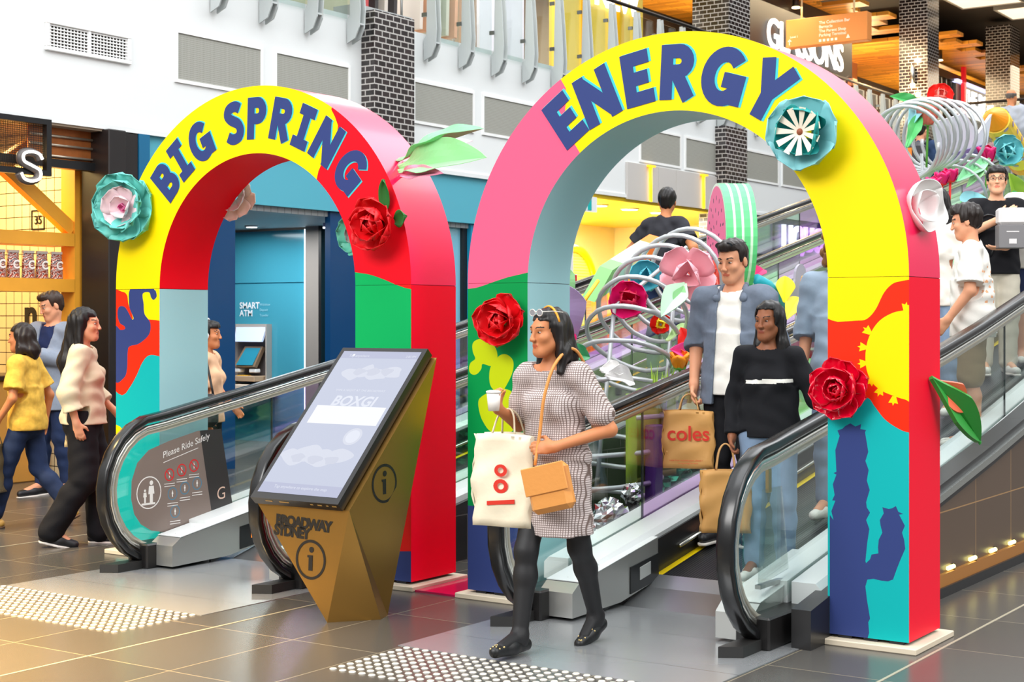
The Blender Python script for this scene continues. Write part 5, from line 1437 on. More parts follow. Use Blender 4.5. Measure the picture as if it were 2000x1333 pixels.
m = MB(); m.prism([kp(bx + .05, .53, .0612), kp(bx + wd - .02, .53, .0612), kp(bx + wd - .02, .66, .0612), kp(bx + .05, .66, .0612)], n_ * .0006, 0); m.build('message_box', sm[5], d)
scr_l = []
m = MB(); scr_l.append(m); put_text(m, 'BOXGI', kp(bx + wd * .52, .665, .0612), r_, u_, .10, 0, .03, 'C', shear=.15); m = MB(); scr_l.append(m); put_text(m, 'WIN A NIGHT AT THE BROADWAY', kp(bx + wd * .52, .77, .0612), r_, u_, .022, 0, .0, 'C')
m = MB(); scr_l.append(m); put_text(m, 'Tap anywhere', kp(bx + .06, Lk - .072, .0612), r_, u_, .026, 0, 0, 'L'); m = MB(); scr_l.append(m); put_text(m, '2:00 PM', kp(bx + wd - .02, Lk - .072, .0612), r_, u_, .022, 0, 0, 'R'); m = MB(); scr_l.append(m); put_text(m, 'Tap anywhere to explore the map', kp(bx + wd * .5, .075, .0612), r_, u_, .027, 0, 0, 'C')
for m in scr_l: m.build('screen_text', sm[4], d)
m = MB()
for a, w in ((.1, .05), (.2, .07), (.42, .02), (.47, .03), (.53, .015), (.57, .03)): m.prism([kp(a, -.001, .035), kp(a + w, -.001, .035), kp(a + w, -.001, .043), kp(a, -.001, .043)], -u_ * .001, 0)
m.build('port_row', M('port_brass', (200, 160, 90), .4), t)
# marks on the front and on the side
ink = M('kiosk_ink', (24, 20, 16), .5)
fn = (A_ - TL).cross(TR - TL).normalized()
if fn.y > 0: fn = -fn
fu = (Vector((0, 0, 1)) - fn * fn.z).normalized(); frt = fu.cross(fn)
def hit_front(px, py):
    rr_ = Vector(ray(px, py)); o = Vector((0, 0, HCAM)); tt = (TL - o).dot(fn) / rr_.dot(fn); return o + rr_ * tt + fn * .002
def icon(m, c, right, up, rad):
    n = right.cross(up)
    m.flat([], [(circle(0, 0, rad, 36), 0), (circle(0, 0, rad * .86, 36), None), (circle(0.04 * rad, .5 * rad, .15 * rad, 14), 0), ([(-.22 * rad, .22 * rad), (.13 * rad, .22 * rad), (.13 * rad, -.55 * rad), (-.13 * rad, -.55 * rad), (-.13 * rad, .1 * rad), (-.22 * rad, .1 * rad)], 0)], lambda a, b: c + right * a + up * b, None)
m = MB(); icon(m, hit_front(607, 1094), frt, fu, .105); m.build('info_mark', ink, t)
m = MB(); p1 = hit_front(537, 1027); q1 = hit_front(655, 1045); rt = (q1 - p1).normalized(); up = fn.cross(rt) * -1
if up.z < 0: up = -up
put_text(m, 'BROADWAY', hit_front(539, 1024), rt, up, .076, 0, .06, 'L', .84); put_text(m, 'SYDNEY', hit_front(536, 1043), rt, up, .076, 0, .06, 'L', .84); m.build('printed_name', ink, t)
sn = Vector((1, 0, 0))
def hit_side(px, py): p = onX(px, py, -5.188); return p
cs = hit_side(751, 945); m = MB(); icon(m, cs, Vector((0, 1, .02)).normalized(), Vector((0, -.02, 1)).normalized(), .105); m.build('info_mark', ink, t)
# ------------------------------------------------------------------ display between the two walkways
XM = -5.34
mb = MB(); ys_ = [7.9, 8.5, 9.5, 10.2, 11.2, 12, 32]
mb.prism([(-5.99, 7.7, 0), (-5.99, 32, 0)] + [(-5.99, y, max(.16, HR(y) - .80)) for y in ys_[::-1]] + [(-5.99, 7.7, .16)], (.03, 0, 0), 0)
struct('wall_median', mb, grid_mat('median_tiles', (44, 42, 44), (88, 84, 84), .4, .3, .004, 'YZ', .25, .5, vary=.2))
mb = MB(); mb.prism([(-4.72, 7.7, 0), (-4.72, 32, 0)] + [(-4.72, y, max(.10, HR(y) - 1.0)) for y in ys_[::-1]] + [(-4.72, 7.7, .10)], (.03, 0, 0), 0)
struct('wall_median_near', mb, M('median_dark', (52, 50, 54), .4))
mb = MB(); mb.prism([(-5.96, 10.3, .1), (-5.96, 32, .1), (-5.96, 32, HR(32) - .85), (-5.96, 12, HR(12) - .85), (-5.96, 10.3, HR(10.3) - .9)], (1.24, 0, 0), 0)
struct('floor_median', mb, M('median_green', (150, 196, 120), .6, vary=.4, vscale=4))
tube_grey = M('tube_grey', (186, 190, 194), .28, metal=.35)
def coil(label, axis, r0, r1, turns, tr=.017, struts=(), n=None):
    t = thing('coil_sculpture', label, 'sculpture', axis[0], 0, 'coil sculptures')
    A = spline(axis, 12); N = len(A); P = []
    steps = int(turns * 28)
    prev = None
    for i in range(steps + 1):
        s = i / steps * (N - 1); k = min(int(s), N - 2); f = s - k
        c = Vector(A[k]).lerp(Vector(A[k + 1]), f)
        tg = (Vector(A[min(k + 2, N - 1)]) - Vector(A[max(k - 1, 0)])).normalized()
        e1 = Vector((1, 0, 0)); e2 = tg.cross(e1).normalized()
        r = r0 + (r1 - r0) * i / steps; a = 2 * pi * turns * i / steps
        P.append(c + e1 * (r * cos(a)) + e2 * (r * sin(a)))
    m = MB(); m.tube(P, tr, 0, 8); m.build('spiral_tube', tube_grey, t)
    for a, b in struts:
        m = MB(); m.tube([a, b], tr * .95, 0, 8); m.build('strut', tube_grey, t)
    return t
p1, p2 = onX(1165, 700, -5.55), onX(1200, 600, -5.55); q1, q2 = onX(1283, 760, -5.1), onX(1318, 560, -5.1)
coil('large grey tube coil rising among the paper flowers beside the walking woman', [(XM, 9.05, .12), (XM, 9.05, .6), (XM, 9.12, 1.15), (XM, 9.4, 1.6), (XM, 9.85, 1.85), (XM, 10.35, 2.0)], .33, .31, 12.5, .017,
     [(p1 + Vector((0, 0, -.9)), p2), (q1 + Vector((0, 0, -.75)), q2), (p2, p2 + Vector((.15, .8, .45)))])
coil('far grey tube coil at the upper right behind the ENERGY arch', [(XM, 14.6, 3.30), (XM, 15.0, 3.42), (XM, 15.5, 3.5), (XM + .1, 15.9, 3.5)], .36, .36, 7.5, .019, [(onX(1830, 330, XM), onX(1842, 420, XM)), (onX(1800, 300, XM), onX(1805, 420, XM))])
coil('lower grey tube coil near the boy with the box', [(XM + .1, 15.6, 2.80), (XM + .1, 16.0, 2.92), (XM + .1, 16.5, 3.05)], .34, .36, 3.5, .017, [(onX(1850, 380, XM), onX(1862, 470, XM))])
def bits(name, label, cat, parts, group=None, loc=None):
    """parts: (part name, material, builder(mb))"""
    t = thing(name, label, cat, loc, 0, group)
    for nm, mat, fn in parts:
        m = MB(); fn(m); m.build(nm, mat, t)
    return t
def lf(b, tip, x0, x1, wid, up=(.5, -.8, .4), folds=.015, thick=.004):
    o, e = onX(b[0], b[1], x0), onX(tip[0], tip[1], x1)
    return lambda m: bigleaf(m, o, e, up, wid, folds, thick=thick)
lilac_p = M('paper_lilac', (170, 150, 196), .5); leafp = M('paper_leaf_green', (134, 190, 130), .5); mintp = M('paper_pale_mint', (190, 226, 196), .5)
pinkp = M('paper_pink', (246, 178, 190), .5); coral = M('paper_coral', (240, 122, 108), .5); magenta = M('paper_magenta', (228, 10, 110), .5)
tealb = M('paper_teal_blue', (84, 182, 200), .5); orangep = M('paper_orange', (250, 150, 10), .5); yelpap = M('paper_yellow', (252, 224, 30), .5)
redp2 = M('paper_scarlet', (236, 34, 24), .5); greyp = M('paper_grey', (172, 166, 184), .5); limep = M('paper_lime', (166, 206, 70), .5)
bits('paper_plant', 'large lilac paper petal with green leaves behind the head of the walking woman', 'paper plant', [
    ('petal', lilac_p, lf((1112, 690), (1042, 540), -5.05, -5.25, .42)), ('leaf', leafp, lf((1120, 600), (1064, 512), -5.2, -5.45, .22)), ('leaf', mintp, lf((1070, 610), (1036, 570), -5.0, -5.1, .08)),
    ('leaf', M('leaf_deep', (66, 160, 104), .5), lf((1100, 690), (1158, 694), -5.0, -4.9, .12)), ('petal', magenta, lf((1108, 680), (1122, 645), -5.0, -5.0, .07))], loc=onX(1100, 690, -5.1))
# striped box
A0 = onX(1171, 520, -5.82); e1 = Vector((.14, -.05, -.035)); e2 = onX(1136, 582, -5.82) - A0; e3 = onX(1262, 462, -5.95) - A0
t = thing('block_crayon', 'slanted square block in green, mint, cream and orange above the coil', 'block', A0)
cols = [('green_block', M('block_green', (128, 190, 116), .5)), ('mint_block', M('block_mint', (186, 226, 208), .5)), ('cream_block', M('block_cream', (250, 238, 176), .5)), ('orange_tip', M('block_orange', (246, 128, 20), .5))]
for k, (nm, mat) in enumerate(cols):
    f0, f1 = (0, .22, .55, .86)[k], (.22, .55, .86, 1.08)[k]
    m = MB(); o = A0 + e3 * f0; m.prism([o, o + e1, o + e1 + e2, o + e2], e3 * (f1 - f0), 0); m.build(nm, mat, t)
m = MB(); m.tube([onX(1132, 601, -5.62), onX(1168, 549, -5.64)], .014, 0, 8); o = m.build('yellow_stick', M('stick_yellow', (252, 190, 10), .5), t)
# flowers around the coil
def pflower(label, px, py, X, mats, L, n=(.5, -.85, .2), counts=(4, 4), seed=1, cat='paper flower', open_=(25, 55), ruff=.02, wid=1.1, tip=.65):
    p = onX(px, py, X); n = Vector(n).normalized(); t = thing('paper_flower', label, cat, p, 0, 'paper flowers between the walkways')
    m = MB(); rosette(m, p, n, .01, counts[0], L, L * wid, open_[0], .5, .25, ruff, 0, seed=seed, tip=tip); m.build('outer_petals', mats[0], t)
    m = MB(); rosette(m, p + n * .03, n, .008, counts[1], L * .7, L * .8 * wid, open_[1], .4, .3, ruff, 0, twist=40, seed=seed + 1, tip=tip); m.build('inner_petals', mats[-1], t)
    return t, p, n
pflower('big pale pink paper flower left of the man in the denim shirt', 1345, 535, -5.0, [pinkp, pinkp], .24, (.4, -.9, -.1), (4, 3), 201, open_=(15, 45), wid=1.0)
pflower('coral folded paper bloom just behind the pink flower by the denim shirt', 1385, 560, -5.3, [coral, coral], .22, (.5, -.8, .3), (4, 3), 205)
pflower('magenta crumpled paper flower inside the coil', 1230, 590, -5.5, [magenta, M('paper_crimson', (206, 10, 70), .5)], .17, (.4, -.85, .2), (5, 4), 209, ruff=.06)
pflower('teal blue paper pinwheel inside the coil', 1262, 545, -5.6, [tealb, tealb], .15, (.4, -.85, .2), (5, 3), 213, ruff=.01)
pflower('soft pink paper pompom inside the top of the coil', 1312, 545, -5.6, [M('paper_rose2', (236, 120, 170), .5), magenta], .12, (.4, -.85, .2), (6, 5), 217, open_=(40, 70), ruff=.05)
pflower('small red and yellow paper flower low in the coil', 1290, 635, -5.4, [redp2, yelpap], .09, (.5, -.85, .1), (5, 4), 221)
bits('paper_leaf', 'pale green folded paper leaf hanging right of the coil, under the pink flower', 'paper leaf', [('leaf', mintp, lf((1338, 555), (1294, 612), -4.95, -4.95, .17, folds=.0)), ('leaf', leafp, lf((1335, 560), (1318, 600), -4.93, -4.93, .09, folds=.0))], loc=onX(1335, 560, -4.95))
bits('paper_petal', 'white curled paper petal behind the shoulder of the walking woman', 'paper petal', [('petal', pap_white, lf((1180, 735), (1246, 742), -5.0, -4.95, .16)), ('petal', pap_white, lf((1170, 725), (1225, 720), -5.05, -5.0, .12))], loc=onX(1200, 735, -5))
def tulip(label, px, py, X, mat, L, stem_to=None, tilt=(0.1, -.2, 1), seed=3, stem_mat=None):
    p = onX(px, py, X); n = Vector(tilt).normalized(); t = thing('paper_tulip', label, 'paper flower', p, 0, 'paper tulips')
    m = MB(); rosette(m, p, n, .03, 6, L, L * .8, 72, -.25, .35, .01, 0, seed=seed, tip=.55, base=.5); m.build('petals', mat, t)
    q = p - n * .5 if stem_to is None else stem_to
    m = MB(); m.tube([p - n * .0, q], .012, 0, 8); m.lathe([(.0, 0), (.04, .01), (.045, .03)], 0, 12, p - Vector((0, 0, .01))); m.build('stem', stem_mat or M('stem_green', (96, 170, 60), .5), t)
    return t
tulip('orange paper tulip at the handrail beside the denim shirt man', 1328, 722, -4.9, orangep, .12, seed=231)
bits('paper_petal', 'red and pink striped paper petals above the orange tulip', 'paper petal', [('petal', redp2, lf((1352, 700), (1332, 640), -4.95, -5.0, .16)), ('petal', M('paper_hot_pink', (236, 70, 150), .5), lf((1360, 705), (1318, 680), -4.9, -4.9, .16)), ('petal', M('paper_pale_green', (186, 220, 150), .5), lf((1300, 668), (1352, 625), -5.0, -5.2, .08))], loc=onX(1350, 700, -4.95))
g = MB(); rr = random.Random(5)
for k in range(60):
    b = onX(1275 + rr.random() * 75, 775 + rr.uniform(-14, 14), -4.95 + rr.uniform(-.15, .1)); h = rr.uniform(.08, .2); d = Vector((rr.uniform(-.06, .06), rr.uniform(-.06, .06), h))
    g.add([b + Vector((-.012, 0, 0)), b + Vector((.012, 0, 0)), b + d, b + Vector((0, .008, 0))], [(0, 1, 2), (1, 3, 2), (3, 0, 2)], 0)
o = g.build('paper_grass', limep); tag(o, 'bright green paper grass around the stem of the orange tulip', 'paper grass', kind='stuff')
# items seen low through the right walkway's glass
bits('paper_drape', 'lime green paper drape seen through the glass left of the shopping bag', 'drape', [('sheet', limep, lambda m: m.surf(lambda u, v: onX(1222 + 90 * u, 770 + 175 * v - 30 * u, -5.1) + Vector((.03 * sin(u * 14), 0, 0)), 16, 4, 0, thick=.006)), ('hem', M('paper_olive', (150, 150, 50), .5), lambda m: m.surf(lambda u, v: onX(1222 + 90 * u, 945 + 12 * v - 30 * u, -5.1) + Vector((.03 * sin(u * 14), 0, 0)), 16, 2, 0, thick=.008))], loc=onX(1260, 930, -5.1))
t = thing('violet_post', 'dark violet post seen through the glass left of the shopping bag', 'post', onX(1282, 1000, -5.0))
m = MB(); a = onX(1282, 830, -5.0); b = onX(1282, 990, -5.0); m.box(-5.06, -4.98, a.y - .06, a.y + .06, .1, a.z, 0, .01); m.build('shaft', M('violet', (78, 46, 120), .45), t)
m = MB(); m.box(-5.1, -4.94, a.y - .1, a.y + .1, .05, .14, 0, .01); m.build('base', M('violet_dark', (52, 30, 84), .45), t)
t = thing('tinsel_sheet', 'green glittering sheet seen through the glass under the shopping bag', 'tinsel', onX(1320, 930, -5.2))
m = MB(); rr = random.Random(9)
H_ = [[rr.uniform(-.03, .03) for _ in range(30)] for _ in range(30)]
m.surf(lambda u, v: onX(1275 + 110 * u, 830 + 170 * v - 25 * u, -5.2) + Vector((H_[int(u * 20)][int(v * 20)], 0, 0)), 20, 20, 0, thick=.004, smooth=False); m.build('sheet', M('tinsel_green', (0, 150, 90), .2, metal=.6), t)
m = MB(); m.tube([onX(1275 + 110 * u / 8, 828 - 25 * u / 8, -5.2) for u in range(9)], .008, 0, 6); m.build('cord', M('stem_green', (96, 170, 60), .5), t)
foil = M('foil', (222, 222, 226), .16, metal=1.0)
def crumple(px, py, X, r, sd, label):
    p = onX(px, py, X); t = thing('foil_lump', label, 'foil', p, 0, 'crumpled foil between the walkways')
    rr = random.Random(sd); m = MB(); m.ball((0, 0, 0), 1, 0, 18, 12)
    m.v = [(p.x + v[0] * r * (s := rr.uniform(.72, 1.15)), p.y + v[1] * r * s * 1.3, p.z + v[2] * r * s) for v in m.v]; m.sm = [False] * len(m.sm); m.build('crumpled_sheet', foil, t)
    m = MB(); m.box(p.x - r * .5, p.x + r * .5, p.y - r * .5, p.y + r * .5, 0, p.z - r * .7, 0); m.build('plinth', M('plinth_dark', (40, 40, 44), .5), t)
crumple(1190, 1010, -4.95, .11, 3, 'crumpled foil ball behind the glass beside the check dress')
crumple(1150, 1050, -4.9, .09, 4, 'crumpled foil heap lowest behind the glass, by the knee of the walking woman')
crumple(1235, 965, -5.05, .07, 5, 'crumpled foil lump behind the glass next to the violet post')
# melon wheel
c = onX(1428, 468, XM - .3); t = thing('melon_wheel', 'upright watermelon wheel with pink seeded face and green striped rim, behind the man in the denim shirt', 'sculpture', c)
t['label'] = 'upright watermelon wheel with green striped rim behind the man in the denim shirt'
ax = Vector((-.80, -.60, 0)).normalized(); sd = Vector((0, 0, 1)).cross(ax); rm, th = .46, .25
def mw(a, r, h): return c + sd * (r * cos(a)) + Vector((0, 0, 1)) * (r * sin(a)) + ax * h
m = MB(); ns = 40
stripe = [0, 1, 0, 1, 0, 1, 0, 0]
V = []; F = []; mm = []
hs = [-th / 2, -th * .36, -th * .28, -th * .08, 0, th * .18, th * .26, th * .42, th / 2]
for i in range(ns):
    a = 2 * pi * i / ns
    for h in hs: V.append(mw(a, rm, h))
for i in range(ns):
    j = (i + 1) % ns
    for q in range(8): F.append((i * 9 + q, i * 9 + q + 1, j * 9 + q + 1, j * 9 + q)); mm.append(stripe[q])
m.add(V, F, mm, False); m.build('striped_rim', [M('melon_green', (92, 204, 128), .5), M('melon_pale', (206, 240, 210), .5)], t)
seeds = []
rr = random.Random(21)
for ring, cnt in ((.14, 6), (.24, 11), (.34, 16)):
    for k in range(cnt):
        a = 2 * pi * k / cnt + ring * 9; seeds.append(([(ring * cos(a) + x * cos(a) - y * sin(a), ring * sin(a) + x * sin(a) + y * cos(a)) for x, y in circle(0, 0, .022, 10, .012)], 1))
m = MB(); m.flat([circle(0, 0, rm * .95, 44)], seeds, lambda a, b: c + sd * a + Vector((0, 0, 1)) * b + ax * (th / 2 + .002), 0)
m.flat([circle(0, 0, rm, 44)], [], lambda a, b: c + sd * a + Vector((0, 0, 1)) * b + ax * (th / 2), 2); m.flat([circle(0, 0, rm, 44)], [], lambda a, b: c + sd * a + Vector((0, 0, 1)) * b - ax * (th / 2), 2)
m.build('seeded_face', [M('melon_pink', (246, 118, 160), .5), M('seed_black', (52, 34, 44), .5), M('melon_white', (230, 244, 228), .5)], t)
m = MB(); m.tube([c - Vector((0, 0, rm)), Vector((c.x, c.y, HR(c.y) - .86))], .03, 0, 8); m.build('support_post', tube_grey, t)
# group right of the woman in black
bits('paper_flower', 'teal paper flower tube with yellow petals right of the woman in black', 'paper flower', [
    ('tube', M('tube_teal', (34, 170, 186), .45), lambda m: m.tube([onX(x, y, XM) for x, y in ((1478, 545), (1497, 560), (1515, 585), (1532, 612))], .06, 0, 12, scale=[.7, 1, 1.1, 1.2])),
    ('petal', yelpap, lf((1532, 592), (1534, 535), -5.2, -5.25, .16, folds=0)), ('petal', M('paper_yellow_green', (240, 224, 70), .5), lf((1535, 625), (1562, 575), -5.15, -5.15, .15, folds=0)), ('petal', M('paper_butter', (252, 240, 160), .5), lf((1556, 600), (1584, 578), -5.15, -5.1, .10, folds=0))], loc=onX(1520, 590, XM))
bits('paper_shape', 'grey cactus shaped paper board right of the teal flower tube', 'paper shape', [('board', greyp, lambda m: m.prism([onX(x, y, -5.5) for x, y in smooth_poly([(1530, 590), (1540, 555), (1548, 552), (1552, 525), (1562, 516), (1570, 530), (1568, 556), (1578, 566), (1580, 590)], 4)], (.02, 0, 0), 0)), ('support_post', tube_grey, lambda m: m.tube([onX(1555, 585, -5.5), onX(1555, 585, -5.5) + Vector((0, 0, -.5))], .012, 0, 8))], loc=onX(1555, 585, -5.5))
tulip('amber paper tulip beside the yellow arch leg, above the red paper', 1582, 572, -5.3, M('paper_amber', (250, 172, 20), .5), .15, seed=241)
bits('paper_petal', 'red folded paper beside the grey paper board, near the yellow arch leg', 'paper petal', [('petal', redp2, lf((1556, 618), (1590, 590), -5.1, -5.1, .16, folds=0)), ('petal', M('paper_hot_pink', (236, 70, 150), .5), lf((1575, 612), (1594, 600), -5.05, -5.05, .09, folds=0))], loc=onX(1560, 615, -5.1))
bits('gift_box', 'dark red box with a pale band behind the woman in black', 'box', [('carton', M('box_red', (190, 18, 44), .45), lambda m: m.box(-5.2, -4.95, onX(1585, 690, -5.0).y - .12, onX(1585, 690, -5.0).y + .3, onX(1585, 700, -5.0).z, onX(1585, 662, -5.0).z, 0, .006)), ('ribbon', M('paper_peach', (244, 216, 200), .6), lambda m: m.box(-5.205, -4.945, onX(1585, 690, -5.0).y - .125, onX(1585, 690, -5.0).y + .305, onX(1585, 684, -5.0).z, onX(1585, 679, -5.0).z, 0))], loc=onX(1585, 690, -5.0))
bits('paper_petal', 'small magenta paper triangle above the shoulder of the denim shirt man', 'paper petal', [('petal', magenta, lf((1470, 545), (1494, 520), -5.4, -5.4, .12, folds=0)), ('leaf', leafp, lf((1468, 548), (1480, 560), -5.4, -5.4, .06, folds=0))], loc=onX(1470, 545, -5.4))
# upper right group
tulip('coral and red paper tulip over the far coil', 1812, 245, XM, coral, .26, seed=251)
pflower('red paper bloom just right of the coral tulip over the far coil', 1835, 195, XM, [redp2, coral], .16, (.4, -.8, .4), (5, 4), 253)
bits('paper_leaf', 'green and pale blue paper leaves left of the far coil', 'paper leaf', [('leaf', M('leaf_mid', (74, 176, 96), .5), lf((1800, 205), (1742, 185), -5.4, -5.6, .13)), ('leaf', M('paper_aqua', (140, 204, 214), .5), lf((1775, 250), (1800, 188), -5.4, -5.5, .16)), ('leaf', M('leaf_mid', (74, 176, 96), .5), lf((1770, 290), (1800, 215), -5.3, -5.4, .14))], loc=onX(1790, 240, -5.4))
bits('paper_envelope', 'pale grey folded board like an open envelope inside the far coil', 'paper shape', [('board', M('board_pale', (220, 218, 230), .5), lambda m: m.prism([onX(x, y, -5.3) for x, y in ((1818, 240), (1880, 222), (1905, 262), (1932, 224), (1922, 290), (1830, 305))], (.03, 0, 0), 0)), ('lining', M('board_violet', (110, 98, 150), .5), lambda m: m.prism([onX(x, y, -5.25) for x, y in ((1838, 306), (1920, 282), (1905, 300), (1850, 318))], (.03, 0, 0), 0))], loc=onX(1870, 270, -5.3))
t = thing('dotted_crayon', 'giant yellow crayon with violet dots at the right picture edge', 'sculpture', onX(1960, 260, XM))
a, b = onX(1945, 235, XM), onX(1992, 310, XM - .1); d = (b - a).normalized(); e = d.orthogonal().normalized(); f_ = d.cross(e); L_ = (b - a).length; rc = .16
m = MB(); V = []; F = []
def cyl(m, s0, s1, ra, rb, mat=0, n=20):
    V = [a + d * s + (e * cos(2 * pi * k / n) + f_ * sin(2 * pi * k / n)) * r for s, r in ((s0, ra), (s1, rb)) for k in range(n)]
    m.add(V, [(k, (k + 1) % n, n + (k + 1) % n, n + k) for k in range(n)] + [tuple(range(n))[::-1], tuple(range(n, 2 * n))], mat, False)
cyl(m, 0, L_, rc, rc); 
for k in range(40):
    s = (k % 5 + .5 * (k // 5 % 2)) / 5.4 * L_; ang = 2 * pi * (k // 5) / 8
    o = a + d * (s + .03) + (e * cos(ang) + f_ * sin(ang)) * (rc + .002); nn = e * cos(ang) + f_ * sin(ang); u = nn.cross(d)
    m.add([o + (d * cos(2 * pi * q / 12) + u * sin(2 * pi * q / 12)) * .035 for q in range(12)], [tuple(range(12))], 1)
m.build('barrel', [M('crayon_yellow', (250, 206, 60), .5), M('dot_violet', (160, 140, 190), .5)], t)
m = MB(); cyl(m, -.02, -.22, rc * .9, .02); m.build('tip', orangep, t)
m = MB(); cyl(m, L_, L_ + .16, rc * 1.02, rc * 1.02); m.build('cap', orangep, t)
pflower('teal tissue flower under the dotted crayon at the right picture edge', 1965, 300, -5.1, [M('tissue_aqua', (120, 208, 214), .5), M('tissue_aqua', (120, 208, 214), .5)], .22, (.4, -.85, .1), (6, 5), 261, ruff=.05)
tulip('magenta paper tulip above the head of the boy with the box', 1927, 322, -5.1, magenta, .2, seed=265)
bits('paper_leaf', 'pale green paper leaf below the magenta tulip, above the boy with the box', 'paper leaf', [('leaf', mint, lf((1932, 312), (1872, 350), -5.05, -5.05, .17)), ('leaf', leafp, lf((1925, 325), (1890, 362), -5.0, -5.0, .1))], loc=onX(1930, 315, -5.05))
for k, (x, y) in enumerate(((1822, 372), (1840, 362), (1856, 356))):
    tulip('magenta paper tulip above the dark haired woman, ' + ('left of three', 'middle of three', 'right of three')[k], x, y, -4.95, magenta, .13, seed=270 + k, stem_mat=redp2)
bits('paper_leaf', 'lime paper leaves right of the boy with the box', 'paper leaf', [('leaf', limep, lf((1990, 400), (1975, 340), -4.95, -4.95, .22)), ('leaf', M('leaf_mid', (74, 176, 96), .5), lf((1975, 395), (1990, 370), -4.9, -4.9, .1))], loc=onX(1990, 395, -4.95))
bits('paper_leaf', 'mint and teal paper leaves just left of the boy with the box', 'paper leaf', [('leaf', M('paper_aqua', (140, 204, 214), .5), lf((1890, 440), (1905, 370), -4.95, -5.0, .3)), ('leaf', mint, lf((1890, 440), (1880, 395), -4.95, -4.95, .16)), ('leaf', M('leaf_mid', (74, 176, 96), .5), lf((1900, 420), (1925, 395), -4.9, -4.9, .16))], loc=onX(1890, 440, -4.95))
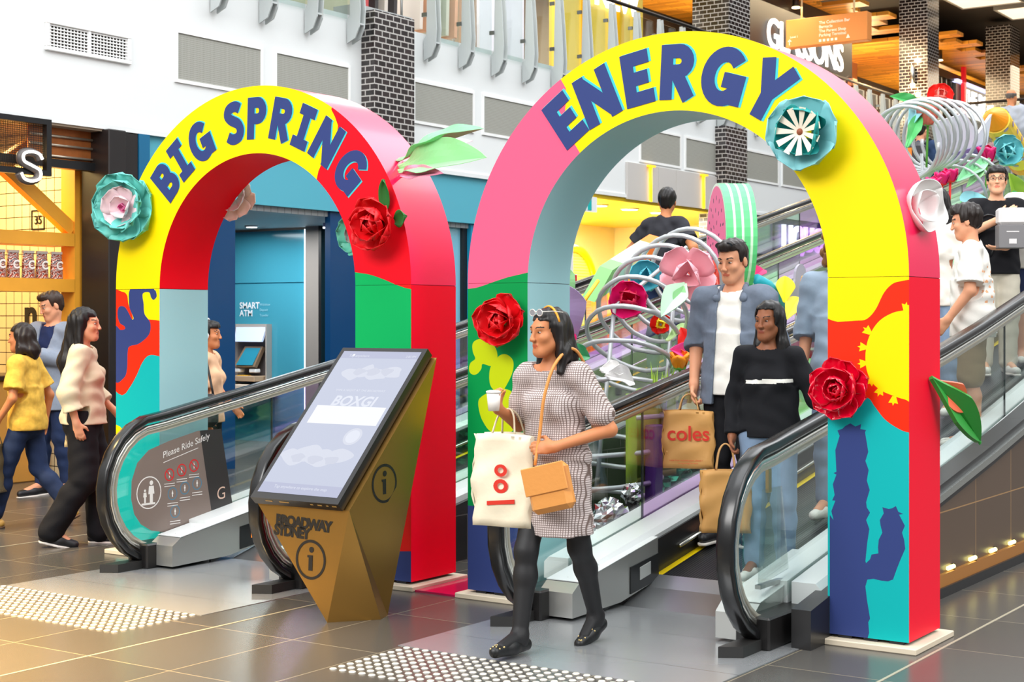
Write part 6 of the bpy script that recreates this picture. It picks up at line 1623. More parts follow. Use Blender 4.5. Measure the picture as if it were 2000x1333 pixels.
# ------------------------------------------------------------------ people: smooth bodies grown from tapered limbs
def nz(v):
    v = np.array(v, float); return v / (np.linalg.norm(v) + 1e-9)
class SDF:
    def __init__(s):
        s.p = []; s.cuts = []; s.post = None
    def cap(s, a, b, ra, rb=None, k=.02):
        s.p.append(('c', np.array(a, float), np.array(b, float), ra, ra if rb is None else rb, k)); return s
    def ell(s, c, r, rot=None, k=.02, sub=False):
        s.p.append(('e', np.array(c, float), np.array(r, float), rot, sub, k)); return s
    def tub(s, a, ra, b, rb, k=.02):
        """elliptical frustum from centre a, radii ra=(rx,ry) to centre b, radii rb; horizontal sections"""
        s.p.append(('t', np.array(a, float), ra, np.array(b, float), rb, k)); return s
    def mesh(s, h):
        lo, hi = [], []
        for q in s.p:
            if q[0] == 'c':
                r = max(q[3], q[4]); lo.append(np.minimum(q[1], q[2]) - r); hi.append(np.maximum(q[1], q[2]) + r)
            elif q[0] == 'e':
                if q[4]: lo.append(None); hi.append(None); continue
                r = q[2].max() if q[3] is not None else q[2]; lo.append(q[1] - r); hi.append(q[1] + r)
            else:
                R_ = np.array([max(q[2][0], q[4][0]), max(q[2][1], q[4][1]), 0]); lo.append(np.minimum(q[1], q[3]) - R_); hi.append(np.maximum(q[1], q[3]) + R_)
        L = np.min([l for l in lo if l is not None], 0) - 3 * h; U = np.max([u for u in hi if u is not None], 0) + 3 * h
        n = np.ceil((U - L) / h).astype(int) + 1
        ax = [L[i] + h * np.arange(n[i]) for i in range(3)]
        f = np.full(n, .2, np.float32)
        for q, l, u in zip(s.p, lo, hi):
            k = q[-1]; mg = k + .03
            if l is None: l, u = q[1] - q[2].max(), q[1] + q[2].max()
            i0 = np.clip(np.floor((l - mg - L) / h).astype(int), 0, n - 1); i1 = np.clip(np.ceil((u + mg - L) / h).astype(int) + 1, 1, n)
            X = ax[0][i0[0]:i1[0]][:, None, None]; Y = ax[1][i0[1]:i1[1]][None, :, None]; Z = ax[2][i0[2]:i1[2]][None, None, :]
            if q[0] == 'c':
                a, b = q[1], q[2]; d = b - a; dd = d.dot(d) + 1e-12
                t = np.clip(((X - a[0]) * d[0] + (Y - a[1]) * d[1] + (Z - a[2]) * d[2]) / dd, 0, 1)
                D = np.sqrt((X - a[0] - t * d[0]) ** 2 + (Y - a[1] - t * d[1]) ** 2 + (Z - a[2] - t * d[2]) ** 2) - (q[3] + (q[4] - q[3]) * t)
            elif q[0] == 'e':
                x, y, z = X - q[1][0], Y - q[1][1], Z - q[1][2]
                if q[3] is not None:
                    m = q[3]; x, y, z = (m[0][0] * x + m[1][0] * y + m[2][0] * z, m[0][1] * x + m[1][1] * y + m[2][1] * z, m[0][2] * x + m[1][2] * y + m[2][2] * z)
                r = q[2]
                k0 = np.sqrt((x / r[0]) ** 2 + (y / r[1]) ** 2 + (z / r[2]) ** 2); k1 = np.sqrt((x / r[0] ** 2) ** 2 + (y / r[1] ** 2) ** 2 + (z / r[2] ** 2) ** 2) + 1e-9
                D = k0 * (k0 - 1) / k1
            else:
                a, ra, b, rb = q[1:5]
                if a[2] > b[2]: a, ra, b, rb = b, rb, a, ra
                t = np.clip((Z - a[2]) / (b[2] - a[2]), 0, 1)
                rx = ra[0] + (rb[0] - ra[0]) * t; ry = ra[1] + (rb[1] - ra[1]) * t
                x = X - (a[0] + (b[0] - a[0]) * t); y = Y - (a[1] + (b[1] - a[1]) * t)
                k0 = np.sqrt((x / rx) ** 2 + (y / ry) ** 2) + 1e-6; k1 = np.sqrt((x / rx ** 2) ** 2 + (y / ry ** 2) ** 2) + 1e-6
                D = np.maximum(k0 * (k0 - 1) / k1, np.maximum(a[2] - Z, Z - b[2]))
            F = f[i0[0]:i1[0], i0[1]:i1[1], i0[2]:i1[2]]
            if q[0] == 'e' and q[4]:
                D = -D; hh = np.clip(.5 - .5 * (F - D) / k, 0, 1); F[...] = F * (1 - hh) + D * hh + k * hh * (1 - hh)
            else:
                hh = np.clip(.5 + .5 * (F - D) / k, 0, 1); F[...] = F * (1 - hh) + D * hh - k * hh * (1 - hh)
        X, Y, Z = ax[0][:, None, None], ax[1][None, :, None], ax[2][None, None, :]
        if s.post is not None: f += s.post(X, Y, Z).astype(np.float32)
        for c in s.cuts: f = np.maximum(f, c(X, Y, Z))
        f[0] = f[-1] = .1; f[:, 0] = f[:, -1] = .1; f[:, :, 0] = f[:, :, -1] = .1
        return nets(f, L, h)
def nets(f, L, h):
    """naive surface nets"""
    S = f < 0
    c = np.zeros(np.array(f.shape) - 1, np.int8)
    for i in (0, 1):
        for j in (0, 1):
            for k in (0, 1): c += S[i:f.shape[0] - 1 + i, j:f.shape[1] - 1 + j, k:f.shape[2] - 1 + k]
    I = np.argwhere((c > 0) & (c < 8))
    idx = -np.ones(c.shape, np.int64); idx[tuple(I.T)] = np.arange(len(I))
    acc = np.zeros((len(I), 3)); cnt = np.zeros(len(I))
    cor = [(i, j, k) for i in (0, 1) for j in (0, 1) for k in (0, 1)]
    val = {q: f[I[:, 0] + q[0], I[:, 1] + q[1], I[:, 2] + q[2]] for q in cor}
    for q in cor:
        for a in range(3):
            if q[a] == 0:
                r = list(q); r[a] = 1; v0, v1 = val[q], val[tuple(r)]
                m = (v0 < 0) != (v1 < 0); t = np.where(m, v0 / np.where(m, v0 - v1, 1), 0)
                p = np.tile(np.array(q, float), (len(I), 1)); p[:, a] += t
                acc[m] += p[m]; cnt[m] += 1
    V = L + h * (I + acc / np.maximum(cnt, 1)[:, None])
    Fs = []
    for a in range(3):
        b, d = (a + 1) % 3, (a + 2) % 3
        sl0 = [slice(None)] * 3; sl1 = [slice(None)] * 3; sl0[a] = slice(0, -1); sl1[a] = slice(1, None)
        m = S[tuple(sl0)] != S[tuple(sl1)]
        E = np.argwhere(m)
        E = E[(E[:, b] > 0) & (E[:, d] > 0) & (E[:, b] < f.shape[b] - 1) & (E[:, d] < f.shape[d] - 1)]
        def at(db, dd):
            q = E.copy(); q[:, b] += db; q[:, d] += dd; return idx[tuple(q.T)]
        Q = np.stack([at(-1, -1), at(0, -1), at(0, 0), at(-1, 0)], 1)
        ins = S[tuple(E.T)]
        Q[~ins] = Q[~ins][:, ::-1]
        Fs.append(Q)
    return V, np.concatenate(Fs)
def mesh_obj(name, VF, mats, parent, mid=None):
    V, F = VF
    me = bpy.data.meshes.new(name)
    me.vertices.add(len(V)); me.vertices.foreach_set('co', np.ascontiguousarray(V, np.float32).ravel())
    me.loops.add(F.size); me.loops.foreach_set('vertex_index', F.astype(np.int32).ravel())
    me.polygons.add(len(F)); me.polygons.foreach_set('loop_start', np.arange(0, F.size, 4, dtype=np.int32))
    for m in (mats if isinstance(mats, (list, tuple)) else [mats]): me.materials.append(m)
    if mid is not None: me.polygons.foreach_set('material_index', mid.astype(np.int32))
    me.update(calc_edges=True); me.validate()
    me.polygons.foreach_set('use_smooth', np.ones(len(me.polygons), bool))
    o = bpy.data.objects.new(name, me); C.objects.link(o)
    if parent is not None: o.parent = parent
    return o
SKIN = {'fair': (226, 160, 124), 'tan': (204, 132, 88), 'brown': (150, 92, 62), 'light': (236, 178, 142)}
def skin(k):
    c = SKIN[k]
    return [M('skin_' + k, c, .5, spec=.35, sss=.12), M('lips_' + k, tuple(int(q * f) for q, f in zip(c, (.90, .66, .64))), .45), M('brow_' + k, tuple(int(q * .28) for q in c), .7)]
class Person:
    def __init__(s, label, pos, rz, H, tone='fair', fem=False, pose=None, lean=(0, 0), head=(0, 0), vox=.008, hands=True, bare_legs=False, build=1.0):
        s.s = H / 1.75; s.vox = vox; s.fem = fem; s.tone = tone; s.b = build
        s.t = thing('person', label, 'person', pos, R(rz))
        sw = .160 if fem else .178
        J = dict(pel=(0, 0, .95), ch=(0, 0, 1.27), nk=(0, .015, 1.46), hd=(0, -.015, 1.632),
                 shL=(sw, .01, 1.41), elL=(sw + .045, .04, 1.13), wrL=(sw + .05, -.05, .89), hipL=(.088, 0, .91), knL=(.098, -.015, .50), anL=(.10, .02, .09), toL=(.118, -.15, .03))
        for k in list(J):
            if k.endswith('L'): J[k[:-1] + 'R'] = (-J[k][0],) + J[k][1:]
        J = {k: np.array(v, float) for k, v in J.items()}
        for k in J:
            if k[:2] in ('ch', 'nk', 'hd', 'sh', 'el', 'wr'):
                f = (J[k][2] - .95) / .6; J[k][0] += lean[0] * f; J[k][1] += lean[1] * f
        for k, v in (pose or {}).items():
            if k in J: J[k] = np.array(v, float)
        s.hand = {'L': (pose or {}).get('hL'), 'R': (pose or {}).get('hR')}
        s.J = {k: v * s.s for k, v in J.items()}
        yw, pt = R(head[0]), R(head[1])
        s.hm = np.array(Matrix.Rotation(yw, 3, 'Z') @ Matrix.Rotation(pt, 3, 'X'))
        s.lean = lean
        s._body(bare_legs, hands)
    def hp(s, x, y, z):
        """point of the head frame (face towards -y)"""
        return s.J['hd'] + s.hm @ (np.array([x, y, z]) * s.s)
    def torso(s, g, inf=0.0, k=.03):
        S, J, b = s.s, s.J, s.b
        up = J['nk'] - J['pel']; at = lambda f: J['pel'] + up * f
        fw = np.array([0, -1, 0])
        i = inf
        if s.fem:
            g.ell(at(0.0) + (0, .01 * S, -.03 * S), (.162 * S * b + i, .118 * S * b + i, .13 * S + i), k=k)
            g.ell(at(.30), (.122 * S * b + i, .092 * S * b + i, .16 * S + i), k=k)
            g.ell(at(.62), (.140 * S * b + i, .098 * S * b + i, .16 * S + i), k=k)
            for q in (-1, 1): g.ell(at(.60) + np.array((q * .066, -.078, 0)) * S, (.058 * S * b + i, .056 * S * b + i, .060 * S + i), k=k)
        else:
            g.ell(at(0.0) + (0, .01 * S, -.03 * S), (.155 * S * b + i, .112 * S * b + i, .13 * S + i), k=k)
            g.ell(at(.28), (.140 * S * b + i, .100 * S * b + i, .17 * S + i), k=k)
            g.ell(at(.64), (.165 * S * b + i, .110 * S * b + i, .17 * S + i), k=k)
        for q in 'LR': g.cap(J['sh' + q] * .96 + at(.9) * .04, at(.90), .056 * S + i, .07 * S + i, k=k)
        g.cap(at(.88), J['nk'], .075 * S + i, .05 * S + i, k=k)
    def arm(s, g, q, inf=0.0, upto=2.0, k=.02, flare=0.0):
        """upto 1 = elbow, 2 = wrist"""
        J, S = s.J, s.s; m = .9 if s.fem else 1.0
        f = min(1, upto); e = J['sh' + q] + (J['el' + q] - J['sh' + q]) * f
        g.cap(J['sh' + q], e, .052 * S * m + inf, (.052 - .012 * f) * S * m + inf + flare, k=k)
        if upto > 1:
            f = upto - 1; w = J['el' + q] + (J['wr' + q] - J['el' + q]) * f
            g.cap(J['el' + q], w, .041 * S * m + inf, (.041 - .013 * f) * S * m + inf + flare, k=k)
    def leg(s, g, q, inf=0.0, upto=2.0, k=.02, flare=0.0):
        J, S = s.J, s.s
        f = min(1, upto); e = J['hip' + q] + (J['kn' + q] - J['hip' + q]) * f
        g.cap(J['hip' + q], e, .082 * S + inf, (.082 - .028 * f) * S + inf + flare, k=k)
        if upto > 1:
            f = upto - 1; w = J['kn' + q] + (J['an' + q] - J['kn' + q]) * f
            mid = J['kn' + q] + (J['an' + q] - J['kn' + q]) * min(.3, f) + np.array((0, .012, 0)) * S
            g.cap(J['kn' + q], mid, .052 * S + inf, .053 * S + inf + flare * .4, k=k)
            g.cap(mid, w, .053 * S + inf + flare * .4, (.053 - .018 * f) * S + inf + flare, k=k)
    def handsdf(s, g, q):
        J, S = s.J, s.s * (.93 if s.fem else 1.0)
        w = J['wr' + q]; h = s.hand[q]
        d = nz(w - J['el' + q]); sg = 1 if q == 'L' else -1
        if h is None: n = np.array([-sg, 0, 0.]); curl = 22
        else:
            d = nz(h[0]) if h[0] is not None else d; n = np.array(h[1], float); curl = h[2]
        n = nz(n - d * n.dot(d)); t = np.cross(d, n) * sg * -1          # t: thumb side
        if h is not None and len(h) > 3: t = t * h[3]
        pc = w + d * .045 * S
        rot = np.stack([t, n, d], 1)
        g.ell(w + d * .048 * S, (.040 * S, .016 * S, .052 * S), rot, k=.012)
        g.cap(w, w + d * .02 * S, .026 * S, .024 * S, k=.02)
        for i, (o, ln) in enumerate(((.030, .072), (.010, .080), (-.010, .074), (-.029, .058))):
            p = w + d * (.088 - .004 * abs(i - 1)) * S + t * o * S; a = R(curl * .6)
            for j, fr in enumerate((.45, .32, .25)):
                dr = d * cos(a) + n * sin(a); e = p + dr * ln * fr * S
                g.cap(p, e, (.0092 - .0007 * j) * S, (.0085 - .0008 * j) * S, k=.006); p = e; a += R(curl * (1.0 + .05 * i))
        p = w + d * .028 * S + t * .030 * S; dr = nz(d * .75 + t * .75 + n * .25)
        e = p + dr * .042 * S; g.cap(p, e, .0125 * S, .0105 * S, k=.01)
        dr = nz(d * .95 + t * .25 + n * (.25 + curl / 90)); g.cap(e, e + dr * .032 * S, .0102 * S, .0085 * S, k=.006)
    def _body(s, bare, hands):
        g = SDF(); J, S = s.J, s.s; hp = s.hp; rm = s.hm
        s.torso(g)
        for q in 'LR':
            s.arm(g, q); s.leg(g, q)
            if hands: s.handsdf(g, q)
            g.cap(J['an' + q], J['to' + q] + (0, 0, .012 * S), .036 * S, .028 * S)
        w = .94 if s.fem else 1.0
        E = lambda c, r, k=.02, sub=False: g.ell(hp(*c), np.array(r) * S, rm, k, sub)
        g.cap(J['nk'] - (0, 0, .02 * S), hp(0, .022, -.06), .055 * S * w, .050 * S * w, k=.03)
        E((0, .014, .035), (.074 * w, .096, .086)); E((0, -.026, -.045), (.058 * w, .062, .070), .03)
        g.cap(hp(-.012, -.066, -.098), hp(.012, -.066, -.098), .02 * S * w, k=.03)
        for q in (-1, 1):
            g.cap(hp(q * .05 * w, .005, -.05), hp(q * .018, -.06, -.094), .018 * S, .016 * S, k=.03)
            E((q * .036, -.058, -.022), (.026, .026, .024), .02)
            E((q * .0765 * w, .016, -.008), (.008, .019, .031), .008)
            E((q * .031, -.098, .008), (.017, .012, .011), .014, True)
            E((q * .012, -.102, -.031), (.009, .010, .008), .008)
        g.cap(hp(-.036, -.077, .029), hp(.036, -.077, .029), .010 * S, k=.025)
        g.cap(hp(0, -.088, .014), hp(0, -.105, -.026), .008 * S, .0105 * S, k=.012)
        g.cap(hp(-.017, -.084, -.0565), hp(.017, -.084, -.0565), .0075 * S, k=.008); g.cap(hp(-.013, -.083, -.068), hp(.013, -.083, -.068), .008 * S, k=.008)
        V, F = g.mesh(s.vox)
        c = (V[F].mean(1) - J['hd']) @ rm / S
        mid = np.zeros(len(F), int)
        lip = (abs(c[:, 0]) < .022) & (c[:, 1] < -.07) & (abs(c[:, 2] + .062) < .0105 - .2 * abs(c[:, 0])); mid[lip] = 1
        br = (abs(abs(c[:, 0]) - .033) < .0165) & (c[:, 1] < -.055) & (abs(c[:, 2] - .0345 + (abs(c[:, 0]) - .036) ** 2 * 12) < .0042); mid[br] = 2
        s.body = mesh_obj('body', (V, F), skin(s.tone), s.t, mid)
        for q in (-1, 1):
            m = MB(); m.ball((0, 0, 0), (.0108 * S, .0100 * S, .0052 * S), 0, 18, 11)
            m.m = [1 if sum(m.v[i][1] for i in f) / len(f) < -.0052 * S else 0 for f in m.f]
            o = m.build('eye', [M('eye_white', (206, 194, 186), .4), M('eye_dark', (44, 28, 20), .2)], s.t, ws=False)
            o.location = hp(q * .031, -.0775, .008); o.rotation_euler = Matrix(rm.tolist()).to_euler()
    def part(s, name, g, mats, wr=0.0, parent=None, vox=None, mid=None):
        if wr:
            ph = (hash(name) % 7) * .9
            g.post = lambda X, Y, Z: wr * (np.sin(X * 31 + 2.2 * np.sin(Z * 17 + ph) + Y * 9) * np.sin(Z * 23 + 1.7 * np.sin(X * 19 + ph)) + .5 * np.sin(Z * 57 + X * 23 + Y * 31))
        VF = g.mesh(vox or s.vox)
        return mesh_obj(name, VF, mats, parent or s.t, None if mid is None else mid(VF[0][VF[1]].mean(1)))
    def top(s, mat, name='shirt', inf=.014, sleeve=.55, hem=.86, loose=.0, neck=.045, flare=.012, wr=.004, cuts=(), arms='LR', mid=None, collar_drop=.0, vox=None):
        g = SDF(); J, S = s.J, s.s
        s.torso(g, inf)
        zt, zh = J['pel'][2] + .12 * S, hem * S
        rx, ry = ((.150, .112) if s.fem else (.158, .118))
        g.tub((J['pel'][0], J['pel'][1], zh - .001), (rx * S * s.b + inf + loose, ry * S * s.b + inf + loose), tuple((J['pel'] + (J['nk'] - J['pel']) * .5)[:2]) + (J['pel'][2] + .26 * S,), ((rx - .012) * S * s.b + inf + loose * .6, (ry - .008) * S * s.b + inf + loose * .6), k=.05)
        for q in arms: s.arm(g, q, inf + .004, sleeve, k=.03, flare=flare)
        nk = J['nk']; g.cuts.append(lambda X, Y, Z: zh - Z)
        # neck opening
        g.cuts.append(lambda X, Y, Z: -(np.sqrt(((X - nk[0]) / 1.15) ** 2 + (Y - nk[1] + .012 * S) ** 2 + ((Z - nk[2] - .03 * S + collar_drop) / 1.0) ** 2) - (neck + .028) * S))
        # sleeve ends are cut square
        for q in arms:
            if sleeve < 2:
                f = min(1, sleeve) if sleeve <= 1 else sleeve - 1
                a, b = (J['sh' + q], J['el' + q]) if sleeve <= 1 else (J['el' + q], J['wr' + q])
                e = a + (b - a) * f; d = nz(b - a)
                g.cuts.append(lambda X, Y, Z, e=e, d=d: np.minimum((X - e[0]) * d[0] + (Y - e[1]) * d[1] + (Z - e[2]) * d[2], .13 * S - np.sqrt((X - e[0]) ** 2 + (Y - e[1]) ** 2 + (Z - e[2]) ** 2)))
        for c in cuts: g.cuts.append(c)
        return s.part(name, g, mat, wr, mid=mid, vox=vox)
    def pants(s, mat, name='trousers', inf=.012, upto=1.96, flare=.006, waist=1.0, wr=.003, k=.03, feet=False):
        g = SDF(); J, S = s.J, s.s
        g.ell(J['pel'] + (0, .01 * S, -.03 * S), ((.162 if s.fem else .155) * S * s.b + inf, (.118 if s.fem else .112) * S * s.b + inf, .15 * S + inf), k=k)
        for q in 'LR': s.leg(g, q, inf, upto, k=k, flare=flare)
        if feet:
            for q in 'LR': g.cap(J['an' + q], J['to' + q] + (0, 0, .014 * S), .040 * S, .031 * S); g.cap(J['an' + q], J['an' + q] - (0, 0, .03 * S), .042 * S)
        zc = waist * S; g.cuts.append(lambda X, Y, Z: Z - zc)
        return s.part(name, g, mat, wr)
    def shoes(s, mat, sole=None, name='shoe', low=False):
        J, S = s.J, s.s; out = []
        for q in 'LR':
            a, t = J['an' + q], J['to' + q]; d = t - a; d[2] = 0; d = nz(d); heel = a - d * .045 * S
            base = min(a[2] - .09 * S, t[2] - .03 * S)
            fl = nz(t - a + np.array((0, 0, .06 * S)))
            g = SDF(); h = np.array((heel[0], heel[1], a[2] - .05 * S)); tp = t + fl * .05 * S
            g.cap(h, tp * .5 + h * .5, .036 * S, .040 * S, k=.03); g.cap(tp * .5 + h * .5, tp, .042 * S, .030 * S, k=.03)
            if not low: g.cap(a + (0, 0, .0), h, .040 * S, .036 * S, k=.03)
            dn = nz(np.cross(np.cross(tp - h, (0, 0, 1)), tp - h))
            g.cuts.append(lambda X, Y, Z, h=h, dn=dn: -((X - h[0]) * dn[0] + (Y - h[1]) * dn[1] + (Z - h[2]) * dn[2]) - .030 * S)
            o = s.part(name, g, mat, 0, vox=.006); out.append(o)
            if sole:
                g = SDF(); z = dn * -.030 * S
                g.cap(h + z, tp * .5 + h * .5 + z, .038 * S, .043 * S, k=.03); g.cap(tp * .5 + h * .5 + z, tp + z, .043 * S, .033 * S, k=.03)
                g.cuts.append(lambda X, Y, Z, h=h, dn=dn: abs((X - h[0]) * dn[0] + (Y - h[1]) * dn[1] + (Z - h[2]) * dn[2] + .034 * S) - .009 * S)
                s.part('sole', g, sole, 0, parent=o, vox=.006)
        return out
    def hair(s, mat, style='short', length=.3, front=.055, vol=.0, wr=.0025):
        g = SDF(); hp, S, rm = s.hp, s.s, s.hm
        E = lambda c, r, k=.02: g.ell(hp(*c), np.array(r) * S, rm, k)
        v = vol
        E((0, .022, .045), (.081 + v, .100 + v, .086 + v))
        if style == 'short':
            E((0, -.045, .100), (.055, .050, .030 + v), .03); E((0, .06, -.01), (.066, .05, .06), .02)
        elif style == 'crop':
            E((0, .06, -.01), (.068, .052, .06), .02); E((0, -.055, .075), (.068, .038, .036 + v), .03)
        elif style == 'curly':
            for i in range(26):
                a = i * 2.4; z = .10 - .0075 * i; r_ = .085 + .02 * (i % 3) / 2
                g.ell(hp(r_ * cos(a), .02 + (r_ + .01) * sin(a) * (.9 if sin(a) > 0 else .55), z), np.array((.032, .032, .030)) * S, None, .015)
        elif style in ('long', 'longback'):
            for q in (-1, 1):
                g.cap(hp(q * .068, .015, .03), hp(q * .082, .035, -length * .55), .028 * S, .034 * S, k=.03)
                if style == 'long': g.cap(hp(q * .082, .03, -length * .5), hp(q * .098, -.01, -length), .036 * S, .018 * S, k=.03)
            yb = .085 if style == 'long' else .135
            g.cap(hp(0, .07, .0), hp(0, yb, -length * .6), .070 * S, .070 * S, k=.04); g.cap(hp(0, yb, -length * .6), hp(0, yb, -length), .072 * S, .034 * S, k=.04)
        elif style == 'bald':
            pass
        hd = s.J['hd']
        def face_cut(X, Y, Z):
            x, y, z = X - hd[0], Y - hd[1], Z - hd[2]
            lx = (rm[0][0] * x + rm[1][0] * y + rm[2][0] * z) / S; ly = (rm[0][1] * x + rm[1][1] * y + rm[2][1] * z) / S; lz = (rm[0][2] * x + rm[1][2] * y + rm[2][2] * z) / S
            # keep outside of a rounded face opening
            side = .064 if style in ('long', 'longback') else .2
            op = np.maximum(np.maximum(ly + .028 + np.where(abs(lx) < .06, 0, .0), lz - front), abs(lx) - side)
            return np.broadcast_to(-op * S, X.shape[:1] + Y.shape[1:2] + Z.shape[2:])
        def low_cut(X, Y, Z):
            x, y, z = X - hd[0], Y - hd[1], Z - hd[2]
            ly = (rm[0][1] * x + rm[1][1] * y + rm[2][1] * z) / S; lz = (rm[0][2] * x + rm[1][2] * y + rm[2][2] * z) / S
            return np.broadcast_to((-.005 - np.maximum(0, ly - .0) * 1.0 - lz) * S, X.shape[:1] + Y.shape[1:2] + Z.shape[2:])
        g.cuts.append(face_cut)
        if style in ('short', 'crop', 'bald'): g.cuts.append(low_cut)
        if style == 'bald': g.cuts.append(lambda X, Y, Z: np.broadcast_to(Z - hd[2] - .055 * S, X.shape[:1] + Y.shape[1:2] + Z.shape[2:]))
        if wr:
            g.post = lambda X, Y, Z: wr * (np.sin(X * 150 + 4 * np.sin(Z * 11) + Y * 60) + .8 * np.sin(Y * 170 + 3 * np.sin(Z * 14)))
        return mesh_obj('hair', g.mesh(min(s.vox, .007)), mat, s.t)
    def glasses(s, mat, up=False, lens=None):
        hp, S = s.hp, s.s; m = MB(); zz, yy = (.108, -.07) if up else (.008, -.102)
        for q in (-1, 1):
            m.tube([hp(q * .032 + .025 * cos(a) * 1.0, yy, zz + .017 * sin(a)) for a in np.linspace(0, 2 * pi, 17)[:-1]], .0022 * S, 0, 6, closed=True)
            m.tube([hp(q * .057, yy, zz + .004), hp(q * .08, yy + .05, zz + .004), hp(q * .083, yy + .11, zz - .006)], .002 * S, 0, 6)
        m.tube([hp(-.008, yy - .002, zz + .004), hp(.008, yy - .002, zz + .004)], .002 * S, 0, 6)
        o = m.build('glasses', mat, s.t, ws=False)
        if lens:
            m = MB()
            for q in (-1, 1): m.add([hp(q * .032 + .024 * cos(a), yy - .001, zz + .016 * sin(a)) for a in np.linspace(0, 2 * pi, 17)[:-1]] + [hp(q * .032 + .024 * cos(a), yy + .001, zz + .016 * sin(a)) for a in np.linspace(0, 2 * pi, 17)[:-1]], [tuple(range(16)), tuple(range(16, 32))[::-1]], 0)
            m.build('lens', lens, o, ws=False)
        return o
    def w(s, p):
        """a local point in the world (for things that are held)"""
        a = s.t.rotation_euler.z; p = np.array(p, float)
        return Vector((s.t.location.x + p[0] * cos(a) - p[1] * sin(a), s.t.location.y + p[0] * sin(a) + p[1] * cos(a), s.t.location.z + p[2]))
    def grip(s, q, d=.09):
        J = s.J; h = s.hand[q]; dr = nz(J['wr' + q] - J['el' + q]) if h is None or h[0] is None else nz(h[0]); return J['wr' + q] + dr * d * s.s
def shopping_bag(label, top, rz, w, d, h, mat, handle_mat, extra=None, name='shopping_bag', handle=.11, twist=0.0):
    """upright bag hanging from the point top"""
    t = thing(name, label, 'bag', (top[0], top[1], top[2] - handle - h), R(rz))
    m = MB(); rr = random.Random(len(label))
    def f(u, v):
        a = u * 4; k = int(a) % 4; q = a - int(a); cs = [(-w / 2, -d / 2), (w / 2, -d / 2), (w / 2, d / 2), (-w / 2, d / 2)]
        x = cs[k][0] + (cs[(k + 1) % 4][0] - cs[k][0]) * q; y = cs[k][1] + (cs[(k + 1) % 4][1] - cs[k][1]) * q
        e = sin(pi * v); n = .006 * sin(13 * u + 9 * v) + .005 * sin(29 * u - 17 * v)
        return (x * (1 + .02 * e) + n, y * (1 - .25 * v * (1 if True else 0)) + n, v * h + .006 * sin(u * 12.6) * v)
    m.surf(f, 32, 12, 0, thick=.002); m.poly([f(i / 32, 0) for i in range(32)][::-1], 0)
    m.build('bag_body', mat, t, ws=False)
    for q in (-1, 1):
        m = MB(); m.tube(spline([(-w * .2, q * d * .34, h), (-w * .13, q * d * .15, h + handle * .75), (0, 0, h + handle), (w * .13, q * d * .15, h + handle * .75), (w * .2, q * d * .34, h)], 5), .005, 0, 6); m.build('handle', handle_mat, t, ws=False)
    if extra:
        m = MB(); extra(m); m.build('print', M('bag_print_red', (214, 46, 30), .5), t, ws=False)
    return t
# ------------------------------------------------------------------ the people
hair_blk = M('hair_black', (22, 18, 18), .42, spec=.4); hair_brn = M('hair_brown', (52, 34, 24), .45, spec=.4); hair_dk = M('hair_dark_brown', (32, 22, 18), .42, spec=.4)
def cloth(n, c, **k): return M('cloth_' + n, c, k.pop('rough', .8), spec=.2, vary=k.pop('vary', .06), vscale=k.pop('vscale', 14), bump=k.pop('bump', .15), bscale=k.pop('bscale', 30), **k)
black_c = cloth('black', (26, 26, 30)); white_c = cloth('white', (238, 234, 226)); jean_d = cloth('jeans_dark', (36, 50, 82), vary=.25); jean_l = cloth('jeans_light', (134, 156, 184), vary=.2)
sole_w = M('sole_white', (236, 228, 220), .5); shoe_b = M('shoe_black', (26, 26, 30), .45)
# woven check of the dress
tweed = bpy.data.materials.new('cloth_tweed_check'); tweed.use_nodes = True; nt = tweed.node_tree; bs = nt.nodes['Principled BSDF']; bs.inputs['Roughness'].default_value = .85; bs.inputs['Specular IOR Level'].default_value = .2
tc = nt.nodes.new('ShaderNodeTexCoord'); ws_ = []
for ax_ in ('X', 'Z'):
    wv = nt.nodes.new('ShaderNodeTexWave'); wv.bands_direction = ax_; wv.inputs['Scale'].default_value = 30; wv.inputs['Distortion'].default_value = .25; wv.inputs['Detail'].default_value = 1
    nt.links.new(tc.outputs['Object'], wv.inputs[0]); ws_.append(wv)
ml = nt.nodes.new('ShaderNodeMath'); ml.operation = 'MAXIMUM'; nt.links.new(ws_[0].outputs['Fac'], ml.inputs[0]); nt.links.new(ws_[1].outputs['Fac'], ml.inputs[1])
rp = nt.nodes.new('ShaderNodeValToRGB'); rp.color_ramp.elements[0].position = .62; rp.color_ramp.elements[0].color = (*rgb(216, 204, 202), 1); rp.color_ramp.elements[1].position = .97; rp.color_ramp.elements[1].color = (*rgb(116, 98, 92), 1)
nt.links.new(ml.outputs[0], rp.inputs[0]); nt.links.new(rp.outputs[0], bs.inputs['Base Color'])

# walking woman in the check dress
p = Person('woman in a check dress and black tights walking with bags', (-3.985, 6.22, 0), 2, 1.63, 'tan', True,
    dict(hipL=(.085, .0, .91), knL=(.09, .07, .52), anL=(.075, .27, .135), toL=(.065, .17, .03), hipR=(-.085, 0, .91), knR=(-.085, -.17, .52), anR=(-.08, -.24, .10), toR=(-.09, -.40, .05),
         elR=(-.235, .0, 1.15), wrR=(-.235, -.20, 1.24), hR=((.05, -.5, .7), (.9, -.2, .1), 40), elL=(.29, .03, 1.14), wrL=(.10, -.20, 1.06), hL=((-.95, -.25, -.05), (0, .9, -.3), 25)),
    lean=(-.01, -.05), head=(-24, 4), vox=.0065, build=.96)
p.pants(M('tights_black', (16, 15, 18), .6), 'tights', .004, 2.0, 0, 1.0, 0, feet=True)
def dress_cut(X, Y, Z): return np.broadcast_to(.56 * p.s - Z, X.shape[:1] + Y.shape[1:2] + Z.shape[2:])
g = SDF(); p.torso(g, .012)
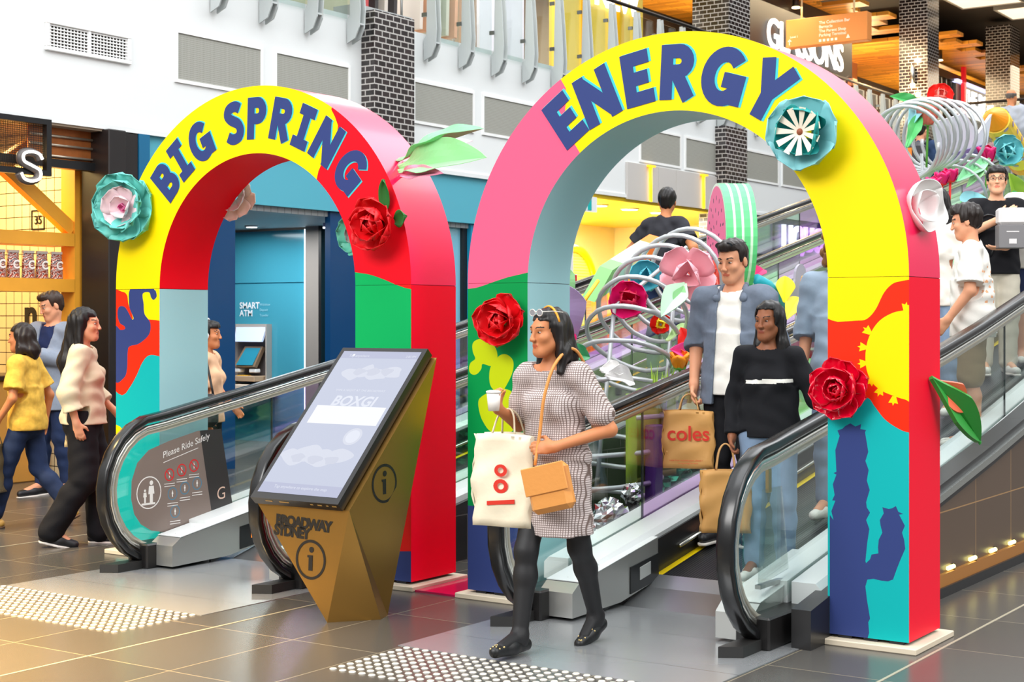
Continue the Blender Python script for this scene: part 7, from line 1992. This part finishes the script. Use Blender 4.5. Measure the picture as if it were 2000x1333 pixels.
g.tub((0, -.01, .62 * p.s - .02), (.205 * p.s, .165 * p.s), (0, -.01, 1.0 * p.s), (.175 * p.s, .135 * p.s), k=.04); g.tub((0, -.01, 1.0 * p.s), (.175 * p.s, .135 * p.s), tuple(p.J['ch'][:2]) + (1.3 * p.s,), (.15 * p.s, .115 * p.s), k=.05)
for q in 'LR': p.arm(g, q, .013, .70, k=.03, flare=.018)
nk_ = p.J['nk']; g.cuts.append(lambda X, Y, Z: -(np.sqrt(((X - nk_[0]) / 1.3) ** 2 + (Y - nk_[1] + .02) ** 2 + (Z - nk_[2] - .03) ** 2) - .078))
g.cuts.append(lambda X, Y, Z: .615 * p.s - .02 + 0 * X + 0 * Y - Z)
p.part('dress', g, tweed, .004)
p.hair(hair_blk, 'long', .20, .062, .002)
for o in p.shoes(M('loafer_black', (18, 18, 20), .4), None, 'loafer', True):
    bb = [Vector(v.co) for v in o.data.vertices]; m = MB(); zt = max(b.z for b in bb); fr_y = min(b.y for b in bb)
    k_ = 0
    for v in o.data.vertices:
        if v.normal.z > .45 and v.co.y < fr_y + .13 and (v.index * 7919) % 23 == 0 and k_ < 26:
            k_ += 1; m.ball(v.co, .0045, 0, 6, 5)
    m.build('studs', M('stud_gold', (232, 204, 140), .3, metal=.8), o, ws=False)
p.glasses(M('frame_pale', (226, 222, 214), .3), True, M('lens_grey', (150, 150, 156), .15))
m = MB(); m.tube([p.hp(q * .09 * cos(a), .01 , .02 + .115 * sin(a)) for q in (1,) for a in np.linspace(.3, pi - .3, 14)], .006, 0, 6); m.build('hair_clip', M('clip_orange', (246, 160, 30), .4), p.t, ws=False)
# what she carries
gp = p.grip('R', .06)
t = thing('paper_cup', 'small white cup in the raised hand of the walking woman', 'cup', p.w(gp + (0.015, -.035, -.02)))
m = MB(); m.lathe([(.026, -.03), (.034, .055)], 0, 20); m.build('cup', M('cup_white', (244, 240, 234), .4), t, ws=False); m = MB(); m.lathe([(.037, .055), (.037, .064), (.02, .068)], 0, 20); m.build('lid', M('cup_lid', (252, 250, 246), .35), t, ws=False)
elb = p.J['elR'] * .45 + p.J['wrR'] * .55
def tote_print(m):
    for (cx, cz, r) in ((0, .27, .035), (0, .195, .04)):
        m.flat([], [(circle(cx, cz, r, 18, r * .85), 0), (circle(cx, cz, r * .45, 14, r * .4), None)], lambda a, b: (a, -.078, b), None)
    m.prism([(-.075, -.079, .10), (.075, -.079, .115), (.075, -.079, .135), (-.075, -.079, .12)], (0, .002, 0), 0)
shopping_bag('cream tote bag with red print on the arm of the walking woman', p.w(elb + (.01, -.01, .035)), 6, .31, .15, .44, cloth('canvas', (238, 226, 200)), cloth('canvas_strap', (226, 210, 180)), tote_print, 'tote_bag', .12)
t = thing('shoulder_bag', 'tan leather shoulder bag across the front of the walking woman', 'bag', p.w((.10, -.235, .80)), p.t.rotation_euler.z)
m = MB(); m.box(-.115, .115, -.035, .035, -.11, .11, 0, .025); m.xf(Matrix.Rotation(R(-14), 4, 'Y')); m.build('bag_body', M('leather_tan', (222, 150, 76), .45, bump=.1, bscale=60), t, ws=False)
m = MB(); m.box(-.117, .117, -.042, -.034, -.02, .112, 0, .006); m.xf(Matrix.Rotation(R(-14), 4, 'Y')); m.build('flap', M('leather_tan', (222, 150, 76), .45, bump=.1, bscale=60), t, ws=False)
m = MB(); m.tube(spline([(-.09, .01, .10), (-.08, .04, .26), (-.06, .045, .42), (-.03, .09, .57), (-.0, .20, .645), (.01, .31, .56), (.02, .37, .40), (.02, .365, .26)], 5), .008, 0, 6); m.build('strap', M('leather_tan', (222, 150, 76), .45, bump=.1, bscale=60), t, ws=False)

# man in the denim shirt
zb = BELT(8.38)
p = Person('man in an open denim shirt with sunglasses on his head', (-4.13, 8.43, BELT(8.43)), 8, 1.81, 'fair', False,
    dict(elR=(-.245, .03, 1.14), wrR=(-.225, -.07, .91), hR=((.05, -.15, -1), (1, 0, 0), 62), elL=(.25, .05, 1.13), wrL=(.24, -.08, .92)), lean=(0, -.02), head=(-14, 14), vox=.0065)
p.top(white_c, 'tee_shirt', .012, .5, .855, .012, .046)
def front_open(X, Y, Z): return -np.maximum(np.maximum(abs(X + .0) - (.075 + .05 * np.clip(1.25 - Z / p.s, 0, .5)), Y + .02), -(1.60 - Z))
den = cloth('denim_shirt', (108, 118, 134), vary=.14, vscale=40)
p.top(den, 'denim_shirt', .025, 1.10, .80, .02, .056, .003, .005, cuts=(front_open,))
g = SDF()
for q in (-1, 1): g.cap(p.J['nk'] + np.array((q * .066, .0, .025)) * p.s, p.J['nk'] + np.array((q * .082, -.085, -.045)) * p.s, .018, .024, k=.02)
g.cap(p.J['nk'] + np.array((-.06, .04, .035)) * p.s, p.J['nk'] + np.array((.06, .04, .035)) * p.s, .018, k=.02)
p.part('collar', g, den, .001)
p.pants(black_c, 'trousers', .016, 1.97, .01); p.shoes(shoe_b, sole_w); p.hair(hair_dk, 'short', front=.072, vol=.003)
p.glasses(M('frame_black', (20, 20, 22), .25), True, M('lens_dark', (40, 44, 52), .08))
gp = p.grip('R', .075)
def coles(m):
    put_text(m, 'coles', (0, -.068, .17), (1, 0, 0), (0, 0, 1), .125, 0, .015, 'C'); put_text(m, 'made from recycled paper, please reuse', (0, -.068, .045), (1, 0, 0), (0, 0, 1), .014, 0, 0, 'C'); put_text(m, 'strong enough for more', (0, -.068, .028), (1, 0, 0), (0, 0, 1), .012, 0, 0, 'C')
kraft = M('kraft_paper', (206, 152, 84), .6, vary=.06, vscale=8, bump=.2, bscale=9)
shopping_bag('brown paper bag printed coles held by the denim shirt man', p.w(gp + (-.02, -.03, .02)), 22, .30, .13, .345, kraft, M('kraft_handle', (196, 148, 90), .6), coles, 'paper_bag', .10)

# woman in black
p = Person('woman in black top and pale jeans with one hand on the handrail', (-3.64, 7.86, BELT(7.86)), 14, 1.53, 'brown', True,
    dict(elL=(.30, .02, 1.14), wrL=(.40, -.16, 1.10), hL=((.5, -.75, -.1), (0, 0, -1), 18), elR=(-.235, .05, 1.13), wrR=(-.225, -.06, .90), hR=((0, -.15, -1), (1, 0, 0), 60)), head=(-20, 3), vox=.0065, build=1.12)
def scribble(c): return np.where((abs(c[:, 2] - (1.255 * p.s + .03 * c[:, 0])) < .011) & (c[:, 1] < -.02) & (abs(c[:, 0] - .015) < .125), 1, 0)
p.top([black_c, white_c], 'sweater', .012, 1.95, .90, .012, .046, .006, .004, mid=scribble)
p.pants(jean_l, 'jeans', .012, 1.96, .012); p.shoes(white_c, sole_w); p.hair(hair_blk, 'long', .29, .078, .006)
gp = p.grip('R', .07)
shopping_bag('plain brown paper bag held low by the woman in black', p.w(gp + (-.03, -.02, .02)), 30, .27, .12, .34, kraft, M('kraft_handle', (196, 148, 90), .6), None, 'paper_bag', .15)

# left group
p = Person('person in a yellow patterned top and jeans striding away at the left', (-9.68, 7.60, 0), -62, 1.55, 'tan', True,
    dict(knL=(.10, -.16, .50), anL=(.10, -.24, .09), toL=(.11, -.41, .03), knR=(-.10, .06, .50), anR=(-.10, .34, .16), toR=(-.10, .24, .04), elL=(.25, -.02, 1.12), wrL=(.24, -.16, .92), hL=(None, (-1, 0, 0), 55), elR=(-.24, .10, 1.13), wrR=(-.24, .06, .90)), lean=(0, -.04), head=(0, 4), vox=.009)
flo = M('cloth_yellow_floral', (226, 176, 74), .8, vary=.45, vscale=26, spec=.2)
p.top(flo, 'blouse', .018, .75, .84, .02, .05, .02); p.pants(jean_d, 'jeans', .012, 1.9, .012); p.shoes(M('sandal_tan', (196, 148, 70), .5), M('sandal_sole', (90, 62, 40), .6), 'sandal', True); p.hair(hair_dk, 'long', .20, .058, .004)
gp = p.grip('L', .07)
shopping_bag('sagging olive carrier bag in the hand of the person in the yellow top', p.w(gp), -60, .30, .14, .36, M('bag_olive', (112, 96, 64), .4, vary=.2), M('bag_olive', (112, 96, 64), .4), None, 'carrier_bag', .12)
p = Person('man in a grey blazer and dark jeans reading his phone before the cafe', (-11.24, 9.10, 0), 12, 1.83, 'fair', False,
    dict(elR=(-.24, .02, 1.15), wrR=(-.10, -.22, 1.24), hR=((.35, -.55, .55), (.6, .2, .5), 45), elL=(.24, .02, 1.14), wrL=(.02, -.23, 1.22), hL=((-.5, -.5, .4), (-.4, .2, .8), 45), anL=(.13, .04, .09), toL=(.17, -.12, .03), anR=(-.10, -.02, .09), toR=(-.14, -.18, .03)), head=(-30, 20), vox=.008)
p.top(cloth('navy_shirt', (34, 46, 84)), 'shirt', .012, .5, .86, 0, .044)
blz = cloth('blazer_grey', (140, 150, 166), vary=.1, vscale=60)
def lapel(X, Y, Z): return -np.maximum(np.maximum(abs(X) - np.clip((Z / p.s - 1.10) * .30, 0, .08), Y + .02), -(1.62 - Z))
p.top(blz, 'blazer', .030, 1.93, .74, .012, .056, .008, .003, cuts=(lapel,)); p.pants(jean_d, 'jeans', .012, 1.96, .008); p.shoes(shoe_b, sole_w); p.hair(hair_brn, 'short', front=.070)
t = thing('phone', 'black mobile phone held in both hands by the man in the blazer', 'phone', p.w((p.grip('R', .10) + p.grip('L', .10)) / 2), p.t.rotation_euler.z)
m = MB(); m.box(-.037, .037, -.004, .004, -.075, .075, 0, .003); m.xf(Matrix.Rotation(R(-40), 4, 'X')); m.build('case', M('phone_black', (20, 20, 22), .25), t, ws=False); m = MB(); m.box(-.034, .034, .004, .0046, -.07, .07, 0); m.xf(Matrix.Rotation(R(-40), 4, 'X')); m.build('screen', M('phone_screen', (70, 80, 100), .1), t, ws=False)
p = Person('woman with long black hair in cream blouse and black trousers', (-8.58, 7.22, 0), 132, 1.66, 'fair', True,
    dict(knL=(.10, -.10, .50), anL=(.10, -.10, .09), toL=(.11, -.27, .03), knR=(-.10, -.02, .50), anR=(-.10, .22, .12), toR=(-.10, .10, .03), elL=(.25, -.02, 1.14), wrL=(.20, -.20, .98), elR=(-.25, .08, 1.14), wrR=(-.24, .02, .92)), head=(-10, 0), vox=.008, build=1.0)
p.top(cloth('blouse_cream', (214, 200, 170)), 'blouse', .02, 1.6, .90, .03, .05, .02, .006); p.pants(black_c, 'trousers', .026, 1.99, .03); p.shoes(shoe_b, sole_w, 'sneaker'); p.hair(hair_blk, 'longback', .46, .058, .004)
shopping_bag('beige cloth shopper on the shoulder of the woman with long black hair', p.w((.255, .10, 1.36)), 132, .30, .10, .34, cloth('shopper', (216, 190, 140)), cloth('shopper_strap', (200, 172, 120)), None, 'cloth_shopper', .34)
p = Person('person in peach top with white headphones beside the pale blue arch leg', (-8.87, 8.70, 0), 118, 1.57, 'tan', True, dict(elL=(.25, -.02, 1.14), wrL=(.20, -.18, .98)), vox=.009)
p.top(cloth('peach', (232, 188, 150)), 'blouse', .016, .8, .86, .01); p.pants(black_c, 'trousers', .014, 1.96, .01); p.shoes(shoe_b); p.hair(hair_blk, 'crop', front=.06, vol=.004)
m = MB()
for q in (-1, 1): m.lathe([(.034, -.012), (.036, 0), (.034, .012)], 0, 18, (0, 0, 0), 'X'); m.v[-54:] = [tuple(np.array(v) + p.hp(q * .088, .016, -.008)) for v in m.v[-54:]]
m.tube([p.hp(.092 * cos(a), .012, .0 + .142 * sin(a)) for a in np.linspace(.1, pi - .1, 15)], .008, 0, 8); m.build('headphones', M('headphone_white', (246, 246, 246), .35), p.t, ws=False)
t = thing('handbag', 'black handbag at the hip of the half hidden person in the peach top', 'bag', p.w((-.27, .0, .88)), p.t.rotation_euler.z)
m = MB(); m.box(-.05, .05, -.17, .17, -.13, .13, 0, .04); m.build('bag_body', M('bag_black', (20, 20, 24), .35), t, ws=False); m = MB(); m.tube(spline([(0, -.13, .12), (.05, -.06, .38), (.10, 0, .47), (.05, .06, .38), (0, .13, .12)], 5), .009, 0, 6); m.build('strap', M('bag_black', (20, 20, 24), .35), t, ws=False)

# on the walkways behind
p = Person('man in a black tee seen from behind before the yellow shop', (-6.92, 12.62, BELT(12.62)), 172, 1.75, 'tan', False, dict(elL=(.36, .02, 1.19), wrL=(.34, -.14, .98), elR=(-.36, .02, 1.19), wrR=(-.36, -.14, 1.0)), lean=(.01, -.06), head=(32, -4), vox=.008, build=1.06)
p.top(cloth('charcoal', (48, 48, 54)), 'tee_shirt', .018, .72, .84, .015, .05, .02, .006); p.pants(jean_d, 'jeans', .014, 1.96, .01); p.shoes(shoe_b); p.hair(hair_blk, 'short', front=.065, vol=.006)
p = Person('young man in a white tee in profile beside the ENERGY arch', (-3.43, 10.78, BELT(10.78)), -72, 1.71, 'fair', False, dict(elL=(.24, -.02, 1.13), wrL=(.22, -.17, .93), elR=(-.24, .06, 1.13), wrR=(-.22, -.06, .90)), lean=(0, -.03), head=(-6, 12), vox=.007, build=1.03)
def backp(c): return np.where((abs(c[:, 2] - 1.18 * p.s) < .13) & (c[:, 1] > .06) & (np.sin(c[:, 2] * 90) * np.sin(c[:, 0] * 70 + 1.0) > .62), 1, 0)
p.top([white_c, M('cloth_print_peach', (238, 176, 130), .8)], 'tee_shirt', .02, .8, .80, .02, .05, .025, .006, mid=backp); p.pants(cloth('khaki', (150, 128, 96)), 'shorts', .02, .95, .02); p.shoes(white_c, sole_w); p.hair(hair_dk, 'short', front=.066, vol=.010, wr=.004)
p = Person('young man with glasses in a black tee hugging a grey box', (-3.92, 12.95, BELT(12.95)), 30, 1.74, 'light', False,
    dict(elR=(-.29, -.06, 1.16), wrR=(-.02, -.27, 1.30), hR=((.7, -.1, .5), (.2, .9, 0), 20), elL=(.30, -.06, 1.18), wrL=(.02, -.24, 1.06), hL=((-.9, -.1, -.1), (0, .3, .9), 15)), head=(-12, -3), vox=.0075)
p.top(black_c, 'tee_shirt', .018, .7, .84, .015, .05, .02, .004); p.pants(cloth('ecru', (222, 214, 196)), 'trousers', .02, 1.96, .02); p.shoes(white_c, sole_w); p.hair(hair_blk, 'crop', front=.058, vol=.006, wr=.003); p.glasses(M('frame_thin', (90, 84, 80), .3))
t = thing('product_box', 'grey and white box held by the young man with glasses', 'box', p.w((.04, -.30, 1.06)), p.t.rotation_euler.z)
m = MB(); m.box(-.11, .11, -.09, .05, -.02, .17, 0, .004); m.build('carton', M('carton_grey', (128, 126, 128), .4), t, ws=False); m = MB(); m.box(-.11, .11, -.09, .05, .172, .31, 0, .02); m.build('white_carton', M('carton_white', (228, 224, 224), .4), t, ws=False)
m = MB(); put_text(m, 'PREMIUM', (0, -.091, .11), (1, 0, 0), (0, 0, 1), .022, 0, 0, 'C') if False else m.box(-.05, .05, -.092, -.09, .11, .118, 0); m.box(-.03, .03, -.092, -.09, .015, .055, 0); m.build('carton_print', M('carton_white', (228, 224, 224), .4), t, ws=False)
t = thing('waist_bag', 'black sling bag at the hip of the young man with glasses', 'bag', p.w((-.20, -.13, .93)), p.t.rotation_euler.z)
m = MB(); m.box(-.14, .10, -.05, .04, -.09, .09, 0, .04); m.build('bag_body', M('bag_black', (20, 20, 24), .35), t, ws=False); m = MB(); m.tube(spline([(-.12, .0, .06), (-.06, .10, .25), (.10, .02, .40), (.22, .0, .30), (.12, -.0, .05)], 5), .009, 0, 6); m.build('strap', M('bag_black', (20, 20, 24), .35), t, ws=False)
p = Person('dark haired woman in a pale top behind the white tee man', (-3.98, 11.62, BELT(11.62)), 0, 1.74, 'fair', True, dict(), head=(-20, 12), vox=.009)
p.top(cloth('ivory', (236, 230, 220)), 'blouse', .016, .7, .84, .01); p.pants(jean_l, 'jeans', .014, 1.96, .01); p.shoes(white_c); p.hair(hair_blk, 'long', .2, .055, .002)
p = Person('person with curly brown hair mostly hidden behind the yellow arch leg', (-3.695, 9.04, BELT(9.04)), 10, 1.80, 'fair', False, dict(), vox=.009)
p.top(cloth('jacket_blue', (150, 168, 186)), 'jacket', .022, 1.2, .82, .012); p.pants(jean_l, 'jeans', .014, 1.96, .01); p.shoes(white_c); p.hair(M('hair_curly', (140, 92, 44), .5), 'curly', front=.05)
p = Person('person in a white top and navy shorts cut by the right picture edge', (-3.72, 13.35, BELT(13.35)), 20, 1.72, 'fair', False, dict(), vox=.009)
p.top(white_c, 'tee_shirt', .018, .7, .82, .012); p.pants(cloth('navy', (40, 48, 80)), 'shorts', .018, .95, .02); p.shoes(white_c); p.hair(hair_dk, 'short')
p = Person('person in navy seen from behind under the coral tulip', (-6.85, 19.4, BELT(19.4)), 176, 1.66, 'fair', False, dict(), vox=.011)
p.top(cloth('navy_top', (40, 60, 92)), 'jacket', .02, 1.9, .84, .012); p.pants(jean_d, 'jeans', .014, 1.96, .01); p.shoes(shoe_b); p.hair(hair_dk, 'short')
t = thing('backpack', 'dark backpack with an orange stripe on the person under the coral tulip', 'backpack', p.w((0, .22, 1.14)), p.t.rotation_euler.z)
m = MB(); m.box(-.17, .17, -.06, .12, -.24, .24, 0, .06); m.build('bag_body', M('pack_dark', (56, 54, 60), .5), t, ws=False); m = MB(); m.box(-.03, .03, .12, .128, -.18, .16, 0); m.build('stripe', M('pack_orange', (246, 132, 40), .5), t, ws=False)
for q in (-1, 1): m = MB(); m.tube(spline([(q * .12, -.04, .22), (q * .13, -.2, .30), (q * .13, -.34, .16), (q * .14, -.24, -.12), (q * .13, -.05, -.2)], 5), .02, 0, 6); m.build('strap', M('pack_dark', (56, 54, 60), .5), t, ws=False)
p = Person('balding man in a grey sweater by the dotted crayon', (-6.95, 23.7, BELT(23.7)), 168, 1.72, 'tan', False, dict(), vox=.012, build=1.1)
p.top(cloth('sweater_grey', (168, 172, 182)), 'sweater', .022, 1.9, .84, .012); p.pants(black_c, 'trousers', .014, 1.96, .01); p.shoes(shoe_b); p.hair(M('hair_grey', (96, 88, 84), .5), 'bald')
p = Person('person in red and white on the upper floor above the arch', (-12.1, 30.0, 5.1), 60, 1.5, 'tan', True, dict(), vox=.013)
p.top(cloth('top_red', (222, 70, 66)), 'blouse', .018, .7, .84, .01); p.pants(white_c, 'trousers', .014, 1.96, .01); p.shoes(white_c); p.hair(hair_brn, 'long', .2, .055)
